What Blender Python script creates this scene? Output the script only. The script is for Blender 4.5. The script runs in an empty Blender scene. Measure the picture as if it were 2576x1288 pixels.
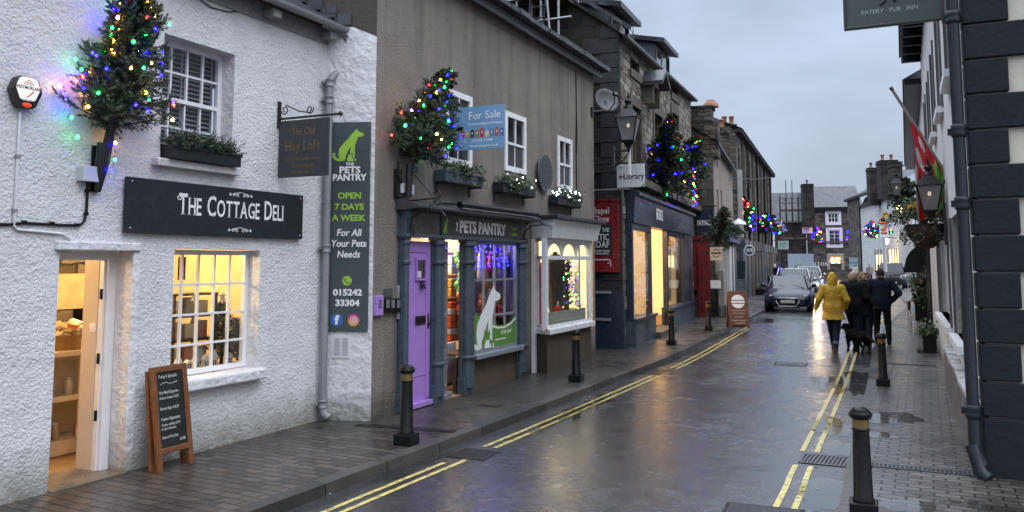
import bpy, math, random
import numpy as np
from mathutils import Vector, Matrix, noise
sc = bpy.context.scene
COL = sc.collection
RAD = math.radians
# ---------------------------------------------------------------- camera, world, sun, exposure
F = 2100.0; CX = 1288.0; HY = 660.0; PITCH = RAD(5.5); EYE = 1.95
PY = HY - F * math.tan(PITCH)
YAW = math.atan((2283 - 1288) * math.cos(PITCH) / F)
cy_, sy_ = math.cos(YAW), math.sin(YAW)
cp_, sp_ = math.cos(PITCH), math.sin(PITCH)
R_ = Vector((cy_, sy_, 0)); FW = Vector((-sy_ * cp_, cy_ * cp_, sp_)); UP = Vector((sy_ * sp_, -cy_ * sp_, cp_))
FH = Vector((-sy_, cy_, 0))
CAMP = Vector((0, 0, EYE))
cd = bpy.data.cameras.new('camera'); cam = bpy.data.objects.new('camera', cd); COL.objects.link(cam)
cam.matrix_world = Matrix(((R_.x, UP.x, -FW.x, 0), (R_.y, UP.y, -FW.y, 0), (R_.z, UP.z, -FW.z, EYE), (0, 0, 0, 1)))
cd.sensor_width = 36; cd.lens = F / 2576 * 36; cd.shift_y = (PY - 644) / 2576; cd.clip_end = 2000
sc.camera = cam
w = bpy.data.worlds.new('World'); sc.world = w; w.use_nodes = True
nt = w.node_tree; nt.nodes.clear()
def N(t, ty, **k):
    n = t.nodes.new(ty)
    for a, b in k.items(): setattr(n, a, b)
    return n
wo = N(nt, 'ShaderNodeOutputWorld'); bg = N(nt, 'ShaderNodeBackground'); bg.inputs[1].default_value = 0.1
sky = N(nt, 'ShaderNodeTexSky'); sky.sky_type = 'NISHITA'; sky.sun_disc = False
sky.sun_elevation = RAD(25); sky.sun_rotation = RAD(120); sky.air_density = 2.0; sky.dust_density = 3.0
tc = N(nt, 'ShaderNodeTexCoord'); sep = N(nt, 'ShaderNodeSeparateXYZ')
nt.links.new(tc.outputs['Generated'], sep.inputs[0])
rampz = N(nt, 'ShaderNodeValToRGB')   # overcast: the zenith is about three times as bright as the horizon
e = rampz.color_ramp.elements
e[0].position = 0.0; e[0].color = (3.85, 4.55, 5.8, 1)
e[1].position = 1.0; e[1].color = (27.0, 29.5, 33.5, 1)
e2 = rampz.color_ramp.elements.new(0.3); e2.color = (3.65, 4.35, 5.6, 1)
nt.links.new(sep.outputs[2], rampz.inputs[0])
mp = N(nt, 'ShaderNodeMapping'); mp.inputs['Scale'].default_value = (1.0, 1.0, 2.6)
nz = N(nt, 'ShaderNodeTexNoise'); nz.inputs['Scale'].default_value = 2.6; nz.inputs['Detail'].default_value = 7; nz.inputs['Roughness'].default_value = .55
nt.links.new(tc.outputs['Generated'], mp.inputs[0]); nt.links.new(mp.outputs[0], nz.inputs['Vector'])
mr = N(nt, 'ShaderNodeMapRange'); mr.inputs[1].default_value = .3; mr.inputs[2].default_value = .7; mr.inputs[3].default_value = .79; mr.inputs[4].default_value = 1.19
nt.links.new(nz.outputs[0], mr.inputs[0])
vm = N(nt, 'ShaderNodeVectorMath', operation='SCALE'); nt.links.new(rampz.outputs[0], vm.inputs[0]); nt.links.new(mr.outputs[0], vm.inputs['Scale'])
mx = N(nt, 'ShaderNodeMixRGB'); mx.inputs[0].default_value = .94
nt.links.new(sky.outputs[0], mx.inputs[1]); nt.links.new(vm.outputs[0], mx.inputs[2])
nt.links.new(mx.outputs[0], bg.inputs[0]); nt.links.new(bg.outputs[0], wo.inputs[0])
sd = bpy.data.lights.new('sun', 'SUN'); sd.energy = 0.5; sd.angle = RAD(40); sd.color = (1, .97, .93)
so = bpy.data.objects.new('sun', sd); COL.objects.link(so); so.rotation_euler = (RAD(40), 0, RAD(70))
sc.view_settings.view_transform = 'Standard'; sc.view_settings.look = 'None'; sc.view_settings.exposure = 0.52; sc.view_settings.gamma = 1.0
sc.render.engine = 'CYCLES'; sc.cycles.use_denoising = True
sc.cycles.max_bounces = 7; sc.cycles.transparent_max_bounces = 12; sc.cycles.sample_clamp_indirect = 4.0
sc.cycles.caustics_reflective = False; sc.cycles.caustics_refractive = False

# ---------------------------------------------------------------- rays from the photograph's pixels (2576 x 1288 reading) onto real planes
def ray(px, py): return FW + R_ * ((px - CX) / F) - UP * ((py - PY) / F)
def gp(px, py, h=0.1):
    d = ray(px, py); t = (h - EYE) / d.z; return Vector((d.x * t, d.y * t, h))
def dp(px, py, D):
    d = ray(px, py); return CAMP + d * (D / d.dot(FH))
class Wall:
    def __init__(s, p0, p1):
        s.o = Vector((p0[0], p0[1], 0)); s.u = (Vector((p1[0], p1[1], 0)) - s.o); s.L = s.u.length; s.u.normalize()
        s.i = Vector((-s.u.y, s.u.x, 0))
        s.M = Matrix(((s.u.x, s.i.x, 0, s.o.x), (s.u.y, s.i.y, 0, s.o.y), (0, 0, 1, 0), (0, 0, 0, 1)))
    def uv(s, px, py, y=0):
        d = ray(px, py); o = s.o + s.i * y
        t = (o - CAMP).dot(s.i) / d.dot(s.i); p = CAMP + d * t
        return (p - s.o).dot(s.u), p.z
    def rect(s, x0, y0, x1, y1, y=0):
        a = s.uv(x0, y0, y); b = s.uv(x1, y1, y); return a[0], b[0], b[1], a[1]
    def at(s, u=0, y=0, z=0): return s.M @ Matrix.Translation((u, y, z))

# ---------------------------------------------------------------- materials
MATS = {}
def newmat(name):
    m = bpy.data.materials.new(name); m.use_nodes = True; MATS[name] = m
    t = m.node_tree; p = t.nodes['Principled BSDF']; return m, t, p
def L(t, a, b): t.links.new(a, b)
def coords(t, scale=(1, 1, 1), swz=None, kind='Object'):
    c = N(t, 'ShaderNodeTexCoord'); o = c.outputs[kind]
    if swz == 'xz':
        s = N(t, 'ShaderNodeSeparateXYZ'); k = N(t, 'ShaderNodeCombineXYZ'); L(t, o, s.inputs[0]); L(t, s.outputs[0], k.inputs[0]); L(t, s.outputs[2], k.inputs[1]); L(t, s.outputs[1], k.inputs[2]); o = k.outputs[0]
    mpn = N(t, 'ShaderNodeMapping'); mpn.inputs['Scale'].default_value = scale; L(t, o, mpn.inputs[0]); return mpn.outputs[0]
def tnoise(t, v, sc_, det=4, rough=.55):
    n = N(t, 'ShaderNodeTexNoise'); n.inputs['Scale'].default_value = sc_; n.inputs['Detail'].default_value = det; n.inputs['Roughness'].default_value = rough
    L(t, v, n.inputs['Vector']); return n.outputs[0]
def ramp(t, v, stops):
    r = N(t, 'ShaderNodeValToRGB'); el = r.color_ramp.elements
    while len(el) < len(stops): el.new(.5)
    for q, (p, c) in zip(el, stops): q.position = p; q.color = (c[0], c[1], c[2], 1) if hasattr(c, '__len__') else (c, c, c, 1)
    L(t, v, r.inputs[0]); return r.outputs[0]
def bump(t, p, h, dist, strength=1.0, prev=None):
    b = N(t, 'ShaderNodeBump'); b.inputs['Strength'].default_value = strength; b.inputs['Distance'].default_value = dist
    L(t, h, b.inputs['Height'])
    if prev is not None: L(t, prev, b.inputs['Normal'])
    L(t, b.outputs[0], p.inputs['Normal']); return b.outputs[0]
def mixc(t, f, a, b, mode='MIX'):
    m = N(t, 'ShaderNodeMixRGB', blend_type=mode)
    for k, x in ((0, f), (1, a), (2, b)):
        if hasattr(x, 'is_linked'): L(t, x, m.inputs[k])
        elif k == 0: m.inputs[0].default_value = x
        else: m.inputs[k].default_value = (x[0], x[1], x[2], 1)
    return m.outputs[0]
def dk(c, f): return tuple(x * f for x in c[:3])
def pm(name, col, rough=.55, var=.25, vs=6, bmp=0.0, bs=60, metal=0.0, spec=.5, coat=0, col2=None, rvar=.15):
    if name in MATS: return MATS[name]
    m, t, p = newmat(name); v = coords(t)
    n = tnoise(t, v, vs, 5, .6)
    L(t, ramp(t, n, [(.3, dk(col, 1 - var)), (.7, col2 or dk(col, 1 + var * .6))]), p.inputs['Base Color'])
    L(t, ramp(t, tnoise(t, v, vs * 2.3, 4), [(.3, max(.03, rough - rvar)), (.7, min(1, rough + rvar))]), p.inputs['Roughness'])
    p.inputs['Metallic'].default_value = metal; p.inputs['Specular IOR Level'].default_value = spec
    if coat: p.inputs['Coat Weight'].default_value = coat; p.inputs['Coat Roughness'].default_value = .06
    if bmp: bump(t, p, tnoise(t, v, bs, 4), bmp)
    return m
def emi(name, col, st):
    if name in MATS: return MATS[name]
    m, t, p = newmat(name); p.inputs['Base Color'].default_value = (*dk(col, .5), 1); p.inputs['Emission Color'].default_value = (*col, 1); p.inputs['Emission Strength'].default_value = st; return m
def glassmat(name, tint=(.9, .93, .95), f0=.045, rough=.01):
    m, t, p = newmat(name); t.nodes.remove(p); out = [n for n in t.nodes if n.type == 'OUTPUT_MATERIAL'][0]
    tr = N(t, 'ShaderNodeBsdfTransparent'); tr.inputs[0].default_value = (*tint, 1)
    g = N(t, 'ShaderNodeBsdfGlossy'); g.inputs['Roughness'].default_value = rough
    ge = N(t, 'ShaderNodeNewGeometry'); dt = N(t, 'ShaderNodeVectorMath', operation='DOT_PRODUCT'); L(t, ge.outputs['Incoming'], dt.inputs[0]); L(t, ge.outputs['Normal'], dt.inputs[1])
    ab_ = N(t, 'ShaderNodeMath', operation='ABSOLUTE'); L(t, dt.outputs['Value'], ab_.inputs[0]); om = N(t, 'ShaderNodeMath', operation='SUBTRACT', use_clamp=True); om.inputs[0].default_value = 1; L(t, ab_.outputs[0], om.inputs[1])
    pw = N(t, 'ShaderNodeMath', operation='POWER'); pw.inputs[1].default_value = 5; L(t, om.outputs[0], pw.inputs[0]); ma = N(t, 'ShaderNodeMath', operation='MULTIPLY_ADD'); ma.inputs[1].default_value = 1 - f0; ma.inputs[2].default_value = f0; L(t, pw.outputs[0], ma.inputs[0])
    ms = N(t, 'ShaderNodeMixShader'); L(t, ma.outputs[0], ms.inputs[0]); L(t, tr.outputs[0], ms.inputs[1]); L(t, g.outputs[0], ms.inputs[2]); L(t, ms.outputs[0], out.inputs[0]); return m
def roughcast(name, col, scale, dist, stain, blotch=.12, dirt=None, speck=.05):
    m, t, p = newmat(name); v = coords(t)
    vo = N(t, 'ShaderNodeTexVoronoi', feature='SMOOTH_F1'); vo.inputs['Scale'].default_value = scale; vo.inputs['Smoothness'].default_value = .6
    wv = N(t, 'ShaderNodeVectorMath', operation='ADD'); nn = N(t, 'ShaderNodeTexNoise'); nn.inputs['Scale'].default_value = scale * .7; L(t, v, nn.inputs['Vector'])
    sv = N(t, 'ShaderNodeVectorMath', operation='SCALE'); sv.inputs['Scale'].default_value = 2.2 / scale; L(t, nn.outputs[1], sv.inputs[0]); L(t, v, wv.inputs[0]); L(t, sv.outputs[0], wv.inputs[1]); L(t, wv.outputs[0], vo.inputs['Vector'])
    hgt = mixc(t, .62, vo.outputs['Distance'], tnoise(t, v, scale * 1.1, 6, .7))
    c = ramp(t, tnoise(t, v, 1.1, 6, .65), [(.3, dk(col, 1 - blotch)), (.65, col)])
    if stain:
        vs_ = coords(t, (3.2, 3.2, .35)); s_ = ramp(t, tnoise(t, vs_, 1.0, 5, .6), [(.46, 0), (.7, 1)])
        c = mixc(t, s_, c, dk(col, 1 - stain))
    if dirt:   # splash-back dirt and green at the foot of the wall
        sp = N(t, 'ShaderNodeSeparateXYZ'); L(t, v, sp.inputs[0]); add = N(t, 'ShaderNodeMath', operation='ADD'); mu = N(t, 'ShaderNodeMath', operation='MULTIPLY'); mu.inputs[1].default_value = .55
        L(t, tnoise(t, v, 6, 5, .7), mu.inputs[0]); L(t, sp.outputs[2], add.inputs[0]); L(t, mu.outputs[0], add.inputs[1])
        mrn = N(t, 'ShaderNodeMapRange'); mrn.inputs[1].default_value = .34; mrn.inputs[2].default_value = .8; mrn.inputs[3].default_value = .9; mrn.inputs[4].default_value = 0; L(t, add.outputs[0], mrn.inputs[0]); c = mixc(t, mrn.outputs[0], c, dirt)
    c = mixc(t, 1.0, c, ramp(t, tnoise(t, v, scale * 1.6, 3, .7), [(.3, 1 - speck), (.7, 1 + speck * .7)]), 'MULTIPLY')
    L(t, c, p.inputs['Base Color']); p.inputs['Roughness'].default_value = .8; p.inputs['Specular IOR Level'].default_value = .25
    nb_ = bump(t, p, tnoise(t, v, 3.2, 3), dist * 1.2); bump(t, p, hgt, dist, prev=nb_); return m
def masonry(name, cols, mortar, bw, bh, msize=.012, dist=.02, rough=.75, offs=.5, warp=.02, spec=.3, swz='xz'):
    m, t, p = newmat(name); v = coords(t, swz=swz)
    sv = N(t, 'ShaderNodeVectorMath', operation='SCALE'); sv.inputs['Scale'].default_value = warp; nn = N(t, 'ShaderNodeTexNoise'); nn.inputs['Scale'].default_value = 4; L(t, v, nn.inputs['Vector']); L(t, nn.outputs[1], sv.inputs[0])
    ad = N(t, 'ShaderNodeVectorMath', operation='ADD'); L(t, v, ad.inputs[0]); L(t, sv.outputs[0], ad.inputs[1])
    b = N(t, 'ShaderNodeTexBrick'); b.offset = offs; b.inputs['Scale'].default_value = 1; b.inputs['Brick Width'].default_value = bw; b.inputs['Row Height'].default_value = bh; b.inputs['Mortar Size'].default_value = msize; b.inputs['Mortar Smooth'].default_value = .3; b.inputs['Bias'].default_value = 0
    L(t, ad.outputs[0], b.inputs['Vector']); b.inputs['Color1'].default_value = (0, 0, 0, 1); b.inputs['Color2'].default_value = (1, 1, 1, 1); b.inputs['Mortar'].default_value = (.5, .5, .5, 1)
    k = len(cols); cr = ramp(t, mixc(t, .45, b.outputs['Color'], tnoise(t, v, 2.2, 5, .7)), [(.22 + .56 * i / (k - 1), c) for i, c in enumerate(cols)])
    cr = mixc(t, ramp(t, tnoise(t, v, 14, 5, .7), [(.35, .0), (.75, .45)]), cr, dk(cols[0], .7))
    L(t, mixc(t, b.outputs['Fac'], cr, mortar), p.inputs['Base Color']); p.inputs['Roughness'].default_value = rough; p.inputs['Specular IOR Level'].default_value = spec
    inv = N(t, 'ShaderNodeMath', operation='SUBTRACT'); inv.inputs[0].default_value = 1; L(t, b.outputs['Fac'], inv.inputs[1])
    bn = bump(t, p, tnoise(t, v, 25, 5, .65), dist * .6)
    bump(t, p, inv.outputs[0], dist, prev=bn); return m

WHITE = pm('white_paint', (.72, .72, .74), .4, .08, 5); WHITE2 = pm('white_gloss', (.78, .78, .79), .25, .06, 4)
BLACK = pm('black_paint', (.006, .006, .007), .35, .3, 20, .002, 40, spec=.25)
IRON = pm('iron', (.012, .012, .013), .35, .3, 15); GREYPIPE = pm('grey_pipe', (.23, .235, .25), .35, .12, 5)
SLATEPAINT = pm('slate_blue_paint', (.055, .075, .095), .35, .2, 6); NAVY = pm('navy_paint', (.018, .028, .05), .35, .2, 6)
PURPLE = pm('lilac_paint', (.36, .2, .56), .4, .08, 4, .001, 90); GOLD = pm('gold_paint', (.42, .3, .1), .35, .25, 20)
SIGNBLK = pm('sign_black', (.01, .014, .02), .45, .2, 8); SIGNSLATE = pm('sign_slate', (.05, .065, .07), .4, .1, 5)
LETW = pm('letter_white', (.78, .78, .78), .5, .04, 5); LETGOLD = pm('letter_bronze', (.17, .1, .04), .5, .3, 20); LETGREEN = pm('letter_green', (.3, .5, .05), .5, .05, 5)
WOOD = pm('stained_wood', (.17, .065, .025), .35, .35, 12); WOODL = pm('pale_wood', (.45, .32, .18), .5, .25, 12)
REDP = pm('red_paint', (.21, .014, .017), .3, .15, 5); SLATE = masonry('slate_roof', [(.03, .033, .04), (.055, .058, .068), (.08, .085, .095)], (.015, .015, .018), .28, .2, .008, .01, .4)
DARKGLASS = pm('dark_glass', (.012, .014, .018), .05, .2, 1, spec=.8, rvar=.03); GLASS = glassmat('clear_glass')
BRONZE = pm('brass_band', (.2, .13, .04), .45, .4, 20, metal=.3); STEEL = pm('steel', (.35, .36, .38), .35, .2, 10, metal=.8); TERRA = pm('terracotta', (.3, .14, .08), .7, .2, 6)
GREYPL = pm('grey_plastic', (.5, .51, .54), .4, .06, 4)
BLIND = pm('blind_slats', (.32, .33, .35), .5, .1, 4)
# ---------------------------------------------------------------- mesh builder
class MB:
    def __init__(s): s.v = []; s.f = []; s.m = []; s.sm = []; s.mats = []; s.T = None
    def mi(s, m):
        if m not in s.mats: s.mats.append(m)
        return s.mats.index(m)
    def add(s, vs, fs, m, smooth=False):
        b = len(s.v); k = s.mi(m)
        s.v += [tuple(s.T @ Vector(q)) for q in vs] if s.T is not None else [tuple(q) for q in vs]
        for f in fs: s.f.append(tuple(i + b for i in f)); s.m.append(k); s.sm.append(smooth)
        return s
    def poly(s, pts, m): return s.add(pts, [tuple(range(len(pts)))], m)
    def box(s, x0, x1, y0, y1, z0, z1, m):
        if x0 > x1: x0, x1 = x1, x0
        if y0 > y1: y0, y1 = y1, y0
        if z0 > z1: z0, z1 = z1, z0
        return s.add([(x0, y0, z0), (x1, y0, z0), (x1, y1, z0), (x0, y1, z0), (x0, y0, z1), (x1, y0, z1), (x1, y1, z1), (x0, y1, z1)],
                     [(0, 3, 2, 1), (4, 5, 6, 7), (0, 1, 5, 4), (1, 2, 6, 5), (2, 3, 7, 6), (3, 0, 4, 7)], m)
    def prism(s, pts, y0, y1, m, ax='y'):   # polygon in the x-z plane (ax y), y-z plane (ax x) or x-y plane (ax z), pushed along ax
        f = {'y': lambda a, b, c: (a, c, b), 'x': lambda a, b, c: (c, a, b), 'z': lambda a, b, c: (a, b, c)}[ax]
        n = len(pts); vs = [f(a, b, y0) for a, b in pts] + [f(a, b, y1) for a, b in pts]
        fs = [tuple(range(n)), tuple(range(2 * n - 1, n - 1, -1))] + [(i, i + n, (i + 1) % n + n, (i + 1) % n) for i in range(n)]
        return s.add(vs, fs, m)
    def tube(s, pts, r, m, n=8, closed=False):
        P = [Vector(p) for p in pts]; K = len(P); rs = r if hasattr(r, '__len__') else [r] * K; vs = []; fs = []
        prev = None
        for i, p in enumerate(P):
            d = (P[(i + 1) % K] - P[i - 1]) if closed else (P[min(i + 1, K - 1)] - P[max(i - 1, 0)])
            if d.length < 1e-9: d = Vector((0, 0, 1))
            d.normalize()
            a = prev if prev is not None else (Vector((0, 0, 1)) if abs(d.z) < .9 else Vector((1, 0, 0)))
            x = a - d * a.dot(d)
            if x.length < 1e-6: x = d.orthogonal()
            x.normalize(); y = d.cross(x); prev = x
            for k in range(n):
                t = 2 * math.pi * k / n; vs.append(p + (x * math.cos(t) + y * math.sin(t)) * rs[i])
        for i in range(K if closed else K - 1):
            j = (i + 1) % K
            for k in range(n): k2 = (k + 1) % n; fs.append((i * n + k, i * n + k2, j * n + k2, j * n + k))
        s.add(vs, fs, m, True)
        if not closed: s.add(vs[:n], [tuple(range(n - 1, -1, -1))], m); s.add(vs[-n:], [tuple(range(n))], m)
        return s
    def lathe(s, prof, m, c=(0, 0, 0), n=20, ax='z', smooth=True):
        vs = []; fs = []
        for r, z in prof:
            for k in range(n):
                t = 2 * math.pi * k / n; a, b = r * math.cos(t), r * math.sin(t)
                q = (a, b, z) if ax == 'z' else ((a, z, b) if ax == 'y' else (z, a, b)); vs.append((q[0] + c[0], q[1] + c[1], q[2] + c[2]))
        for i in range(len(prof) - 1):
            for k in range(n): k2 = (k + 1) % n; fs.append((i * n + k, i * n + k2, (i + 1) * n + k2, (i + 1) * n + k))
        s.add(vs, fs, m, smooth)
        for b in (vs[:n], vs[-n:]): s.add(b, [tuple(range(n))], m)
        return s
    def ball(s, c, r, m, n=10, sc_=(1, 1, 1)):
        pr = [(max(1e-4, math.sin(math.pi * i / n)) * r, -math.cos(math.pi * i / n) * r) for i in range(n + 1)]
        o = s.T; s.T = (o or Matrix()) @ Matrix.Translation(c) @ Matrix.Diagonal((*sc_, 1)); s.lathe(pr, m, n=n + 4); s.T = o; return s
    def wall(s, u0, u1, z0, z1, holes, m, y=0, depth=.18, rm=None):
        us = sorted({u0, u1, *[h[0] for h in holes], *[h[1] for h in holes]}); zs = sorted({z0, z1, *[h[2] for h in holes], *[h[3] for h in holes]})
        us = [x for x in us if u0 <= x <= u1]; zs = [x for x in zs if z0 <= x <= z1]
        for a, b in zip(us, us[1:]):
            for c, d in zip(zs, zs[1:]):
                if not any(h[0] < (a + b) / 2 < h[1] and h[2] < (c + d) / 2 < h[3] for h in holes): s.poly([(a, y, c), (b, y, c), (b, y, d), (a, y, d)], m)
        for a, b, c, d in [h[:4] for h in holes]:
            k = rm or m; c = max(c, z0); Y = y + depth
            s.poly([(a, y, c), (a, y, d), (a, Y, d), (a, Y, c)], k); s.poly([(b, y, d), (b, y, c), (b, Y, c), (b, Y, d)], k)
            s.poly([(a, y, d), (b, y, d), (b, Y, d), (a, Y, d)], k); s.poly([(b, y, c), (a, y, c), (a, Y, c), (b, Y, c)], k)
        return s
    def text(s, st, x, z, size, m, y=0, sx=1, al='CENTER', bold=0, dep=.003, serif=0, shear=0, rot=0, sp=1.0):
        # lettering standing in the x-z plane, reading along +x, facing -y
        for X, Z, vs, fs in glyphs(st, size, sx, al, bold, dep, serif, shear, sp):
            cr, sr = math.cos(rot), math.sin(rot)
            s.add([(x + (X + a) * cr - (Z + b) * sr, y - c, z + (X + a) * sr + (Z + b) * cr) for a, b, c in vs], fs, m)
        return s
    def build(s, name, parent=None, M=None, bev=0, sub=0, **k):
        me = bpy.data.meshes.new(name); me.from_pydata(s.v, [], s.f)
        for m in s.mats: me.materials.append(m)
        me.polygons.foreach_set('material_index', s.m); me.polygons.foreach_set('use_smooth', s.sm); me.update()
        o = bpy.data.objects.new(name, me); COL.objects.link(o)
        if parent is not None: o.parent = parent
        if M is not None: o.matrix_basis = M
        if bev:
            b = o.modifiers.new('bevel', 'BEVEL'); b.width = bev; b.segments = 2; b.limit_method = 'ANGLE'; b.angle_limit = RAD(40)
        if sub: sb = o.modifiers.new('sub', 'SUBSURF'); sb.levels = sub; sb.render_levels = sub
        for a, c in k.items(): o[a] = c
        return o
GC = {}
def glyph_mesh(st, bold):
    if (st, bold) in GC: return GC[(st, bold)]
    cu = bpy.data.curves.new('t', 'FONT'); cu.body = st; cu.offset = bold; cu.resolution_u = 3; cu.fill_mode = 'FRONT'
    ob = bpy.data.objects.new('t', cu); me = ob.to_mesh()
    r = ([tuple(v.co) for v in me.vertices], [tuple(p.vertices) for p in me.polygons]); ob.to_mesh_clear(); bpy.data.objects.remove(ob); GC[(st, bold)] = r; return r
def glyphs(st, size, sx, al, bold, dep, serif, shear, sp):
    res = []
    if serif or sp != 1.0:
        X = 0; cap = .69
        for ch in st:
            if ch == ' ': X += .26 * sx * sp; continue
            vs, fs = glyph_mesh(ch, bold)
            if not vs: continue
            x0 = min(v[0] for v in vs); x1 = max(v[0] for v in vs)
            P = [((v[0] - x0) * sx, v[1]) for v in vs]; fl = list(fs)
            if serif:
                zmax = max(v[1] for v in P)
                for zl in ((0 - bold), zmax):
                    xs = sorted(v[0] for v in P if abs(v[1] - zl) < .012)
                    seg = []
                    for q in xs:
                        if seg and q - seg[-1][1] < .13 * sx: seg[-1][1] = q
                        else: seg.append([q, q])
                    for a, b in seg:
                        if (b - a) < .03 * sx and ch not in 'AVWvwy': continue
                        if (b - a) > .3 * sx and ch in 'OCGSQocegs': continue
                        k = len(P); h = .035; e_ = .06 * sx; zz = (zl, zl + h) if zl < .2 else (zl - h, zl)
                        P += [(a - e_, zz[0]), (b + e_, zz[0]), (b + e_, zz[1]), (a - e_, zz[1])]; fl.append((k, k + 1, k + 2, k + 3))
            res.append((X, P, fl)); X += (x1 - x0) * sx + .085 * sx * sp
        wd = X
    else:
        vs, fs = glyph_mesh(st, bold); 
        if not vs: return []
        wd = max(v[0] for v in vs) * sx; res = [(0, [(v[0] * sx, v[1]) for v in vs], fs)]
    o = {'CENTER': -wd / 2, 'LEFT': 0, 'RIGHT': -wd}[al]; out = []
    for X, P, fl in res:
        n = len(P); vv = [((X + o + a + shear * b) * size, b * size, dep) for a, b in P] + [((X + o + a + shear * b) * size, b * size, 0) for a, b in P]
        ff = list(fl); cnt = {}
        for f in fl:
            for a, b in zip(f, f[1:] + f[:1]): cnt[(a, b)] = 1
        ff += [(b, a, a + n, b + n) for a, b in cnt if (b, a) not in cnt]
        out.append((0, 0, vv, ff))
    return out
def text_w(st, sx=1, bold=0): vs, _ = glyph_mesh(st, bold); return max(v[0] for v in vs) * sx
def thing(name, label, cat, M=None, group=None, kind=None):
    o = bpy.data.objects.new(name, None); COL.objects.link(o); o.empty_display_size = .1
    if M is not None: o.matrix_world = M
    return tag(o, label, cat, group, kind)
def tag(o, label=None, cat=None, group=None, kind=None):
    if label: o['label'] = label
    if cat: o['category'] = cat
    if group: o['group'] = group
    if kind: o['kind'] = kind
    return o
def kids(o): return [c for c in COL.objects if c.parent == o]
def dup(o, M=None, label=None, parent=None):
    c = o.copy(); COL.objects.link(c)
    if parent is not None: c.parent = parent
    if M is not None: c.matrix_basis = M
    if label: c['label'] = label
    for k in kids(o): dup(k, None, None, c)
    return c
def TR(x=0, y=0, z=0, rz=0, rx=0, ry=0): return Matrix.Translation((x, y, z)) @ Matrix.Rotation(rz, 4, 'Z') @ Matrix.Rotation(rx, 4, 'X') @ Matrix.Rotation(ry, 4, 'Y')
def lamp(name, p, e_, col, r=.08, parent=None):
    l = bpy.data.lights.new(name, 'POINT'); l.energy = e_ * 3.2; l.color = col; l.shadow_soft_size = r * 2
    o = bpy.data.objects.new(name, l); COL.objects.link(o); o.location = p
    if parent is not None: o.parent = parent
    return o
# ================================================================ SETTING
def wet(name, col, swz_brick=None, r0=.12, r1=.4, bmp=.004, bs=160, var=.4, joint=.006, coat=.0):
    m, t, p = newmat(name); v = coords(t)
    big = tnoise(t, v, .55, 6, .62); mid = tnoise(t, v, 3.5, 5, .65); fine = tnoise(t, v, bs, 3, .6)
    c = ramp(t, mid, [(.3, dk(col, 1 - var)), (.7, dk(col, 1 + var * .6))])
    c = mixc(t, ramp(t, fine, [(.38, 0), (.72, .75)]), c, dk(col, 2.6))
    L(t, ramp(t, mixc(t, .4, big, mid), [(.36, r0), (.62, r1)]), p.inputs['Roughness'])
    nb = None
    if swz_brick:
        bw, bh, rot = swz_brick
        mpn = N(t, 'ShaderNodeMapping'); mpn.inputs['Rotation'].default_value = (0, 0, rot); L(t, v, mpn.inputs[0])
        sv = N(t, 'ShaderNodeVectorMath', operation='SCALE'); sv.inputs['Scale'].default_value = .035; nn = N(t, 'ShaderNodeTexNoise'); nn.inputs['Scale'].default_value = 3; L(t, v, nn.inputs['Vector']); L(t, nn.outputs[1], sv.inputs[0])
        ad = N(t, 'ShaderNodeVectorMath', operation='ADD'); L(t, mpn.outputs[0], ad.inputs[0]); L(t, sv.outputs[0], ad.inputs[1])
        b = N(t, 'ShaderNodeTexBrick'); b.inputs['Scale'].default_value = 1; b.inputs['Brick Width'].default_value = bw; b.inputs['Row Height'].default_value = bh; b.inputs['Mortar Size'].default_value = joint; b.inputs['Mortar Smooth'].default_value = .4
        b.inputs['Color1'].default_value = (.55, .55, .55, 1); b.inputs['Color2'].default_value = (1.3, 1.25, 1.2, 1); b.inputs['Mortar'].default_value = (.18, .18, .18, 1)
        L(t, ad.outputs[0], b.inputs['Vector']); c = mixc(t, 1.0, c, b.outputs['Color'], 'MULTIPLY')
        inv = N(t, 'ShaderNodeMath', operation='SUBTRACT'); inv.inputs[0].default_value = 1; L(t, b.outputs['Fac'], inv.inputs[1])
        nb = bump(t, p, inv.outputs[0], .008)
        tilt = mixc(t, .5, b.outputs['Color'], tnoise(t, v, 9, 3)); nb = bump(t, p, tilt, .01, prev=nb)
    L(t, c, p.inputs['Base Color']); p.inputs['IOR'].default_value = 1.45
    nb = bump(t, p, mid, .006, prev=nb)
    if coat: p.inputs['Coat Weight'].default_value = coat; p.inputs['Coat IOR'].default_value = 1.5; L(t, ramp(t, mixc(t, .5, big, mid), [(.36, .15), (.64, .32)]), p.inputs['Coat Roughness']); L(t, nb, p.inputs['Coat Normal'])
    bump(t, p, fine, bmp, prev=nb); return m
ASPH = wet('wet_asphalt', (.024, .025, .027), r0=.15, r1=.34, bmp=.0034, bs=85, coat=.65)
PAVEL = wet('wet_pavers', (.042, .037, .034), (.22, .11, RAD(4)), .2, .45, .001, 140)
PAVER = wet('wet_setts', (.056, .05, .048), (.2, .11, RAD(1)), .2, .5, .0015, 120, joint=.008, coat=.4)
TARMAC = wet('wet_tarmac', (.032, .029, .027), None, .17, .42, .0025, 110)
FLAGS = wet('wet_flagstones', (.06, .056, .054), (.75, .55, RAD(-6)), .16, .42, .0015, 100, joint=.006)
KERB = wet('wet_kerb_stone', (.034, .033, .033), (.9, 3.0, RAD(90)), .2, .5, .002, 90)
WATER = glassmat('puddle_water', (.86, .85, .83), .08)
_t = WATER.node_tree; _b = N(_t, 'ShaderNodeBump'); _b.inputs['Distance'].default_value = .0012; L(_t, tnoise(_t, coords(_t), 9, 2), _b.inputs['Height']); L(_t, _b.outputs[0], _t.nodes['Glossy BSDF'].inputs['Normal'])
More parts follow.
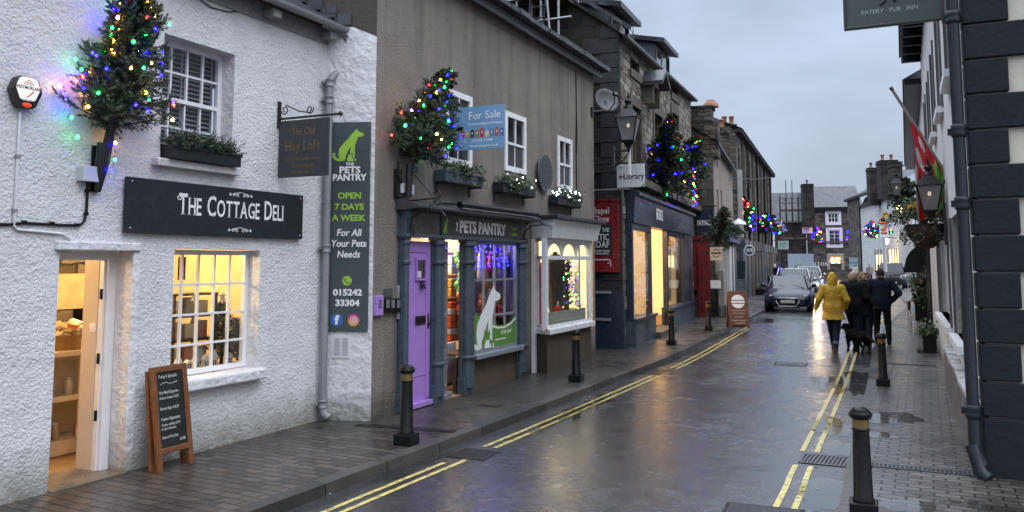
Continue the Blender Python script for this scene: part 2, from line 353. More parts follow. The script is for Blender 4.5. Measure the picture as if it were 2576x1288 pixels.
def worn_yellow():
    m, t, p = newmat('yellow_line'); v = coords(t)
    k = ramp(t, tnoise(t, v, 14, 6, .72), [(.36, 0), (.5, 1)])
    L(t, mixc(t, k, (.05, .047, .04), mixc(t, tnoise(t, v, 3, 3), (.5, .4, .12), (.62, .53, .2))), p.inputs['Base Color'])
    p.inputs['Roughness'].default_value = .3; bump(t, p, tnoise(t, v, 140, 2), .001); return m
YELLOW = worn_yellow()
def interp(pts, Y):
    for a, b in zip(pts, pts[1:]):
        if a[1] <= Y <= b[1]: k = (Y - a[1]) / (b[1] - a[1]); return a[0] + (b[0] - a[0]) * k
    return pts[-1][0] if Y > pts[-1][1] else pts[0][0]
KL = [(-4.6, -8), (-4.56, 2), (-4.5, 6), (-4.42, 9), (-4.38, 13), (-4.36, 17), (-4.62, 23), (-4.95, 30), (-5.3, 36), (-6.35, 50), (-7.5, 66), (-8.9, 84), (-12, 92)]
KR = [(-.5, -8), (-.56, 6), (-.59, 8.4), (-.61, 10.3), (-.66, 15), (-.78, 23), (-.5, 32), (-.08, 41), (-.3, 48), (-.45, 56), (-.3, 68), (-.1, 80), (1.2, 88), (6, 93)]
def smooth(pts, n=5):
    out = []
    for i in range(len(pts) - 1):
        p = [Vector(pts[max(0, min(len(pts) - 1, i + k))]) for k in (-1, 0, 1, 2)]
        for j in range(n):
            t = j / n; out.append(tuple(.5 * ((2 * p[1]) + (p[2] - p[0]) * t + (2 * p[0] - 5 * p[1] + 4 * p[2] - p[3]) * t * t + (3 * p[1] - p[0] - 3 * p[2] + p[3]) * t ** 3)))
    return out + [tuple(pts[-1])]
KLs, KRs = smooth(KL), smooth(KR)
def strip(mb, A, B, za, zb, m):
    n = len(A); return mb.add([(*a[:2], za) for a in A] + [(*b[:2], zb) for b in B], [(i, i + n, i + n + 1, i + 1) for i in range(n - 1)], m)
def offs(pts, d):
    out = []
    for i, p in enumerate(pts):
        a = Vector(pts[max(0, i - 1)][:2]); b = Vector(pts[min(len(pts) - 1, i + 1)][:2]); t = (b - a).normalized(); out.append((p[0] - t.y * d, p[1] + t.x * d))
    return out   # d > 0: to the left of the walking direction
def struct(name, mb, M=None): return tag(mb.build(name, None, M), kind='structure')
struct('ground', MB().poly([(-300, -300, -.03), (300, -300, -.03), (300, 300, -.03), (-300, 300, -.03)], ASPH))
rd = MB(); nY = 90
for i in range(nY):
    y0 = -8 + i * 1.25; y1 = y0 + 1.25
    rd.poly([(interp(KLs, y0) - .1, y0, 0), (interp(KRs, y0) + .1, y0, 0), (interp(KRs, y1) + .1, y1, 0), (interp(KLs, y1) - .1, y1, 0)], ASPH)
rd.poly([(-40, 91, .001), (40, 91, .001), (40, 130, .001), (-40, 130, .001)], ASPH)
struct('road', rd)
HL, HR = .105, .06
kb = MB(); A = offs(KLs, .13); strip(kb, A, KLs, HL, HL - .008, KERB); strip(kb, KLs, offs(KLs, -.012), HL - .008, -.01, KERB); kerbl = struct('kerb', kb)
kb = MB(); A = offs(KRs, -.15); strip(kb, KRs, A, HR - .004, HR, KERB); strip(kb, offs(KRs, .012), KRs, -.01, HR - .004, KERB); struct('kerb', kb)
A = offs(KLs, .13); near = [p for p in A if p[1] <= 9.2]; far = [p for p in A if p[1] >= 9.0]
def slice_strip(A, xo, y0, y1, z, m, n=40):
    mb = MB(); ys = [y0 + (y1 - y0) * i / n for i in range(n + 1)]
    for a, b in zip(ys, ys[1:]): mb.poly([(xo, a, z), (interp(A, a), a, z), (interp(A, b), b, z), (xo, b, z)], m)
    return mb
struct('pavement', slice_strip(A, -7.4, -8, 8.75, HL, PAVEL)); struct('pavement', slice_strip(A, -8.0, 8.75, 19, HL, TARMAC)); struct('pavement', slice_strip(A, -16, 19, 91, HL, FLAGS))
A = offs(KRs, -.15)
struct('pavement', slice_strip(A, 2.2, -8, 26, HR, PAVER)); struct('pavement', slice_strip(A, 9, 26, 88, HR, FLAGS))
def puddle(cx, cy, rx, ry, z, seed, rot=0):
    rr = random.Random(seed); n = 56; pts = []
    for k in range(n):
        t = 2 * math.pi * k / n
        q = 1 + .55 * noise.noise((math.cos(t) * 1.3 + seed * 3.1, math.sin(t) * 1.3, seed)) + .35 * noise.noise((math.cos(t) * 4 + seed, math.sin(t) * 4, seed * 2.2))
        x, y = math.cos(t) * rx * q, math.sin(t) * ry * q; pts.append((cx + x * math.cos(rot) - y * math.sin(rot), cy + x * math.sin(rot) + y * math.cos(rot), z))
    c = (cx, cy, z); mb = MB(); mb.add([c] + pts, [(0, i + 1, (i + 1) % n + 1) for i in range(n)], WATER)
    struct('puddle', mb)
def pud(px, py, rx, ry, h, seed): g = gp(px, py, h); puddle(g.x, g.y, rx, ry, h + .0045, seed)
pud(2245, 1052, .30, .38, HR, 1); pud(2215, 1095, .16, .16, HR, 2); pud(2290, 1275, .26, .2, HR, 3); pud(2480, 1275, .32, .16, HR, 4); pud(2330, 885, .2, .5, HR, 5)
pud(2155, 960, .28, 1.6, 0, 6); pud(2090, 1075, .3, .5, 0, 7); pud(2085, 1240, .3, .45, 0, 8); pud(2060, 960, .2, .8, 0, 9); pud(2110, 1130, .16, .35, 0, 12)
pud(1915, 808, .45, 1.4, 0, 10); pud(1440, 1040, .2, 1.3, 0, 11); pud(1040, 1175, .12, .7, 0, 13); pud(1690, 900, .25, 2.0, 0, 14)
def line(K, d, wd, gaps, y1):
    mb = MB(); seg = []
    pts = smooth(K, 14); A = offs(pts, d); B = offs(pts, d + wd)
    runs = [[]]
    for a, b in zip(A, B):
        if a[1] > y1: break
        if any(g0 < a[1] < g1 for g0, g1 in gaps): runs.append([]); continue
        runs[-1].append((a, b))
    for r in runs:
        if len(r) > 1: strip(mb, [q[0] for q in r], [q[1] for q in r], .0045, .0045, YELLOW)
    return struct('yellow_line', mb)
gr = gp(2075, 1158, 0); gl = gp(1190, 1143, 0); gl2 = gp(1640, 935, 0)
for d in (.27, .40): line(KL, -d - .05, .05, [(gl.y - .25, gl.y + .25), (gl2.y - .4, gl2.y + .4), (-9, 1)], 26)
for d in (.30, .44): line(KR, d, .05, [(gr.y - .3, gr.y + .3), (-9, 1)], 40)
GRATE = pm('cast_grate', (.11, .115, .125), .35, .3, 20, .001, 60, metal=.6); PIT = pm('drain_pit', (.004, .004, .004), .8, .1, 4)
def grate(name, label, cat, c, wx, wy, nb, rz, M=GRATE, diag=0, z=0, frame=.025):
    t = thing(name, label, cat, TR(c.x, c.y, z, rz))
    MB().box(-wx / 2, wx / 2, -wy / 2, wy / 2, .002, .0045, PIT).build('pit', t)
    f = MB(); f.box(-wx / 2, wx / 2, -wy / 2, -wy / 2 + frame, .003, .009, M).box(-wx / 2, wx / 2, wy / 2 - frame, wy / 2, .003, .009, M)
    f.box(-wx / 2, -wx / 2 + frame, -wy / 2 + frame, wy / 2 - frame, .003, .0085, M).box(wx / 2 - frame, wx / 2, -wy / 2 + frame, wy / 2 - frame, .003, .0085, M); f.build('frame', t)
    b = MB()
    for i in range(nb):
        x = -wx / 2 + frame + (wx - 2 * frame) * (i + .7) / nb; hw = (wx - 2 * frame) / nb * .24
        b.poly([(x - hw - diag, -wy / 2 + frame, .008), (x + hw - diag, -wy / 2 + frame, .008), (x + hw + diag, wy / 2 - frame, .008), (x - hw + diag, wy / 2 - frame, .008)], M)
    b.build('bars', t); return t
grate('drain_grate', 'square slotted drain grate on the double yellow lines by the right kerb', 'drain grate', gr, .46, .44, 11, RAD(0), diag=.012)
grate('drain_grate', 'dark wet gully grate in the road by the left kerb', 'drain grate', gl, .42, .42, 9, RAD(2), IRON)
grate('drain_grate', 'far gully grate beside the kerb past the bay window shop', 'drain grate', gl2, .45, .7, 9, RAD(2), IRON)
ch = gp(2330, 1183, HR)
t = grate('channel_drain', 'long slotted channel drain across the brick pavement to the black corner', 'channel drain', Vector((.02, ch.y, 0)), .98, .15, 26, 0, z=HR, frame=.018)
m_ = MB(); m_.box(-.47, .47, -.008, .008, .0085, .0092, GRATE); m_.build('middle_rib', t)
cl = gp(1020, 1078, HL); grate('channel_drain', 'dark channel drain from the white wall corner to the kerb', 'channel drain', Vector((-5.15, cl.y, 0)), 1.2, .12, 24, RAD(8), IRON, z=HL, frame=.014)
cl = gp(2290, 918, HR); grate('channel_drain', 'thin channel drain crossing the right pavement beyond the second bollard', 'channel drain', Vector((-.05, cl.y, 0)), .9, .1, 20, 0, IRON, z=HR, frame=.02)
COVER = pm('cover_iron', (.03, .03, .032), .35, .35, 14, .004, 70, metal=.5)
for (px, py, wx, wy, lb) in ((1916, 1300, .6, .6, 'large square manhole cover at the bottom edge beside the yellow lines'), (1990, 916, .6, .6, 'flat manhole cover in the middle of the road'), (1232, 1021, .3, .2, 'small dark cover in the pavement before the purple door')):
    h = HL if px == 1232 else 0
    g = gp(px, py, h); t = thing('manhole_cover', lb, 'manhole cover', TR(g.x, g.y, h, RAD(3)))
    MB().box(-wx / 2, wx / 2, -wy / 2, wy / 2, .002, .0045, PIT).build('frame', t); MB().box(-wx / 2 + .03, wx / 2 - .03, -wy / 2 + .03, wy / 2 - .03, .004, .008, COVER).build('lid', t)
# ---------------------------------------------------------------- facades
COT = Wall((-6.33, 1.5), (-6.33, 8.10)); STR = Wall((-6.33, 8.10), (-5.75, 8.32)); TAN = Wall((-5.75, 8.32), (-5.80, 15.75))
FAT = Wall((-5.61, 17.44), (-6.62, 28.1)); EG = Wall((-10.2, 28.7), (-6.0, 29.2)); EF = Wall((-6.0, 29.2), (-7.45, 41.5)); LNG = Wall((-7.55, 42.3), (-9.25, 66.5))
RW = Wall((.52, 24.0), (.58, 8.7)); QF = Wall((.60, 8.70), (6.0, 8.72))
_a = dp(1960, 660, 100); _b = dp(2160, 660, 98); END = Wall(_a, _b); _a = dp(2137, 660, 88); _b = dp(2300, 660, 64); HRW = Wall(_a, _b)
# ================================================================ BUILDERS shared by several things
NEED = [pm('needles_dark', (.016, .036, .018), .55, .4, 9), pm('needles_mid', (.032, .066, .026), .55, .4, 9), pm('needles_olive', (.06, .068, .026), .6, .4, 9)]
LEAFS = [pm('leaf_dark', (.02, .045, .018), .45, .4, 9), pm('leaf_mid', (.045, .085, .03), .45, .4, 9), pm('leaf_pale', (.1, .13, .06), .5, .4, 9)]
BARK = pm('bark', (.035, .024, .018), .85, .4, 12, .004, 50)
def needle_twig(mb, rr, p, d, ln, m, nl=.035, n=14, wd=.0045):
    d = d.normalized(); a = d.orthogonal().normalized(); b = d.cross(a)
    vs = []; fs = []
    for i in range(n):
        t = (i + rr.random()) / n; an = rr.uniform(0, 6.283); q = p + d * (ln * t); rad = a * math.cos(an) + b * math.sin(an)
        tip = q + (rad * .8 + d * .75) * nl * (1.05 - .45 * t) * rr.uniform(.8, 1.2); s = d.cross(rad) * wd
        k = len(vs); vs += [q - s, q + s, tip + s * .3, tip - s * .3]; fs.append((k, k + 1, k + 2, k + 3))
    mb.add(vs, fs, m)
def fir(root, base, tip, rad, seed, nbr=70, tw=9, nn=14, nl=.035, gap=.1, wd=.0045, prof=None):
    # trunk and crown of a small cut fir, from base to tip (in the root's space); returns points near the crown surface for lamps
    rr = random.Random(seed); ax = tip - base; h = ax.length; ax.normalize(); a = ax.orthogonal().normalized(); b = ax.cross(a)
    tr = MB(); tr.tube([base + ax * (h * i / 6) for i in range(7)], [.028 * h * (1.02 - i / 6) + .003 for i in range(7)], BARK, 7); tr.build('trunk', root)
    cr = MB(); pts = []
    prof = prof or (lambda t: (1 - t) ** .85 * (1.0 if t > .08 else .75))
    for i in range(nbr):
        t = gap + (1 - gap) * (i + rr.random() * .8) / nbr; an = i * 2.4 + rr.uniform(-.5, .5); o = base + ax * (h * t)
        out = a * math.cos(an) + b * math.sin(an); ln = rad * prof(t) * rr.uniform(.62, 1.18) + .05
        up = .25 + .8 * t + rr.uniform(-.15, .25); d = (out + ax * up).normalized(); q = [o]
        for k in range(1, 5): q.append(o + d * (ln * k / 4) - Vector((0, 0, 1)) * (ln * .12 * (k / 4) ** 2))
        cr.tube(q, [.008, .007, .006, .004, .003], BARK, 4); m = NEED[min(2, int(rr.random() ** 1.4 * 3))]
        for k in range(tw):
            s = (k + .4) / tw; c = o + (q[-1] - o) * s; side = d.cross(Vector((rr.uniform(-1, 1), rr.uniform(-1, 1), rr.uniform(.3, 1)))).normalized() * (1 if k % 2 else -1)
            dd = (d * .8 + side * .9 + ax * rr.uniform(-.1, .35)); needle_twig(cr, rr, c, dd, ln * (1 - s * .6) * .42 + .03, m, nl, nn, wd)
        needle_twig(cr, rr, q[2], d, ln * .6, m, nl, nn + 4, wd); pts.append((o, q[-1], t))
    needle_twig(cr, rr, base + ax * (h * .93), ax, h * .1, NEED[1], nl, nn * 2, wd)
    cr.build('crown', root); return pts
BCOL = {'blue': (.006, .004, 1), 'red': (1, .02, .015), 'green': (.01, .8, .1), 'amber': (1, .42, .06), 'white': (.8, .9, 1)}
BST = {'blue': 52, 'red': 30, 'green': 26, 'amber': 44, 'white': 16}
BM = {}
def bulb_mesh(c, r):
    if (c, r) not in BM:
        mb = MB(); mb.lathe([(.0005, -r * 1.1), (r * .7, -r * .7), (r, 0), (r * .6, r * .8), (.0005, r * 1.3)], emi('bulb_' + c, BCOL[c], BST[c]), n=6)
        o = mb.build('bulb'); BM[(c, r)] = o.data; bpy.data.objects.remove(o)
    return BM[(c, r)]
def bulb(root, p, c, r): o = bpy.data.objects.new('bulb', bulb_mesh(c, r)); COL.objects.link(o); o.parent = root; o.location = p; return o
def light_string(label, M, pts, n, seed, r=.011, cols=('blue', 'blue', 'amber', 'green', 'red', 'blue', 'amber', 'green'), group='strings of coloured lights', lead=None, cable=True, extra=()):
    rr = random.Random(seed); t = thing('light_string', label, 'fairy lights', M, group); P = []
    order = sorted(pts, key=lambda q: q[2])
    for i in range(n):
        o, e_, tt = order[int((i + .5) * len(order) / n)]; s = rr.uniform(.7, 1.06); P.append(o + (e_ - o) * s + Vector((rr.uniform(-.02, .02), rr.uniform(-.02, .02), rr.uniform(-.02, .02))))
    if lead: P = list(lead) + P
    if cable: MB().tube(P, .0022, BLACK, 3).build('cable', t)
    for i, p in enumerate(P): bulb(t, p, rr.choice(cols), r * rr.uniform(.8, 1.15))
    for p, c in extra: bulb(t, p, c, r)
    return t
def leaves(mb, rr, c, n, spread, size, mats, up=.4):
    vs = {}; 
    for i in range(n):
        p = Vector((c[0] + rr.gauss(0, spread[0]), c[1] + rr.gauss(0, spread[1]), c[2] + abs(rr.gauss(0, spread[2])) if up else c[2] + rr.gauss(0, spread[2])))
        d = Vector((rr.gauss(0, 1), rr.gauss(0, 1), rr.gauss(up, .7))).normalized(); s = d.orthogonal().normalized() * size * rr.uniform(.28, .45); l = size * rr.uniform(.7, 1.4)
        nrm = d.cross(s).normalized() * l * .18
        mb.add([p, p + d * l * .5 + s + nrm, p + d * l, p + d * l * .5 - s + nrm], [(0, 1, 2, 3)], mats[int(rr.random() * len(mats))])
def sash(parent, u0, u1, z0, z1, y, cols, rt, rb, fr=.06, bar=.022, glass=DARKGLASS, mat=WHITE2, split=.5, th=.05, name='window', panemat=None):
    m = MB(); m.box(u0, u0 + fr, y, y + th, z0, z1, mat).box(u1 - fr, u1, y, y + th, z0, z1, mat).box(u0 + fr, u1 - fr, y, y + th - .002, z1 - fr, z1, mat).box(u0 + fr, u1 - fr, y, y + th - .002, z0, z0 + fr, mat)
    zm = z0 + (z1 - z0) * split
    for (a, b, rows, dy) in ((z0 + fr, zm - .02, rb, .018), (zm + .02, z1 - fr, rt, .0)):
        if rows < 1: continue
        for k in range(1, cols): x = u0 + fr + (u1 - u0 - 2 * fr) * k / cols; m.box(x - bar / 2, x + bar / 2, y + dy + .008, y + th + dy - .012, a, b, mat)
        for k in range(1, rows): z = a + (b - a) * k / rows; m.box(u0 + fr, u1 - fr, y + dy + .01, y + th + dy - .014, z - bar / 2, z + bar / 2, mat)
    if rt and rb: m.box(u0 + fr, u1 - fr, y + .004, y + th + .012, zm - .02, zm + .02, mat)
    o = m.build(name, parent)
    MB().box(u0 + fr * .8, u1 - fr * .8, y + th * .55, y + th * .55 + .006, z0 + fr * .8, z1 - fr * .8, glass).build('pane', o); return o
def trough(label, M, L_, w, h, seed, mats, fsize=.05, n=260, lights=0, mat=SIGNBLK, grp='planted window boxes', hang=.0, fir_=False):
    t = thing('window_box', label, 'window box', M, grp); rr = random.Random(seed)
    m = MB(); m.box(0, L_, -w, 0, 0, h, mat).box(-.012, L_ + .012, -w - .012, -w, h - .03, h + .004, mat); m.build('trough', t, bev=.006)
    f = MB()
    for i in range(n // 20):
        c = (rr.uniform(.03, L_ - .02), -w * rr.uniform(.2, 1.1), h + rr.uniform(-.03, .05))
        if fir_:
            for k in range(5): needle_twig(f, rr, Vector(c), Vector((rr.gauss(0, .8), rr.gauss(-.3, .6), rr.uniform(-.1, 1))), rr.uniform(.1, .2), NEED[int(rr.random() * 2.3)], .035, 16, .005)
        else: leaves(f, rr, c, 20, (.05, .04, .06), fsize, mats, .5)
        if hang and rr.random() < .4: leaves(f, rr, (c[0], -w - .02, h - hang * rr.random()), 12, (.03, .02, .05), fsize, mats, 0)
    f.build('foliage', t)
    for i in range(lights): bulb(t, (rr.uniform(0, L_), -w * rr.uniform(.3, 1.25), h + rr.uniform(-.03, .14)), 'white', .009)
    return t
def scroll(mb, c, r0, r1, a0, turns, m, rad=.006, plane='xz', n=28):
    P = []
    for i in range(n + 1):
        t = i / n; r = r0 + (r1 - r0) * t; a = a0 + turns * 2 * math.pi * t; x, z = math.cos(a) * r, math.sin(a) * r
        P.append((c[0] + x, c[1], c[2] + z) if plane == 'xz' else (c[0], c[1] + x, c[2] + z))
    return mb.tube(P, rad, m, 6)
def room(parent, u0, u1, y0, y1, z0, z1, m, floor=None, front=None):
    b = MB(); b.poly([(u0, y1, z0), (u1, y1, z0), (u1, y1, z1), (u0, y1, z1)], m); b.poly([(u0, y0, z0), (u0, y1, z0), (u0, y1, z1), (u0, y0, z1)], m); b.poly([(u1, y1, z0), (u1, y0, z0), (u1, y0, z1), (u1, y1, z1)], m)
    b.poly([(u0, y0, z1), (u1, y0, z1), (u1, y1, z1), (u0, y1, z1)], m); b.poly([(u0, y0, z0), (u0, y1, z0), (u1, y1, z0), (u1, y0, z0)], floor or m)
    return b.build('interior', parent)
def board(name, label, cat, M, w, h, th, mat, edge=None, group=None, bev=.004):
    t = thing(name, label, cat, M, group); b = MB().box(0, w, -th, 0, 0, h, mat); b.build('board', t, bev=bev); return t
def chimney(parent, c, w, d, h, mat, pots=2, M=None, name='chimney'):
    m = MB(); m.box(-w / 2, w / 2, -d / 2, d / 2, 0, h, mat).box(-w / 2 - .06, w / 2 + .06, -d / 2 - .06, d / 2 + .06, h - .22, h - .1, mat).box(-w / 2 - .03, w / 2 + .03, -d / 2 - .03, d / 2 + .03, h, h + .08, mat)
    o = m.build(name, parent, (M or Matrix()) @ Matrix.Translation(c))
    for i in range(pots):
        x = (i - (pots - 1) / 2) * w / max(1.4, pots); MB().lathe([(.14, 0), (.11, .1), (.12, .42), (.15, .44), (.15, .5), (.1, .5)], TERRA, (x, 0, h + .08), 10).build('chimney_pot', o)
    return o
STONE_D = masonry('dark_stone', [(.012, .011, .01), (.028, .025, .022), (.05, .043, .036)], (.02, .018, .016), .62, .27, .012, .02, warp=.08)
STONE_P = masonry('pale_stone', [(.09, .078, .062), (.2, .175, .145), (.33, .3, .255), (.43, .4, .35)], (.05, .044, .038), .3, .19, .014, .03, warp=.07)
STONE_R = masonry('rubble_stone', [(.035, .03, .026), (.1, .083, .067), (.19, .16, .13)], (.02, .018, .016), .4, .17, .014, .03, warp=.12)
STONE_B = masonry('block_stone', [(.04, .036, .032), (.1, .09, .076), (.17, .152, .128)], (.03, .027, .024), .62, .3, .012, .02, warp=.03)
DRESS = pm('dressed_stone', (.1, .085, .065), .75, .35, 5, .006, 30); QUOIN = pm('dark_quoin', (.018, .018, .02), .7, .4, 5, .006, 30)
# ================================================================ WHITE COTTAGE
WHITECAST = roughcast('white_roughcast', (.75, .75, .765), 38, .03, .1, .09, dirt=(.2, .19, .15))
WHITESMOOTH = roughcast('white_lumpy_render', (.7, .7, .72), 11, .035, .06, .1, dirt=(.16, .16, .13))
CREAMROOM = pm('cream_room', (.62, .48, .27), .7, .15, 3); FLOORW = pm('shop_floor', (.2, .13, .07), .5, .3, 4)
cot = thing('cottage', 'low white roughcast cottage shop with open doorway and small-paned window', 'building', COT.M)
T = MB()
dA = COT.uv(150, 645); dB = COT.uv(120, 1238); dC = COT.uv(340, 640)
D0, D1, DZ = dA[0], dC[0] - .02, dA[1] + .05
w0, w1, wz0, wz1 = COT.rect(452, 622, 645, 972); w0 -= .06; wz0 = .80; wz1 = 2.08
v0, v1, vz0, vz1 = COT.rect(414, 92, 582, 425); vz1 = COT.uv(582, 135)[1]; vz0 = COT.uv(582, 424)[1]
cm = MB(); cm.wall(-6, 6.6, 0, 4.72, [(D0, D1, .105, DZ), (w0, w1, wz0, wz1), (v0, v1, vz0, vz1)], WHITECAST, 0, .2, WHITESMOOTH)
cm.build('front_wall', cot)
# plaster surround of the doorway, a lip proud of the wall
m = MB(); m.box(D0 - .05, D1 + .06, -.045, .04, DZ + .002, DZ + .075, WHITESMOOTH).box(D1 - .012, D1 + .075, -.02, .0, .105, DZ, WHITESMOOTH); m.build('door_surround', cot, bev=.015)
door = MB(); fy = .2
door.box(D1 - .09, D1, fy, fy + .09, .105, DZ, WHITE).box(D0, D0 + .03, fy, fy + .09, .105, DZ, WHITE).box(D0 + .03, D1 - .09, fy, fy + .09, DZ - .08, DZ, WHITE).box(D1 - .11, D1 - .09, fy + .03, fy + .09, .105, DZ - .08, WHITE)
df = door.build('door_frame', cot, bev=.006)
m = MB()
for z in (.55, 1.05, 1.62): MB().box(D1 - .128, D1 - .11, fy + .035, fy + .055, z, z + .09, BLACK).build('hinge', df)
MB().box(D0 + .0, D1, -.06, .5, .105, .118, pm('threshold', (.12, .1, .08), .4, .3, 6)).build('threshold', cot)
PASS = pm('lobby_plaster', (.5, .46, .42), .6, .06, 3); _t = PASS.node_tree
_k = [COT.uv(203, 900, y)[0] for y in (0, 1)]; LD = (D1 - .115 - _k[0]) / (_k[1] - _k[0])
lb = MB(); lb.box(D1 - .115, D1 + .1, fy + .09, LD, .118, 2.3, PASS); lb.build('lobby_wall', cot)
m = MB(); m.box(D1 - .122, D1 - .115, LD * .62, LD * .62 + .08, 1.32, 1.4, WHITE2).box(D1 - .126, D1 - .122, LD * .62 + .025, LD * .62 + .055, 1.345, 1.375, WHITE2); m.build('light_switch', cot, bev=.002)
room(cot, 1.6, 6.3, .3, 3.4, .112, 2.34, CREAMROOM, FLOORW)
sh = MB(); sh.poly([(1.6, .299, .11), (D0, .299, .11), (D0, .299, 2.34), (1.6, .299, 2.34)], CREAMROOM); sh.build('inner_wall', cot)
for p, e_ in (((2.9, 1.3, 2.1), 15), ((4.6, 1.2, 2.15), 30), ((5.4, 1.5, 2.1), 18)): lamp('shop_lamp', p, e_, (1, .66, .3), .06, cot)
# shop window
sw = sash(cot, w0 + .0, w1 - .0, wz0 + .04, wz1 - .005, .16, 5, 4, 0, .05, .022, GLASS, split=-.02)
_sill = MB(); _sill.box(w0 - .09, w1 + .05, -.11, .2, wz0 - .08, wz0 + .03, WHITESMOOTH); _sill.build('window_sill', cot, bev=.02)
# upper window, its louvred blinds, sill
_u = sash(cot, v0 + .0, v1 - .0, vz0 + .05, vz1, .17, 4, 2, 2, .055, .02, GLASS)
m = MB(); m.box(v0, v1, .3, .31, vz0, vz1, PIT)
for i in range(26):
    z = vz0 + .05 + i * (vz1 - vz0) / 26; m.add([(v0 + .03, .262, z), (v1 - .03, .262, z), (v1 - .03, .285, z + .022), (v0 + .03, .285, z + .022)], [(0, 1, 2, 3)], BLIND)
for x in (v0 + .05, (v0 + v1) / 2, v1 - .06): m.box(x - .012, x + .012, .256, .261, vz0, vz1, BLIND)
m.build('louvre_blind', _u)
MB().box(v0 - .1, v1 + .05, -.09, .17, vz0 - .075, vz0 + .0, WHITESMOOTH).build('window_sill', cot, bev=.012)
# roof, fascia, gutter
EZ = 4.74
rf = MB(); rf.add([(-6, -.2, EZ + .1), (6.82, -.2, EZ + .1), (6.2, 3.8, EZ + 2.5), (-6, 3.8, EZ + 2.5), (-6, -.2, EZ + .06), (6.82, -.2, EZ + .06)], [(0, 1, 2, 3), (4, 5, 1, 0)], SLATE); rf.build('roof', cot)
g = MB(); g.box(-6, 6.62, -.02, .02, EZ - .14, EZ + .05, GREYPIPE)
for i in range(-6, 7): g.box(i + .45, i + .58, -.17, -.02, EZ - .1, EZ - .02, GREYPIPE)
g.build('fascia', cot)
g = MB(); pr = [(-.17 - .055 + .055 * math.cos(math.pi + math.pi * k / 8), EZ + .06 + .06 * math.sin(math.pi + math.pi * k / 8)) for k in range(9)]
g.prism(pr + [(pr[-1][0] - .008, pr[-1][1])] + [(p[0] * .99 - .001, p[1] + .008) for p in reversed(pr[1:-1])], -6, 6.68, GREYPIPE, 'x'); g.build('gutter', cot)
# downpipe with hopper
pu, pz = COT.uv(806, 600)
dpipe = thing('downpipe', 'grey downpipe with hopper head beside the tall pet shop board', 'downpipe', COT.at(pu, 0, 0))
hu = COT.uv(845, 110)[0] - pu
m = MB(); zt = COT.uv(840, 150, -.1)[1]
m.tube([(hu, -.12, zt + .12), (hu, -.12, zt - .02), (hu - .03, -.115, zt - .1), (.03, -.1, zt - .22), (0, -.09, zt - .3), (0, -.09, .22)], .042, GREYPIPE, 12); m.build('pipe', dpipe)
m = MB(); m.add([(hu - .11, -.24, zt + .27), (hu + .11, -.24, zt + .27), (hu + .11, -.02, zt + .27), (hu - .11, -.02, zt + .27), (hu - .13, -.26, zt + .3), (hu + .13, -.26, zt + .3), (hu + .13, -.0, zt + .3), (hu - .13, -.0, zt + .3), (hu - .07, -.19, zt + .1), (hu + .07, -.19, zt + .1), (hu + .07, -.05, zt + .1), (hu - .07, -.05, zt + .1)],
      [(4, 5, 1, 0), (5, 6, 2, 1), (6, 7, 3, 2), (7, 4, 0, 3), (0, 1, 9, 8), (1, 2, 10, 9), (2, 3, 11, 10), (3, 0, 8, 11), (8, 9, 10, 11), (0, 3, 2, 1)], GREYPIPE); m.build('hopper', dpipe)
for py in (170, 245, 625, 1018):
    z = COT.uv(806, py, -.09)[1]
    if py == 170: z = zt - .3
    m = MB(); m.lathe([(.048, -.05), (.054, -.045), (.054, -.03), (.048, -.025), (.048, .025), (.054, .03), (.054, .045), (.048, .05)], GREYPIPE, (0, -.09, z), 14).box(-.085, .085, -.05, -.03, z - .015, z + .015, GREYPIPE).box(-.03, .03, -.05, 0, z - .012, z + .012, GREYPIPE); m.build('bracket', dpipe)
m = MB(); m.tube([(0, -.09, .28), (0, -.1, .2), (.02, -.16, .15)], [.046, .05, .05], GREYPIPE, 12); m.build('shoe', dpipe)
sp = thing('drainpipe', 'black drainpipe rising from the hopper above the cottage gutter', 'drainpipe', COT.at(hu + pu, 0, zt))
m = MB(); m.tube([(.03, -.06, .2), (.03, -.06, 1.6)], .04, BLACK, 12); m.build('pipe', sp); m = MB(); m.lathe([(.042, 0), (.05, .01), (.05, .06), (.042, .07)], BLACK, (.03, -.06, .45), 12); m.build('collar', sp)
# ---- signboard over the window
su0, su1, sz0, sz1 = COT.rect(310, 444, 751, 602)
deli = board('shop_sign', 'long black signboard with white serif lettering over the cottage window', 'sign', COT.at(su0, -.02, sz0), su1 - su0, sz1 - sz0, .035, SIGNBLK)
W_, H_ = su1 - su0, sz1 - sz0; YY = -.037
m = MB(); zc = H_ * .39; tx = W_ * .565
def cap(st, x, size, sx=.62): m.text(st, x, zc, size, LETW, YY, sx, 'LEFT', .014, .002, serif=1)
def sw_(st, size, sx=.62): return sum(((max(v[0] for v in glyph_mesh(c, .014)[0]) - min(v[0] for v in glyph_mesh(c, .014)[0])) * sx + .085 * sx) * size for c in st)
X0 = W_ * .245; tot = sum(sw_(s, z) for s, z in (('T', .29), ('HE', .24), ('C', .3), ('OTTAGE', .24), ('D', .3), ('ELI', .24))) + .13; kx = (W_ * .868 - X0) / tot; x = X0
for st, size, gap in (('T', .29, 0), ('HE', .24, .065), ('C', .29, 0), ('OTTAGE', .24, .065), ('D', .29, 0), ('ELI', .24, 0)):
    cap(st, x, size, .62 * kx); x += sw_(st, size, .62 * kx) + gap * kx
scroll(m, (X0 + .0, YY - .001, zc + .16), .035, .012, RAD(60), -.8, LETW, .006); 
m.build('lettering', deli)
m = MB()
